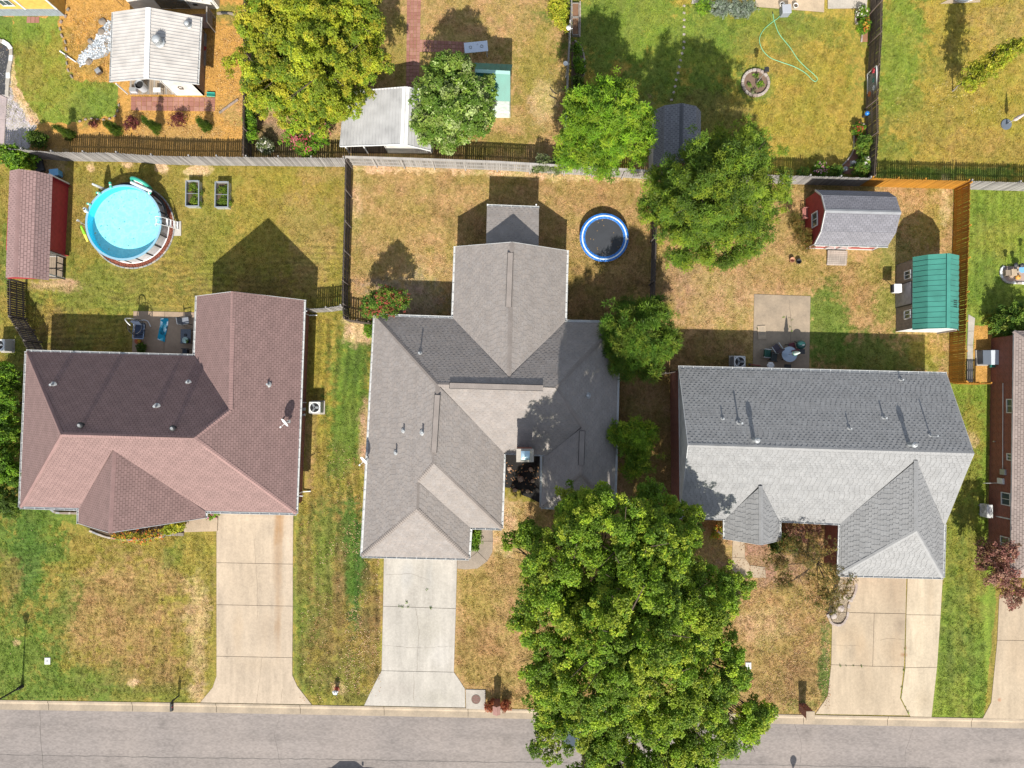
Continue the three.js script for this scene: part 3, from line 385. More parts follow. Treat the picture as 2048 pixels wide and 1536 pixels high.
  slabs('pavement', [[[347, 443], [363, 442], [363, 472], [346, 472]]], mat([0.5, 0.48, 0.45], 0.9, { map: TX.concrete, rs: 1 / 3 }), 0.05);
  slabs('pavement', [[[1655, -60], [1740, -60], [1733, 17], [1655, 18]], [[1395, -40], [1428, -40], [1420, 8], [1382, 8]]], M.concreteGrey, 0.05);
  slabs('pavement', [[[1512, -40], [1650, -40], [1648, 25], [1510, 14]]], M.concreteTan, 0.04);
  slabs('pavement', [[[1675, 1126], [1694, 1128], [1694, 1156], [1684, 1156], [1672, 1140]], [[1995, 1138], [2022, 1140], [2022, 1160], [1998, 1156]], [[1905, -5], [1960, -30], [1960, 5], [1880, 8]]], M.concreteTan, 0.04);
}
// square pavers by the white roofed shed, and two red paver paths
{
  const t = structure('paver_path'); const q = rng(9);
  const grid = (t, A, B, Cc, D, nu, nv, nm, merged) => { const L = [[], [], []]; for (let i = 0; i < nu; i++) for (let j = 0; j < nv; j++) { const f = (u, v) => { const x = (A[0] * (1 - u) + B[0] * u) * (1 - v) + (D[0] * (1 - u) + Cc[0] * u) * v, y = (A[1] * (1 - u) + B[1] * u) * (1 - v) + (D[1] * (1 - u) + Cc[1] * u) * v; return G(x, y); };
    const pl = inset([f(i / nu, j / nv), f((i + 1) / nu, j / nv), f((i + 1) / nu, (j + 1) / nv), f(i / nu, (j + 1) / nv)], 0.012), y = 0.02 + q() * 0.012, k = q() * 3 | 0, g = slab(pl, -0.05, y, [], 0.006); if (merged) L[k].push(g); else part(t, nm, g, M.paver[k]); }
    if (merged) L.forEach((l, k) => { if (l.length) { const m = part(t, nm, l, M.paver[k]); m.userData.kind = 'stuff'; } }); };
  grid(t, [262, 193], [431, 195], [430, 223], [262, 221], 16, 3, 'paver');
  const u = structure('paver_path');
  grid(u, [814, -40], [843, -40], [838, 182], [812, 182], 4, 31, 'pavers', true);
  grid(u, [839, 79], [932, 84], [932, 105], [838, 104], 13, 3, 'pavers', true);
  const w = structure('paver_path');
  grid(w, [54, 33], [79, 33], [79, 46], [53, 46], 3, 1, 'paver');
}

// ------------------------------------------------------------------ roofs
const SH = { // shingle colours and patterns; line sets the tone of painted butt shadows
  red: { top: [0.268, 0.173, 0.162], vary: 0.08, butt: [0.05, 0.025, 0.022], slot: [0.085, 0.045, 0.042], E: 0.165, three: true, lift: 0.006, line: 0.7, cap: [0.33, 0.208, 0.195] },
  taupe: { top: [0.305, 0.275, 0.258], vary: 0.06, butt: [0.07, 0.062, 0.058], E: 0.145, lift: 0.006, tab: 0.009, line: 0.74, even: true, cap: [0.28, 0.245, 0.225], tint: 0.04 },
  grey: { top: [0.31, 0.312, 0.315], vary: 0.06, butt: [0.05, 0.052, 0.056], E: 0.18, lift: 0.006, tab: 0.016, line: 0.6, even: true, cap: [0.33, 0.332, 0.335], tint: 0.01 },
  shed: { top: [0.225, 0.222, 0.25], vary: 0.12, butt: [0.07, 0.075, 0.085], slot: [0.08, 0.085, 0.095], E: 0.15, three: true, lift: 0.016, cap: [0.3, 0.31, 0.33] },
  charcoal: { top: [0.24, 0.242, 0.262], vary: 0.12, butt: [0.03, 0.03, 0.036], slot: [0.03, 0.03, 0.036], E: 0.15, three: true, lift: 0.014, cap: [0.11, 0.115, 0.13] },
  blush: { top: [0.36, 0.29, 0.26], vary: 0.12, butt: [0.09, 0.06, 0.055], slot: [0.1, 0.07, 0.062], E: 0.16, three: true, lift: 0.016, cap: [0.36, 0.29, 0.26] },
};
const shingleMat = new THREE.MeshStandardMaterial({ roughness: 0.93, vertexColors: true, map: rep(TX.granule, 1 / 1.6) });
function Slope(poly) {
  let n = newell(poly); if (n.y < 0) { poly = poly.slice().reverse(); n = newell(poly); }
  const c = V(0, 0, 0); for (const p of poly) c.addScaledVector(p, 1 / poly.length);
  const s = V(0, -1, 0).addScaledVector(n, n.y).normalize(), e = n.clone().cross(s);
  return { n, c, s, e, two: poly.map((p) => { const d = p.clone().sub(c); return [d.dot(e), d.dot(s)]; }), err: Math.max(...poly.map((p) => Math.abs(p.clone().sub(c).dot(n)))) };
}
function inside2(p, x, y) { let r = false; for (let i = 0, j = p.length - 1; i < p.length; j = i++) { const a = p[i], b = p[j]; if ((a[1] > y) !== (b[1] > y) && x < (b[0] - a[0]) * (y - a[1]) / (b[1] - a[1]) + a[0]) r = !r; } return r; }
function clipB(p, lim, keepBelow) { const o = []; for (let i = 0; i < p.length; i++) { const a = p[i], b = p[(i + 1) % p.length], ia = keepBelow ? a[1] <= lim : a[1] >= lim, ib = keepBelow ? b[1] <= lim : b[1] >= lim; if (ia) o.push(a); if (ia !== ib) { const t = (lim - a[1]) / (b[1] - a[1]); o.push([a[0] + (b[0] - a[0]) * t, lim]); } } return o; }
function shingleGeo(S, o) {
  const pos = [], nor = [], col = [], uv = [], q = rng((S.c.x * 100 + S.c.z * 37) | 0);
  const at = (a, b, z) => S.c.clone().addScaledVector(S.e, a).addScaledVector(S.s, b).addScaledVector(S.n, z);
  const tri = (A, B, Cc, cl, ua) => { const n = B.clone().sub(A).cross(Cc.clone().sub(A)).normalize(); if (n.lengthSq() < 0.5) return; for (const p of [A, B, Cc]) { pos.push(p.x, p.y, p.z); nor.push(n.x, n.y, n.z); col.push(...cl); const d = p.clone().sub(S.c); uv.push(d.dot(S.e), d.dot(S.s)); } };
  const quad = (A, B, Cc, D, cl) => { tri(A, B, Cc, cl); tri(A, Cc, D, cl); };
  const bMax = Math.max(...S.two.map((p) => p[1])), bMin = Math.min(...S.two.map((p) => p[1])), aMax = Math.max(...S.two.map((p) => p[0])), aMin = Math.min(...S.two.map((p) => p[0]));
  const N = Math.ceil((bMax - bMin) / o.E), tone = [];
  for (let k = 0; k < N; k++) tone.push(1 + (q() - 0.5) * o.vary * 0.5);
  const shade = (t, w = 0) => [o.top[0] * t * (1 + w), o.top[1] * t, o.top[2] * t * (1 - w)];
  const T2 = THREE.ShapeUtils.triangulateShape(S.two.map((p) => new THREE.Vector2(p[0], p[1])), []);
  for (const t of T2) {
    const P3 = t.map((i) => S.two[i]);
    for (let k = 0; k < N; k++) {
      const b1 = bMax - k * o.E, b0 = b1 - o.E; let p = clipB(clipB(P3, b1, true), b0, false); if (p.length < 3) continue;
      const cl = shade(tone[k]), z = (b) => o.lift * (b - b0) / o.E, w = p.map((v) => at(v[0], v[1], z(v[1])));
      for (let i = 1; i + 1 < w.length; i++) { const n = w[i].clone().sub(w[0]).cross(w[i + 1].clone().sub(w[0])); if (n.dot(S.n) > 0) tri(w[0], w[i], w[i + 1], cl); else tri(w[0], w[i + 1], w[i], cl); }
      for (let i = 0; i < p.length; i++) { const A = p[i], B = p[(i + 1) % p.length]; if (Math.abs(A[1] - b1) < 1e-6 && Math.abs(B[1] - b1) < 1e-6 && Math.abs(A[0] - B[0]) > 1e-4) { const l = Math.min(A[0], B[0]), r = Math.max(A[0], B[0]); quad(at(l, b1, -0.01), at(r, b1, -0.01), at(r, b1, o.lift), at(l, b1, o.lift), o.butt); } }
    }
  }
  for (let k = 0; k < N; k++) {
    const b1 = bMax - k * o.E, b0 = b1 - o.E; let a = aMin - q() * 0.3;
    if (o.three) {
      for (a = aMin - (k & 1 ? 0.15 : 0); a < aMax; a += 0.305) {
        const x = a + (q() - 0.5) * 0.02;
        if (inside2(S.two, x - 0.02, b0 + 0.02) && inside2(S.two, x + 0.02, b1 - 0.01) && inside2(S.two, x + 0.02, b0 + 0.02) && inside2(S.two, x - 0.02, b1 - 0.01)) quad(at(x - 0.013, b0 + 0.012, 0.004), at(x - 0.013, b1, o.lift + 0.003), at(x + 0.013, b1, o.lift + 0.003), at(x + 0.013, b0 + 0.012, 0.004), o.slot);
        const y = x + 0.305, f = 0.012; // each tab has its own tone
        if (inside2(S.two, x + f, b0 + f) && inside2(S.two, y - f, b1 - f) && inside2(S.two, y - f, b0 + f) && inside2(S.two, x + f, b1 - f)) { const cl = shade(tone[k] * (1 + (q() - 0.5) * o.vary * 1.6)); const sl = o.line || 0.8, lb = b0 + 0.03, lz = o.lift * 0.03 / o.E; quad(at(x, b0, 0.003), at(x, lb, lz + 0.003), at(y, lb, lz + 0.003), at(y, b0, 0.003), o.top.map((v) => v * sl)); quad(at(x + f, b0, 0.0015), at(x + f, b1 - 0.002, o.lift + 0.0015), at(y - f, b1 - 0.002, o.lift + 0.0015), at(y - f, b0, 0.0015), cl); }  // strip below the upper course is coloured darker as its painted shadow line
      }
    } else while (a < aMax) { // laminated shingles: a second layer in uneven tabs
      const w = o.even ? 0.19 + q() * 0.05 : 0.12 + q() * 0.22, g = o.even ? 0.11 + q() * 0.04 : 0.09 + q() * 0.16, x = a, y = a + w; a = y + g;
      if (!(inside2(S.two, x, b0 + 0.01) && inside2(S.two, y, b0 + 0.01) && inside2(S.two, x, b1 - 0.005) && inside2(S.two, y, b1 - 0.005))) continue;
      const z0 = o.tab, z1 = o.lift + o.tab, cl = shade(tone[k] * (1 + (q() - 0.5) * o.vary * 2), (q() - 0.5) * (o.tint || 0)), A = at(x, b0, z0), B = at(x, b1 + 0.008, z1), Cc = at(y, b1 + 0.008, z1), D = at(y, b0, z0);
      quad(A, B, Cc, D, cl);
      if (o.line && inside2(S.two, x, b1 + 0.05) && inside2(S.two, y, b1 + 0.05)) { const z = (d) => o.lift * d / o.E + 0.004; quad(at(x, b1 + 0.004, z(0)), at(x, b1 + 0.048, z(0.048)), at(y, b1 + 0.048, z(0.048)), at(y, b1 + 0.004, z(0)), o.top.map((v) => v * o.line)); }  // dark strip paints the tab shadow onto the next course
      quad(at(x, b1 + 0.008, 0), at(y, b1 + 0.008, 0), Cc, B, o.butt); quad(at(x, b0, 0), at(x, b1 + 0.008, 0), B, A, o.butt); quad(at(y, b1 + 0.008, 0), at(y, b0, 0), D, Cc, o.butt);
    }
  }
  const g = new THREE.BufferGeometry();
  g.setAttribute('position', new THREE.Float32BufferAttribute(pos, 3)); g.setAttribute('normal', new THREE.Float32BufferAttribute(nor, 3)); g.setAttribute('color', new THREE.Float32BufferAttribute(col, 3)); g.setAttribute('uv', new THREE.Float32BufferAttribute(uv, 2));
  return g;
}
const capMats = new Map();
function roofSlope(t, poly, o) {
  const S = Slope(poly); (t.slopes ||= []).push(S);
  if (S.err > 0.1) console.log('slope off plane', t.name, S.err.toFixed(3), poly.map((p) => p.y.toFixed(2)).join(' '));
  const g = shingleGeo(S, o); g.translate(-t.position.x, -t.position.y, -t.position.z);
  const m = new THREE.Mesh(g, shingleMat); m.name = 'roof_slope'; m.castShadow = m.receiveShadow = true; t.add(m);
}
function caps(t, lines, o, pitch = 0.6) {
  if (!capMats.has(o)) capMats.set(o, mat(o.cap, 0.93, { map: TX.granule, rs: 1 / 1.6 }));
  const gs = [];
  for (const [a, b] of lines) {
    const d = b.clone().sub(a), L = d.length(), n = Math.max(1, Math.round(L / 0.17)), hz = V(-d.z, 0, d.x).normalize(), hip = Math.abs(d.y) / L > 0.1, dr = 0.14 * pitch * (hip ? 0.72 : 1);
    for (let i = 0; i < n; i++) {
      const p = a.clone().addScaledVector(d, i / n), r = a.clone().addScaledVector(d, (i + 1.06) / n), up = 0.024, lo = 0.012;
      const w = [p.clone().addScaledVector(hz, -0.14), p, p.clone().addScaledVector(hz, 0.14)], x = [r.clone().addScaledVector(hz, -0.145), r, r.clone().addScaledVector(hz, 0.145)];
      w.forEach((v, k) => (v.y += (k === 1 ? 0 : -dr) + lo)); x.forEach((v, k) => (v.y += (k === 1 ? 0 : -dr) + up + lo));
      gs.push(face([w[0], w[1], x[1], x[0]]), face([w[1], w[2], x[2], x[1]]));
    }
  }
  part(t, 'ridge_cap', gs, capMats.get(o));
}
function gutter(t, A, B, out, name = 'gutter') { // a white trough with hangers
  const d = B.clone().sub(A), L = d.length(), gs = [], q = V(out[0], 0, out[1]).normalize();
  const off = (p, k, dy) => p.clone().addScaledVector(q, k).add(V(0, dy, 0));
  gs.push(bar(off(A, 0.12, -0.05), off(B, 0.12, -0.05), 0.02, 0.11), bar(off(A, 0.055, -0.1), off(B, 0.055, -0.1), 0.12, 0.012), bar(off(A, -0.015, -0.08), off(B, -0.015, -0.08), 0.02, 0.16));
  const u = d.clone().normalize(); for (const e of [A, B]) gs.push(bar(off(e, 0, -0.05), off(e, 0.145, -0.05), 0.02, 0.12));
  part(t, name, gs, M.trim);
  const hs = []; for (let s = 0.35; s < L - 0.1; s += 0.68) { const p = A.clone().addScaledVector(u, s); hs.push(bar(off(p, -0.02, 0.012), off(p, 0.135, 0.012), 0.03, 0.012)); }
  if (hs.length) part(t, 'gutter_hanger', hs, M.trim).userData.kind = 'stuff';
}
function walls(t, poly, y0, y1, m, name = 'wall', th = 0.12) { const gs = []; for (let i = 0; i < poly.length; i++) { const a = poly[i], b = poly[(i + 1) % poly.length], l = Math.hypot(b[0] - a[0], b[1] - a[1]); if (l > 0.02) gs.push(bx(l + 0.0, y1 - y0, th, (a[0] + b[0]) / 2, (y0 + y1) / 2, (a[1] + b[1]) / 2, -Math.atan2(b[1] - a[1], b[0] - a[0]))); } return part(t, name, gs, m); }
function pane(t, x, y, z, ry, w, h, opt = {}) { // a window whose outer face looks along +z before it is turned by ry
  const f = 0.06, gs = [[w, f, 0, h / 2 - f / 2], [w, f, 0, -h / 2 + f / 2], [f, h - 2 * f, -w / 2 + f / 2, 0], [f, h - 2 * f, w / 2 - f / 2, 0], [opt.tall ? w - 2 * f : 0.04, opt.tall ? 0.04 : h - 2 * f, 0, 0]].map(([a, b, c, d]) => put(bx(a, b, 0.07, c, d, 0.03), x, y, z, ry));
  const m = part(t, opt.name || 'window', gs, opt.m || M.white);
  part(t, 'pane', put(bx(w - 2 * f, h - 2 * f, 0.01, 0, 0, 0.012), x, y, z, ry), M.glass, m);
  return m;
}
function onRoof(t, px, py) { const o = camera.position, d = P(px, py).sub(o).normalize(); let best = null, bt = 1e9, bs; for (const S of t.slopes) { const k = S.c.clone().sub(o).dot(S.n) / d.dot(S.n), p = o.clone().addScaledVector(d, k), q = p.clone().sub(S.c); if (k > 0 && k < bt && inside2(S.two, q.dot(S.e), q.dot(S.s))) { bt = k; best = p; bs = S; } } if (!best) console.log('no roof at', px, py); best ||= P(px, py, 4); best.S = bs; return best; }
function ventPipe(t, px, py, h = 0.4, r = 0.045, tall = true) { const p = onRoof(t, px, py); const m = part(t, 'vent_pipe', [cyl(r, r, h, p.x, p.y + h / 2, p.z, 10), tor(r, 0.012, p.x, p.y + h, p.z, Math.PI / 2, 12)], M.galv); part(t, 'flashing', [cyl(r * 1.3, r * 3.4, 0.07, p.x, p.y + 0.035, p.z, 12), put(bx(0.22, 0.012, 0.22, 0, 0, 0), p.x, p.y + 0.012, p.z)], M.grey, m); }
function roofVent(t, px, py, m = M.dark, r = 0.2, h = 0.3) { const p = onRoof(t, px, py); const b = part(t, 'roof_vent', [cyl(r * 0.62, r * 0.72, h, p.x, p.y + h * 0.4, p.z, 16), put(new THREE.LatheGeometry([[0.001, 0.09], [0.5, 0.075], [0.85, 0.03], [1, -0.06], [0.96, -0.09], [0.7, -0.05]].map(([a, c]) => new THREE.Vector2(a * r, c)), 20), p.x, p.y + h, p.z)], m); part(t, 'vent_cap', cyl(r * 0.42, r * 0.5, 0.04, p.x, p.y + h + 0.1, p.z, 16), M.grey, b); }
function ridgeVent(t, a, b, m) { const A = onRoof(t, a[0], a[1]), B = onRoof(t, b[0], b[1]); const y = Math.max(A.y, B.y) + 0.08; A.y = B.y = y; part(t, 'ridge_vent', bar(A, B, 0.34, 0.05), m); const u = B.clone().sub(A).normalize(), z = V(-u.z, 0, u.x), k = []; for (const s of [-1, 1]) { const o = z.clone().multiplyScalar(0.185 * s); o.y = -0.04; k.push(bar(A.clone().add(o), B.clone().add(o), 0.035, 0.06)); } k.push(bar(A.clone().addScaledVector(z, -0.2).addScaledVector(u, -0.02).add(V(0, -0.03, 0)), A.clone().addScaledVector(z, 0.2).addScaledVector(u, -0.02).add(V(0, -0.03, 0)), 0.03, 0.06)); part(t, 'vent_slot', k, M.black); }
function dish(px, py, h, label, ry, at) { // a satellite dish on a bent arm
  const p = at || P(px, py, h), t = thing('satellite_dish', label, 'satellite dish', p, 'satellite dishes on the roofs');
  const g = new THREE.LatheGeometry([[0.001, 0], [0.12, 0.01], [0.24, 0.045], [0.33, 0.09], [0.335, 0.1]].map(([a, c]) => new THREE.Vector2(a, c)), 24); g.scale(1, 1, 1.12);
  part(t, 'reflector', put(g, 0, 0.62, 0, ry, 1.12, 0), mat([0.72, 0.73, 0.74], 0.4, { side: THREE.DoubleSide }), null, true);
  const f = V(Math.sin(ry), 0, Math.cos(ry));
  part(t, 'mast', [rod(V(0, 0, 0), V(0, 0.62, 0), 0.025), bx(0.2, 0.02, 0.2, 0, 0.01, 0), rod(V(-0.2 * f.x, 0, -0.2 * f.z), V(0, 0.5, 0), 0.012)], M.grey, null, true);
  part(t, 'feed_arm', [rod(V(0, 0.45, 0), V(f.x * 0.5, 0.55, f.z * 0.5), 0.016), rbx(0.1, 0.1, 0.12, 0.02, f.x * 0.52, 0.6, f.z * 0.52, ry)], M.white, null, true);
  return t;
}
const e26 = (x, y) => P(x, y, 2.6), xz = (p) => [p.x, p.z];
const tri3 = (t, name, a, b, c, m, back) => part(t, name, [face([a, b, c])], m);
const gable = (t, L, Rr, A, inward, m) => { const o = V(inward[0], 0, inward[1]); const g = []; for (const k of [1, 1.12 / 1]) { const v = o.clone().multiplyScalar(k); g.push(face([L.clone().add(v), Rr.clone().add(v), A.clone().add(v).add(V(0, -0.08, 0))])); } part(t, 'gable_wall', g, m); part(t, 'barge_board', [[L, A], [A, Rr]].map(([p, q]) => bar(p.clone().add(V(0, -0.07, 0)), q.clone().add(V(0, -0.07, 0)), 0.03, 0.15)), M.trim); };

// ------------------------------------------------------------------ red roofed house
{
  const t = thing('house', 'brick house with a dusty red shingle roof and white gutters beside the round pool', 'house', P(330, 860)), o = SH.red;
  const NW = e26(53, 703), SW = e26(40, 1014), S1 = e26(157, 1018), S2 = e26(411, 1023), SE = e26(592, 1027), NE = e26(608, 600), NG = e26(394, 592), WN = e26(389, 712);
  const A = P(122, 869, 7.15), B = P(388, 876, 7.1), Cc = P(460, 820, 5.75), Gt = P(465, 583, 5.75), D = P(228, 895, 6.2), F = P(219, 1066, 6.2), L = e26(157, 1047), Rt = e26(411, 1036);
  roofSlope(t, [NW, A, B, Cc, WN], o); roofSlope(t, [NW, SW, A], o); roofSlope(t, [A, SW, S1, D, S2, SE, B], o);
  roofSlope(t, [Gt, NE, SE, B, Cc], o); roofSlope(t, [NG, Gt, Cc, WN], o); roofSlope(t, [D, S1, L, F], o); roofSlope(t, [D, F, Rt, S2], o);
  caps(t, [[A, B], [NW, A], [SW, A], [B, Cc], [SE, B], [Cc, Gt], [D, F]], o, 0.8);
  const pl = [NW, SW, S1, L, Rt, S2, SE, NE, NG, WN].map(xz), w = inset(pl, 0.45);
  walls(t, w, 0, 2.52, M.brick); part(t, 'soffit', slab(pl, 2.5, 2.56), M.white);
  gable(t, NE, NG, Gt, [0, 0.3], M.vinyl); gable(t, L, Rt, F, [0, -0.35], M.vinyl);
  gutter(t, NW, WN, [0, -1]); gutter(t, WN, NG, [-1, 0]); gutter(t, SW, NW, [-1, 0]); gutter(t, SW, S1, [0, 1]); gutter(t, S1, L, [-1, 0.1]); gutter(t, S2, SE, [0, 1]); gutter(t, SE, NE, [1, 0.05]); gutter(t, Rt, S2, [1, 0]);
  ventPipe(t, 107, 770, 0.35, 0.07); ventPipe(t, 314, 813, 0.4, 0.07); ventPipe(t, 377, 765, 0.3, 0.06); ventPipe(t, 537, 769, 0.3, 0.06);
  roofVent(t, 165, 850); roofVent(t, 349, 856);
  const ex = P(614, 850).x; // things on the side wall
  for (const [x, y, s] of [[604, 992, 1], [612, 622, 0]]) { const a = P(x, y, 2.5), wxx = w[6][0] + (w[7][0] - w[6][0]) * (a.z - w[6][1]) / (w[7][1] - w[6][1]) + 0.12; part(t, 'downpipe', [rod(a.clone().add(V(0.06, 0, 0)), V(wxx, 2.15, a.z), 0.04), rod(V(wxx, 2.15, a.z), V(wxx, 0.15, a.z), 0.04), rod(V(wxx, 0.15, a.z), V(wxx + 0.55, 0.07, a.z - 0.03), 0.045)], M.white); }
  { const cx = P(614, 770).x + 0.1, za = P(614, 732, 1.9).z, zb = P(614, 805, 1.9).z; part(t, 'conduit', [rod(V(cx, 1.9, za), V(cx, 1.9, zb), 0.03), rod(V(cx, 1.9, zb), V(cx, 0.5, zb), 0.03)], M.white); }
  part(t, 'meter_box', [rbx(0.28, 0.5, 0.2, 0.02, P(614, 818, 0).x + 0.12, 1.4, P(606, 818).z)], M.grey); part(t, 'junction_box', [rbx(0.22, 0.35, 0.14, 0.02, P(614, 828, 0).x + 0.12, 1.2, P(606, 829).z)], M.galv);
  const gd = P(510, 1018); part(t, 'garage_door', [0, 1, 2, 3].map((i) => bx(4.6, 0.5, 0.05, gd.x, 0.28 + i * 0.52, P(510, 1005).z + 0.25)), M.white);
  part(t, 'front_door', [bx(0.95, 2.05, 0.05, P(400, 1020).x, 1.05, P(400, 1000).z), bx(0.7, 0.5, 0.02, P(400, 1020).x, 1.5, P(400, 1000).z + 0.04)], M.redPaint);
}
dish(0, 0, 0, 'white satellite dish above the air conditioner at the edge of the red roof', -0.8, P(578, 843, 3.3));
// ------------------------------------------------------------------ grey-brown house in the middle
{
  const t = thing('house', 'brick house with a grey-brown hipped roof, chimney and trampoline yard behind', 'house', P(980, 880)), o = SH.taupe;
  const NW = e26(750, 631), SW = e26(724, 1112), SG = e26(937, 1117), GE = e26(941, 1055), SB = e26(1003, 1057), IN = e26(1008, 905), IC = e26(1098, 909), SC = e26(1083, 1014), SE = e26(1229, 1019), NE = e26(1238, 645);
  const R1 = P(875, 769, 5.45), K = P(868, 927, 5.4), g1 = P(835, 963, 4.75), g2 = P(833, 1018, 4.75), R2 = P(1110, 774, 5.35), X = P(1167, 852, 4.05), L = P(1162, 948, 4.1);
  const wN = e26(911, 493), G0 = P(1024, 484, 5.0), eN = e26(1134, 501), wS = e26(906, 636), eS = e26(1130, 643), Vv = P(1018, 757, 5.0);
  roofSlope(t, [NW, R1, K, g1, g2, SW], o); roofSlope(t, [NW, wS, Vv, eS, NE, R2, R1], o); roofSlope(t, [R1, IN, SB, K], o); roofSlope(t, [K, SB, GE, g1], o);
  roofSlope(t, [g1, GE, SG, g2], o); roofSlope(t, [g2, SW, SG], o); roofSlope(t, [R1, R2, X, IC, IN], o); roofSlope(t, [R2, NE, SE, L, X], o); roofSlope(t, [X, L, SC, e26(1084, 911), IC], o); roofSlope(t, [L, SC, SE], o);
  roofSlope(t, [wN, G0, Vv, wS], o); roofSlope(t, [G0, eN, eS, Vv], o);
  caps(t, [[R1, R2], [NW, R1], [R1, K], [K, SB], [g1, g2], [SW, g2], [SG, g2], [NE, R2], [R2, X], [X, L], [SC, L], [SE, L], [G0, Vv], [g1, K]], o, 0.57);
  const pN = P(974, 412, 2.6), pE = P(1078, 416, 2.6), pS = P(1077, 500, 3.35), pW = P(972, 496, 3.35);
  roofSlope(t, [pN, pE, pS, pW], o); gutter(t, pN, pE, [0, -1]);
  for (const x of [978, 1070]) part(t, 'porch_post', [rod(P(x, 430, 0), P(x, 430, 0).setY(2.6), 0.06)], M.white);
  const pl = [NW, SW, SG, GE, SB, IN, IC, SC, SE, NE, eS, eN, wN, wS].map(xz);
  walls(t, inset(pl, 0.42), 0, 2.52, M.brick); part(t, 'soffit', slab(pl, 2.5, 2.56), M.white);
  gable(t, wN, eN, G0, [0, 0.3], M.vinyl);
  gutter(t, NW, wS, [0, -1]); gutter(t, eS, NE, [0, -1]); gutter(t, wS, wN, [-1, 0]); gutter(t, eN, eS, [1, 0]); gutter(t, SW, NW, [-1, 0]); gutter(t, SW, SG, [0, 1]); gutter(t, SG, GE, [1, 0]); gutter(t, GE, SB, [0, 1]); gutter(t, SB, IN, [1, 0]); gutter(t, IN, e26(1031, 906), [0, 1]); gutter(t, e26(1069, 908), IC, [0, 1]); gutter(t, e26(1084, 911), SC, [-1, 0]); gutter(t, SC, SE, [0, 1]); gutter(t, SE, NE, [1, 0]);
  const cm = capMats.get(o);
  ridgeVent(t, [875, 790], [868, 905], cm); ridgeVent(t, [900, 771], [1086, 776], cm); ridgeVent(t, [1021, 506], [1017, 614], cm); ridgeVent(t, [1164, 862], [1162, 930], cm);
  ventPipe(t, 840, 707, 0.5, 0.05); ventPipe(t, 808, 861, 0.4, 0.06); ventPipe(t, 846, 865, 0.5, 0.07); ventPipe(t, 793, 905, 0.5, 0.06); ventPipe(t, 1175, 791, 0.25, 0.07);
  // chimney: brick stack, concrete crown, metal cap
  const c = P(1050, 911, 5.9), w = 1.12, d = 0.85, ch = part(t, 'chimney', [bx(w - 0.12, 5.75, d - 0.12, c.x, 2.87, c.z)], M.brick);
  part(t, 'chimney_crown', [bx(w, 0.14, d, c.x, 5.82, c.z)], M.concreteGrey, ch);
  part(t, 'chimney_cap', [put(new THREE.ConeGeometry(0.4, 0.22, 4), c.x + 0.02, 6.2, c.z - 0.02, Math.PI / 4), ...[[-1, -1], [1, -1], [1, 1], [-1, 1]].map(([a, b]) => rod(V(c.x + a * 0.2, 5.88, c.z + b * 0.2), V(c.x + a * 0.2, 6.1, c.z + b * 0.2), 0.02))], mat([0.35, 0.5, 0.6], 0.35, { metalness: 0.5 }), ch);
  const z = P(838, 1108).z - 0.25; part(t, 'garage_door', [0, 1, 2, 3].map((i) => bx(4.7, 0.5, 0.05, P(838, 1110).x, 0.28 + i * 0.52, P(838, 1080).z + 0.62)), M.white);
}
dish(0, 0, 0, 'white satellite dish hanging past the side gutter of the grey-brown house', -0.8, P(734, 918, 2.75));
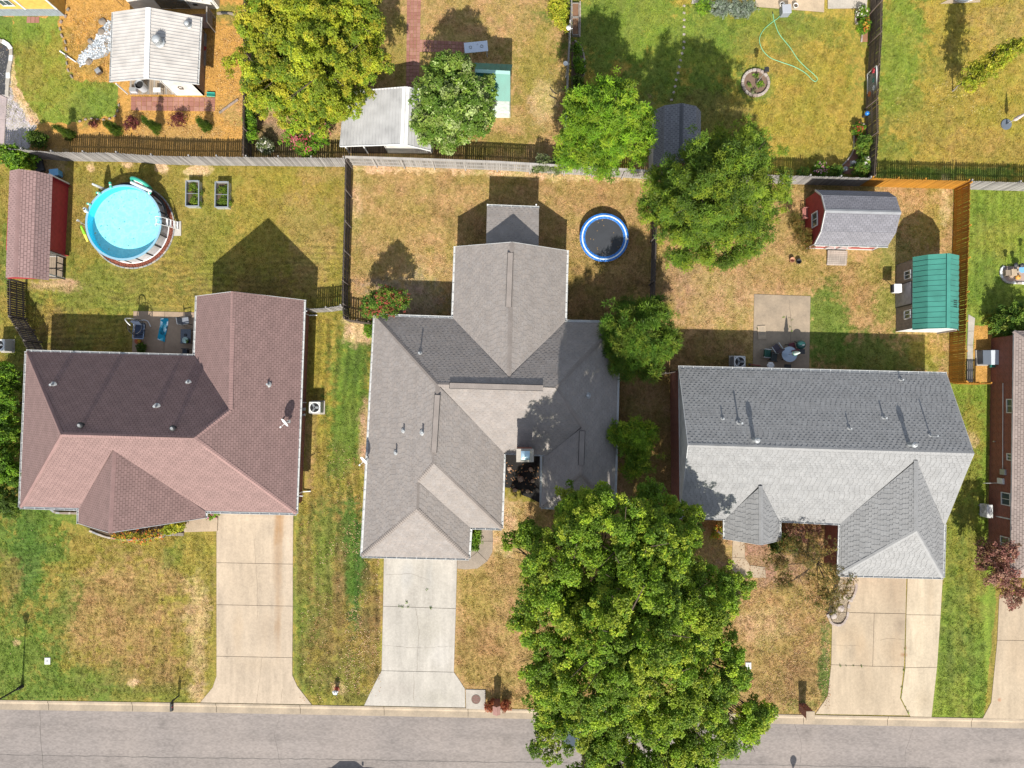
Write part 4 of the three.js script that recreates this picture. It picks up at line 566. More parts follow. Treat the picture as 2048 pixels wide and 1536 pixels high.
// ------------------------------------------------------------------ pale grey house
{
  const t = thing('house', 'brick house with a light grey shingle roof and two front gables beside the wide driveway', 'house', P(1620, 900)), o = SH.grey;
  const NW = e26(1357, 735), NE = e26(1893, 748), RW = P(1376, 890, 5.45), RE = P(1948, 907, 5.45), SE = e26(1889, 1050), SW = e26(1360, 1034), q = P(1833, 921, 5.25), qw = e26(1681, 1047), hp = P(1833, 1062, 5.25), gw = e26(1677, 1150), ge = e26(1886, 1155);
  const bL = e26(1450, 1037), bA = P(1522, 972, 4.15), bR = e26(1559, 1041), bl = e26(1450, 1078), br = e26(1559, 1081), bF = P(1522, 1090, 4.15);
  roofSlope(t, [NW, NE, RE, RW], o); roofSlope(t, [RW, RE, SE, q, qw, bR, bA, bL, SW], o); roofSlope(t, [q, qw, gw, hp], o); roofSlope(t, [q, hp, ge, SE], o); roofSlope(t, [hp, gw, ge], o);
  roofSlope(t, [bA, bL, bl, bF], o); roofSlope(t, [bA, bF, br, bR], o);
  caps(t, [[RW, RE], [q, hp], [hp, gw], [hp, ge], [bA, bF]], o, 0.55);
  const pl = [NW, NE, SE, ge, gw, qw, bR, br, bl, bL, SW].map(xz), W0 = inset(pl, 0.2);
  const body = [NW, NE, SE, ge, gw, qw, SW].map(xz);
  const wb = inset(body, 0.22); for (const i of [0, 6]) wb[i][0] -= 0.15; wb[1][0] += 0.15; walls(t, wb, 0, 2.52, M.brick); part(t, 'soffit', slab(pl, 2.5, 2.56), M.white);
  gable(t, SW, NW, RW, [0.03, 0], M.vinyl); gable(t, NE, SE, RE, [-0.03, 0], M.vinyl); gable(t, bl, br, bF, [0, -0.3], M.vinyl);
  for (const [p, s] of [[bl, 1], [br, -1]]) part(t, 'porch_post', [rod(xz3(p, 0.15 * s, -0.15, 0), xz3(p, 0.15 * s, -0.15, 2.5), 0.07)], M.white);
  gutter(t, NW, NE, [0, -1]); gutter(t, SW, bL, [0, 1]); gutter(t, bR, qw, [0, 1]); gutter(t, qw, gw, [-1, 0]); gutter(t, gw, ge, [0, 1]); gutter(t, ge, SE, [1, 0]); gutter(t, bL, bl, [-1, 0]); gutter(t, bR, br, [1, 0]);
  ventPipe(t, 1445, 838, 0.3, 0.045); ventPipe(t, 1477, 846, 0.75, 0.06); ventPipe(t, 1698, 857, 0.35, 0.045); ventPipe(t, 1767, 836, 0.4, 0.05); ventPipe(t, 1801, 760, 0.35, 0.05); ventPipe(t, 1860, 871, 0.85, 0.045);
  roofVent(t, 1507, 879, M.galv, 0.2, 0.75); roofVent(t, 1817, 888, M.galv, 0.2, 0.75);
  part(t, 'garage_door', [0, 1, 2, 3].map((i) => bx(5, 0.5, 0.05, P(1782, 1140).x - 0.5, 0.28 + i * 0.52, P(1782, 1130).z - 0.3)), M.white);
}
function xz3(p, dx, dz, y) { return V(p.x + dx, y, p.z + dz); }
// ------------------------------------------------------------------ brick house at the edge of the frame
{
  const t = thing('house', 'brick house with a blush shingle roof and a conduit along its long side wall', 'house', P(2150, 900)), o = SH.blush;
  const NW = e26(2028, 662), SW = e26(2021, 1155), NE = P(2420, 662, 2.6), SE = P(2420, 1160, 2.6), A = P(2245, 800, 5.6), B = P(2245, 1010, 5.6);
  roofSlope(t, [NW, A, B, SW], o); roofSlope(t, [NW, NE, A], o); roofSlope(t, [NE, SE, B, A], o); roofSlope(t, [SW, B, SE], o);
  caps(t, [[A, B], [NW, A], [SW, B], [NE, A], [SE, B]], o);
  const pl = [NW, SW, SE, NE].map(xz), w = inset(pl, 0.3); walls(t, w, 0, 2.52, M.brick); part(t, 'soffit', slab(pl, 2.5, 2.56), M.white);
  const wx = (z) => { const a = w[0], b = w[1]; return a[0] + (b[0] - a[0]) * (z - a[1]) / (b[1] - a[1]) - 0.06; };
  for (const [py, ww, hh, yy] of [[812, 1.0, 0.62, 2.0], [914, 0.5, 0.5, 2.05], [998, 0.9, 0.9, 1.75], [1087, 0.95, 0.9, 1.75]]) { const z = P(2012, py, yy).z; pane(t, wx(z), yy, z, -Math.PI / 2, ww, hh); }
  const box = (px, py, h, a, b, c, m) => { const z = P(px, py, h).z; return rbx(a, b, c, 0.02, wx(z) - a / 2, h, z); };
  part(t, 'meter_box', [box(2008, 944, 1.5, 0.14, 0.5, 0.4)], M.galv); part(t, 'meter_box', [box(2004, 962, 1.3, 0.16, 0.55, 0.4)], M.white); part(t, 'junction_box', [box(1998, 960, 1.1, 0.1, 0.25, 0.2)], M.grey);
  const cz0 = P(2010, 766, 1.3).z, cz1 = P(2006, 940, 1.5).z; part(t, 'conduit', [rod(V(wx(cz0) - 0.06, 1.35, cz0), V(wx(cz1) - 0.06, 1.45, cz1), 0.025)], M.white);
  part(t, 'conduit', [rod(V(wx(P(1990, 966).z) - 0.03, 1.0, P(1990, 966, 1).z), V(wx(P(1990, 966).z) - 0.5, 0.1, P(1985, 966).z), 0.02)], M.white);
  part(t, 'downpipe', [rod(P(2019, 1038, 2.2), P(1985, 1031, 0.3), 0.05)], M.white);
  part(t, 'hose_tap', [cyl(0.05, 0.05, 0.1, wx(P(1985, 882).z) - 0.08, 0.6, P(1985, 882).z, 8, 0, 0, Math.PI / 2), tor(0.06, 0.015, wx(P(1985, 882).z) - 0.14, 0.62, P(1985, 882).z, 0, 12)], M.steel);
}

// ------------------------------------------------------------------ fences, picket by picket
const picketGeo = [0, 1, 2].map((k) => { const w = 0.139, s = new THREE.Shape(), h = 1 + (k - 1) * 0.012; s.moveTo(-w / 2, 0); s.lineTo(w / 2, 0); s.lineTo(w / 2, h - 0.035); s.lineTo(w / 2 - 0.035, h); s.lineTo(-w / 2 + 0.035, h); s.lineTo(-w / 2, h - 0.035); s.closePath(); const g = new THREE.ExtrudeGeometry(s, { depth: 0.018, bevelEnabled: false }); g.translate(0, 0, -0.009); return metric(g); });
const tones = (base, v = 0.16, rough = 0.9) => [0, 1, 2, 3].map((i) => mat(base.map((c) => c * (1 + (i - 1.5) * v)), rough, { map: TX.wood, rs: 0.7 }));
const FW = { grey: tones([0.33, 0.315, 0.305]), pale: tones([0.36, 0.34, 0.32]), brown: tones([0.14, 0.105, 0.082]), dark: tones([0.12, 0.1, 0.09]), orange: tones([0.5, 0.225, 0.022], 0.1, 0.7) };
function fence(label, top, o = {}) {
  const h = o.h || 1.83, pts = top.map(([x, y]) => { const p = P(x, y, h); return V(p.x, 0, p.z); }), t = thing('fence', label, 'fence', pts[0].clone()), q = rng((top[0][0] * 13 + top[0][1]) | 0), W = FW[o.wood || 'grey'], side = o.side || 1;
  const rails = [], posts = [], capB = [];
  for (let i = 0; i + 1 < pts.length; i++) {
    const a = pts[i], b = pts[i + 1], d = b.clone().sub(a), L = d.length(), u = d.clone().normalize(), nrm = V(-u.z, 0, u.x).multiplyScalar(side), ry = -Math.atan2(u.z, u.x), pitch = o.pitch || 0.152, n = Math.floor(L / pitch);
    for (let k = 0; k < n; k++) {
      if (q() < (o.miss || 0)) continue;
      const p = a.clone().addScaledVector(u, (k + 0.5) * L / n), m = new THREE.Mesh(picketGeo[q() * 3 | 0], W[q() * 4 | 0]);
      m.name = 'picket'; m.castShadow = m.receiveShadow = true; m.position.copy(p).sub(t.position); m.position.y = (o.y0 || 0.03) + (q() - 0.5) * 0.03; m.scale.set(0.93 + q() * 0.06, h - 0.03, 1); m.rotation.set((q() - 0.5) * 0.012, ry, (q() - 0.5) * 0.016); t.add(m);
    }
    for (const y of o.rails || [0.3, 0.95, 1.6]) rails.push(bar(a.clone().addScaledVector(nrm, 0.03).setY(y), b.clone().addScaledVector(nrm, 0.03).setY(y), 0.04, 0.09));
    const np = Math.max(1, Math.round(L / 2.4)); for (let k = 0; k <= np; k++) { if (k === np && i + 2 < pts.length) continue; const p = a.clone().addScaledVector(u, Math.min(L - 0.06, Math.max(0.06, k * L / np))).addScaledVector(nrm, 0.09); posts.push(bx(0.09, h + 0.04, 0.09, p.x, h / 2 + 0.02, p.z, ry)); }
    if (o.cap) capB.push(bar(a.clone().addScaledVector(nrm, 0.03).setY(h + 0.02), b.clone().addScaledVector(nrm, 0.03).setY(h + 0.02), 0.14, 0.035));
  }
  for (const r of rails) part(t, 'rail', r, W[2]); for (const p of posts) part(t, 'post', p, W[o.postTone ?? 3]); for (const c of capB) part(t, 'cap_board', c, W[3]);
  return t;
}
fence('long weathered grey picket fence running behind the round pool yard', [[-30, 294], [40, 299], [100, 304], [230, 306], [300, 311], [375, 313], [490, 314], [688, 316]], { side: -1 });
fence('grey picket fence with cap board and rails behind the trampoline yard', [[690, 313], [800, 316], [992, 323], [1130, 331], [1250, 338], [1312, 342]], { side: 1, cap: true, wood: 'pale' });
fence('grey picket fence behind the red barn shed, meeting the orange boards', [[1313, 342], [1560, 350.5], [1744, 356]], { side: -1 });
fence('freshly stained orange picket fence behind the red barn shed', [[1745, 356], [1850, 359.5], [1940, 362]], { side: -1, wood: 'orange' });
fence('tall orange stained picket fence beside the teal roofed shed', [[1941, 362.5], [1939, 448], [1935, 581], [1932.5, 640], [1930, 764]], { side: -1, wood: 'orange' });
fence('grey picket fence along the bright green lawn past the orange fence', [[1943, 362], [2040, 365], [2160, 368]], { side: -1 });
fence('dark brown picket fence between the bark garden and the yellow-green tree', [[487, -60], [486, 100], [485, 200], [484, 311]], { side: -1, wood: 'brown' });
fence('thin weathered fence between the teal roofed shelter and the green lawn', [[1146, -50], [1143, 40], [1138, 130], [1134, 240], [1129, 328]], { side: 1, wood: 'grey' });
fence('brown picket fence with bracing rails and a flower trellis beside the hose lawn', [[1767, -60], [1765, 62], [1757, 195], [1758, 262], [1752, 353]], { side: 1, wood: 'brown', postTone: 2 });
fence('dark picket fence between the pool yard and the trampoline yard', [[690, 318], [688, 440], [684, 560], [684, 606], [686, 637]], { side: -1, wood: 'dark' });
fence('dark weathered fence between the trampoline and the big round shade tree', [[1317, 346], [1314, 470], [1311, 560], [1309, 640]], { side: 1, wood: 'dark' });
fence('weathered grey fence bending round the corner of the red shed patio yard', [[14, 556], [15, 632], [30, 655], [45, 680], [56, 704]], { side: -1, wood: 'dark' });
fence('short pale gate fence joining the red roof to the side fence', [[611, 619], [650, 617], [683, 612]], { side: -1, wood: 'pale', h: 1.7 });
fence('short picket fence beside the crape myrtle at the grey-brown house', [[687, 638], [712, 642], [738, 646]], { side: -1, wood: 'brown', h: 1.75 });
fence('short dark fence between the grey-brown house and the pale grey house', [[1306, 749], [1330, 748], [1354, 744]], { side: -1, wood: 'dark', h: 1.6 });
fence('short orange fence from the tall orange fence to the brick side wall', [[1933, 766], [1958, 767], [1984, 768]], { side: -1, wood: 'orange', h: 1.7 });

// ------------------------------------------------------------------ sheds and shelters
function prismEnds(t, A, B, prof, m, name = 'gable_wall', back = 0.12) { // end walls under a roof profile, A and B on the ground at the two ends
  const u = B.clone().sub(A).setY(0).normalize(), n = V(-u.z, 0, u.x), out = [];
  for (const [p, s] of [[A, 1], [B, -1]]) { const o = p.clone().addScaledVector(u, back * s); const pts = [...prof.map(([a, y]) => o.clone().addScaledVector(n, a * 0.97).setY(y - 0.06)), o.clone().addScaledVector(n, prof[prof.length - 1][0] * 0.97).setY(0), o.clone().addScaledVector(n, prof[0][0] * 0.97).setY(0)]; out.push(part(t, name, [face(pts)], m)); }
  return out;
}
function roofProfile(t, A, B, prof, make) { const u = B.clone().sub(A).setY(0).normalize(), n = V(-u.z, 0, u.x), at = (p, i) => p.clone().addScaledVector(n, prof[i][0]).setY(prof[i][1]); for (let i = 0; i + 1 < prof.length; i++) make([at(A, i), at(B, i), at(B, i + 1), at(A, i + 1)], i); return (p, a, y) => p.clone().addScaledVector(n, a).setY(y); }
function metalSlope(t, q, m, space = 0.3, along = false, ribH = 0.025, ribW = 0.035) { // q: a, b along one edge, then c, d along the other; ribs run b->c, or a->b
  const [a, b, c, d] = along ? [q[1], q[2], q[3], q[0]] : q;
  const n = newell(q); if (n.y < 0) n.negate(); const base = face(q), gs = [base, (() => { const g = face(q.map((p) => p.clone().addScaledVector(n, -0.03))); return g; })()];
  const L = a.distanceTo(b), k = Math.max(1, Math.round(L / space));
  for (let i = 0; i <= k; i++) { const f = i / k, p = a.clone().lerp(b, f).addScaledVector(n, ribH / 2), r = d.clone().lerp(c, f).addScaledVector(n, ribH / 2); gs.push(bar(p, r, ribW, ribH)); }
  return part(t, 'roof_panel', gs, m);
}
{ // red shed with a gambrel roof and a small porch
  const A = P(38, 338, 3.4).setY(0), B = P(30, 554, 3.4).setY(0), t = thing('garden_shed', 'red shed with a pink shingled gambrel roof and small railed porch near the pool', 'shed', A.clone());
  const prof = [[-1.5, 2.2], [-0.92, 3.0], [0, 3.4], [0.92, 3.0], [1.5, 2.2]].map(([a, y]) => [-a, y]), o = SH.blush2 = { ...SH.red, top: [0.33, 0.215, 0.205], E: 0.19, lift: 0.02 };
  const f = roofProfile(t, A, B, prof, (q) => roofSlope(t, q, o)); prismEnds(t, A, A.clone().lerp(B, 0.72), prof, M.redPaint); part(t, 'gable_wall', [face(prof.map(([a, y]) => f(B, a * 0.97, y - 0.06).add(V(0, 0, -0.1))))], M.redPaint);
  caps(t, [[f(A, 0, 3.4), f(B, 0, 3.4)]], o, 0.45);
  const p0 = A.clone().lerp(B, 0.03), p1 = A.clone().lerp(B, 0.75), wx = (p) => P(137, 368).x + (p.z - A.z) * -0.012;
  const x0 = P(138, 368, 0).x, z0 = P(138, 368).z, z1 = P(131, 514).z, x1 = P(131, 514).x;
  part(t, 'wall', [bar(V(x0 - 0.06, 1.1, z0), V(x1 - 0.06, 1.1, z1), 0.08, 2.2), bar(V(x0 - 2.72, 1.1, z0), V(x1 - 2.72, 1.1, z1), 0.08, 2.2)], M.redPaint);
  part(t, 'corner_board', [bx(0.1, 2.2, 0.1, x0, 1.1, z0), bx(0.1, 2.2, 0.1, x1, 1.1, z1)], M.white);
  part(t, 'wall', [bx(2.7, 2.1, 0.06, x1 - 1.38, 1.05, z1)], M.white);
  const q = rng(3); for (let i = 0; i < 19; i++) part(t, 'deck_board', bx(0.135, 0.03, 1.62, x1 - 2.7 + i * 0.145, 0.2 + q() * 0.006, z1 + 0.85), M.deck);
  part(t, 'railing', [bar(V(x1, 0.95, z1 + 0.1), V(x1 - 0.02, 0.95, z1 + 1.7), 0.05, 0.07), bar(V(x1, 0.95, z1 + 1.68), V(x1 - 1.2, 0.95, z1 + 1.7), 0.05, 0.05), ...[0.1, 0.6, 1.1, 1.66].map((s) => bx(0.06, 0.95, 0.06, x1, 0.47, z1 + s))], M.dark);
  part(t, 'post', [bx(0.1, 2.2, 0.1, x1 - 0.05, 1.1, z1 + 1.6)], M.white);
  part(t, 'antenna_wire', [rod(P(33, 500, 3.3), P(29, 552, 3.25), 0.02)], M.redPaint);
}
{ // barn shed
  const A = P(1651, 421, 3.5).setY(0), B = P(1802, 425, 3.5).setY(0), t = thing('barn_shed', 'red barn shaped shed with grey shingles, white trim and a wooden ramp', 'shed', A.clone());
  const prof = [[-1.92, 1.9], [-1.25, 2.9], [0, 3.5], [1.25, 2.9], [1.92, 1.9]], o = SH.shed, f = roofProfile(t, A, B, prof, (q) => roofSlope(t, q, o));
  prismEnds(t, A, B, prof, M.redWood, 'gable_wall', 0.1); caps(t, [[f(A, 0, 3.5), f(B, 0, 3.5)]], o, 0.45);
  const lip = prof.map(([a, y]) => f(A, a, y - 0.05)); for (let i = 0; i < 4; i++) part(t, 'barge_board', bar(lip[i], lip[i + 1], 0.05, 0.12), M.trim);
  const a = f(A.clone().lerp(B, 0.02), 1.75, 0), b = f(A.clone().lerp(B, 0.98), 1.75, 0), u = b.clone().sub(a).normalize(), L = a.distanceTo(b), ry = -Math.atan2(u.z, u.x), on = (s, y, dz = 0.06) => V(a.x + u.x * s - u.z * dz, y, a.z + u.z * s + u.x * dz);
  part(t, 'wall', [bar(a.clone().setY(0.95), b.clone().setY(0.95), 0.08, 1.9)], mat([0.42, 0.09, 0.075], 0.8, { map: TX.wood }));
  const W = (s, y, w, h) => { const p = on(s, y); return bx(w, h, 0.04, p.x, p.y, p.z, ry); };
  part(t, 'trim_board', [W(L / 2, 1.85, L, 0.12), W(L / 2, 0.08, L, 0.14), W(0.06, 0.95, 0.12, 1.9), W(L - 0.06, 0.95, 0.12, 1.9)], M.trim);
  for (const k of [0, 1]) { const s = 1.35 + k * 0.9, d = part(t, 'door', [W(s + 0.38, 0.95, 0.84, 1.7)], mat([0.6, 0.36, 0.34], 0.7, { map: TX.wood })); part(t, 'door_brace', [bar(on(s, 0.2, 0.1), on(s + 0.8, 1.7, 0.1), 0.03, 0.08), bar(on(s + 0.8, 0.2, 0.1), on(s, 1.7, 0.1), 0.03, 0.08), bar(on(s, 0.2, 0.1), on(s + 0.8, 0.2, 0.1), 0.03, 0.08), bar(on(s, 1.7, 0.1), on(s + 0.8, 1.7, 0.1), 0.03, 0.08), bar(on(s, 0.2, 0.1), on(s, 1.7, 0.1), 0.03, 0.08)], M.trim, d); }
  for (const s of [0.7, 3.9]) { const p = on(s, 1.3, 0.05); pane(t, p.x, p.y, p.z, ry, 0.7, 0.75); }
  const wp = f(A.clone().lerp(B, 0.0).addScaledVector(u, 0.06), 0.15, 1.75); pane(t, wp.x, 1.75, wp.z, -Math.PI / 2, 1.05, 0.9);
  gutter(t, f(A, 1.92, 1.9), f(B, 1.92, 1.9), [0, 1]);
  const rp = P(1672, 501), q = rng(8), rm = [0, 1, 2].map((i) => mat([0.36 + i * 0.04, 0.31 + i * 0.03, 0.27 + i * 0.025], 0.9, { map: TX.wood, rs: 0.8 })); for (let i = 0; i < 8; i++) part(t, 'ramp_plank', bx(1.45, 0.03, 0.125, rp.x + (q() - 0.5) * 0.03, 0.26 - i * 0.028, rp.z + 0.12 + i * 0.133, ry, 0.2), rm[q() * 3 | 0]);
}
{ // teal metal shed
  const xc = P(1835, 560).x, A = V(xc, 0, P(1895, 507, 3.6).z), B = V(xc - 0.12, 0, P(1893, 656, 3.6).z), t = thing('metal_shed', 'beige metal shed with a teal gambrel roof against the orange fence', 'shed', A.clone());
  const prof = [[1.62, 2.2], [1.06, 3.05], [0, 3.6], [-1.06, 3.05], [-1.62, 2.2]]; M.tealRoof = mat([0.06, 0.27, 0.215], 0.45, { map: TX.grime, rs: 0.3 });
  const f = roofProfile(t, A, B, prof, (q) => metalSlope(t, q, M.tealRoof, 0.36, false, 0.03, 0.03)); const beige = mat([0.33, 0.28, 0.245], 0.7, { map: TX.grime });
  prismEnds(t, A, B, prof, M.white, 'gable_wall', 0.1); part(t, 'ridge_cap', [bar(f(A, 0, 3.62), f(B, 0, 3.62), 0.25, 0.03)], M.tealRoof);
  const a = f(A.clone().lerp(B, 0.03), 1.5, 0), b = f(A.clone().lerp(B, 0.97), 1.5, 0), L = a.distanceTo(b), gs = [bar(a.clone().setY(1.08), b.clone().setY(1.08), 0.08, 2.16)]; for (let s = 0; s <= L; s += 0.23) { const p = a.clone().lerp(b, s / L); gs.push(bx(0.03, 2.1, 0.05, p.x - 0.05, 1.08, p.z)); } part(t, 'wall', gs, beige); part(t, 'wall', [bar(f(A, -1.5, 1.08), f(B, -1.5, 1.08), 0.08, 2.16)], beige);
  const d = a.clone().lerp(b, 0.48), dr = part(t, 'roll_up_door', [bx(0.05, 1.95, 1.55, d.x - 0.09, 1.0, d.z)], mat([0.36, 0.35, 0.38], 0.6, { map: TX.grime })); part(t, 'door_frame', [bx(0.07, 2.0, 0.06, d.x - 0.09, 1.0, d.z - 0.8), bx(0.07, 2.0, 0.06, d.x - 0.09, 1.0, d.z + 0.8)], M.dark, dr);
  for (const s of [0.2, 0.79]) { const p = a.clone().lerp(b, s); pane(t, p.x - 0.07, 1.55, p.z, -Math.PI / 2, 0.62, 0.8); }
  const lv = []; for (let i = 0; i < 4; i++) for (let k = 0; k < 3; k++) { const p = f(A.clone().lerp(B, 0.62 + i * 0.028), -0.6 - k * 0.13, 3.32 - k * 0.07); lv.push(bx(0.07, 0.03, 0.05, p.x, p.y, p.z, 0, 0, -0.48)); } part(t, 'roof_louvre', lv, M.black);
}
{ // dark roofed shed under the trees
  const xc = P(1342, 260).x, A = V(xc, 0, P(1380, 207, 3.2).z), B = V(xc - 0.1, 0, P(1375, 326, 3.2).z), t = thing('garden_shed', 'shed with a dark charcoal gambrel roof and red front under the big shade tree', 'shed', A.clone());
  const prof = [[1.66, 2.0], [1.1, 2.85], [0, 3.25], [-1.1, 2.85], [-1.66, 2.0]], f = roofProfile(t, A, B, prof, (q) => roofSlope(t, q, SH.charcoal)); prismEnds(t, A, B, prof, M.redPaint); caps(t, [[f(A, 0, 3.25), f(B, 0, 3.25)]], SH.charcoal, 0.4);
  for (const s of [1.55, -1.55]) part(t, 'wall', [bar(f(A, s, 1.0), f(B, s, 1.0), 0.08, 2.0)], M.vinyl);
  part(t, 'door', [bx(1.3, 1.8, 0.05, B.x, 0.95, B.z - 0.08)], M.white);
}
{ // metal roofed shed with an open lean-to
  const r0 = P(812, 174, 3.0), r1 = P(807.5, 289, 3.0), w0 = P(690, 184, 2.1), w1 = P(680, 293, 2.1), e0 = P(858, 182, 2.35), e1 = P(861, 302, 2.35), t = thing('garden_shed', 'white shed with a ribbed pale metal roof and open lean-to beside the paver path', 'shed', r0.clone().setY(0)), m = mat([0.52, 0.52, 0.525], 0.5, { metalness: 0.1, map: TX.grime, rs: 0.3 });
  metalSlope(t, [r0, r1, w1, w0], m, 0.24, true, 0.06, 0.045); metalSlope(t, [r0, r1, e1, e0], m, 0.24, true, 0.06, 0.045); part(t, 'ridge_cap', [bar(r0.clone().add(V(-0.08, 0.02, 0)), r1.clone().add(V(-0.08, 0.02, 0)), 0.32, 0.03), bar(r0.clone().add(V(0.14, 0, 0)), r1.clone().add(V(0.14, 0, 0)), 0.25, 0.03)], M.white);
  for (const [p, s] of [[w1, r1], [r1, e1], [w0, r0], [r0, e0]]) part(t, 'fascia', [bar(p, s, 0.05, 0.1)], M.white);
  const xl = P(777, 300).x, zl = P(807, 300, 0).z + 0.25, zb = r0.z + 0.3, xr = e1.x - 0.15, wall = []; wall.push(bx(0.1, 2.6, zl - zb, xl, 1.3, (zl + zb) / 2), bx(0.1, 2.3, zl - zb, xr, 1.15, (zl + zb) / 2)); part(t, 'wall', wall, M.vinyl);
  for (const z of [zl, zb]) part(t, 'gable_wall', [face([V(xl, 0, z), V(xr, 0, z), V(xr, 2.25, z), V(r1.x, 2.93, z), V(xl, 2.65, z)])], M.vinyl);
  pane(t, (xl + xr) / 2 + 0.1, 1.9, zl + 0.02, 0, 1.0, 0.45);
  for (const [z, x] of [[zl, w1.x + 0.2], [zb, w1.x + 0.2], [(zl + zb) / 2, w1.x + 0.2], [zl, (w1.x + xl) / 2]]) part(t, 'post', bx(0.1, 2.05, 0.1, x, 1.02, z), M.white);
  part(t, 'floor', bx(xl - w1.x - 0.2, 0.06, zl - zb, (xl + w1.x) / 2, 0.04, (zl + zb) / 2), M.soil);
}
{ // tall teal shelter
  const rw = P(950, 142, 4.0), re = P(1020, 146, 4.0), t = thing('shelter', 'tall teal metal roofed shelter with a pale front beside the glossy green tree', 'shelter', rw.clone().setY(0)), nw = P(950, 125.5, 3.0), ne = P(1025, 129, 3.0), sw = P(948, 200, 3.0), se = P(1020, 203, 3.0);
  metalSlope(t, [rw, re, ne, nw], M.teal, 0.33); metalSlope(t, [rw, re, se, sw], M.teal, 0.33); part(t, 'ridge_cap', [bar(rw.clone().setY(4.03), re.clone().setY(4.03), 0.24, 0.03)], mat([0.3, 0.5, 0.45], 0.5));
  const pz = sw.z - 0.05, pale = mat([0.6, 0.7, 0.66], 0.6, { map: TX.grime }); const bd = [bx(se.x - sw.x - 0.1, 2.9, 0.06, (se.x + sw.x) / 2, 1.45, pz)]; for (let x = sw.x + 0.1; x < se.x; x += 0.24) bd.push(bx(0.03, 2.85, 0.03, x, 1.45, pz + 0.04)); part(t, 'wall', bd, pale); part(t, 'trim_board', [bx(se.x - sw.x, 0.1, 0.05, (se.x + sw.x) / 2, 0.85, pz + 0.05), bx(se.x - sw.x, 0.12, 0.06, (se.x + sw.x) / 2, 2.92, pz + 0.06)], M.trim);
  part(t, 'wall', [bx(0.06, 2.9, pz - nw.z - 0.2, re.x - 0.1, 1.45, (pz + nw.z) / 2), bx(0.06, 2.9, pz - nw.z - 0.2, rw.x + 0.1, 1.45, (pz + nw.z) / 2), bx(se.x - sw.x - 0.1, 2.9, 0.06, (se.x + sw.x) / 2, 1.45, nw.z + 0.1)], pale);
}
{ // white roofed porch shed in the bark garden
  const r0 = P(297, 15.5, 2.95), r1 = P(293, 157, 2.95), w0 = P(227, 25, 2.15), w1 = P(222, 163, 2.15), e0 = P(401, 35, 2.15), e1 = P(394, 168, 2.15), t = thing('porch_shed', 'small white shed house with ribbed metal roof, turbine vents and plank porch', 'shed', r0.clone().setY(0)), m = mat([0.56, 0.53, 0.5], 0.5, { map: TX.grime, rs: 0.3 });
  for (const q of [[r0, r1, w1, w0], [r0, r1, e1, e0]]) { metalSlope(t, q, m, 0.235, false, 0.035, 0.05); }
  part(t, 'ridge_cap', [bar(r0.clone().setY(2.98), r1.clone().setY(2.98), 0.34, 0.03)], mat([0.62, 0.64, 0.66], 0.45)); gutter(t, e1, e0, [1, 0]); gutter(t, w1, w0, [-1, 0]);
  part(t, 'fascia', [bar(w1, r1, 0.05, 0.12)], M.trim); part(t, 'fascia', [bar(r1, e1, 0.05, 0.12)], M.trim);
  const xw = P(262, 188).x, xm = P(352, 190).x, xe = P(409, 191).x, zs = P(400, 191).z, zn = r0.z + 0.2, zp = zs - 1.15;
  part(t, 'wall', [bx(xe - xm, 2.15, 0.1, (xe + xm) / 2, 1.08, zs - 0.05)], M.vinyl); part(t, 'wall', [bx(0.1, 2.15, zs - zn, xe - 0.05, 1.08, (zs + zn) / 2)], mat([0.3, 0.22, 0.18], 0.8, { map: TX.wood })); part(t, 'wall', [bx(xm - xw, 2.15, 0.1, (xm + xw) / 2, 1.08, zp), bx(0.1, 2.15, zs - zp, xm, 1.08, (zs + zp) / 2), bx(0.1, 2.15, zp - zn, xw, 1.08, (zp + zn) / 2), bx(xe - xw, 2.15, 0.1, (xe + xw) / 2, 1.08, zn)], M.vinyl);
  const q = rng(31); for (let i = 0; i < 23; i++) part(t, 'deck_board', bx(0.135, 0.04, zs - zp - 0.06, xw + 0.1 + i * 0.146, 0.22 + q() * 0.006, (zs + zp) / 2 + 0.05), i % 3 ? M.deck : M.deckGrey);
  part(t, 'railing', [bar(P(232, 167, 2.0), V(xw - 0.1, 0.25, zs), 0.08, 0.08)], M.white);
  for (const [x, y, s] of [[319, 85, 0.32], [377, 51, 0.2]]) { const p = P(x, y, x < 340 ? 2.85 : 2.35); const v = part(t, 'turbine_vent', [ball(s, p.x, p.y + s * 1.2, p.z, 0.85, 18), cyl(s * 0.62, s * 0.7, s * 1.5, p.x, p.y + s * 0.3, p.z, 16), cyl(s * 0.9, s * 1.15, 0.05, p.x, p.y, p.z, 8)], M.galv); const fins = []; for (let k = 0; k < 14; k++) { const a = k / 14 * 6.283; fins.push(put(bx(0.012, s * 1.3, 0.04, 0, 0, 0), p.x + Math.cos(a) * s * 0.98, p.y + s * 1.2, p.z + Math.sin(a) * s * 0.98, -a, 0.35)); } part(t, 'vent_fin', fins, M.grey, v); }
  part(t, 'wall_ornament', [tor(0.16, 0.03, P(362, 182, 1.2).x, 1.3, zs + 0.02, 0, 16), bx(0.3, 0.06, 0.05, P(362, 182, 1.2).x, 1.1, zs + 0.03)], M.bark);
}

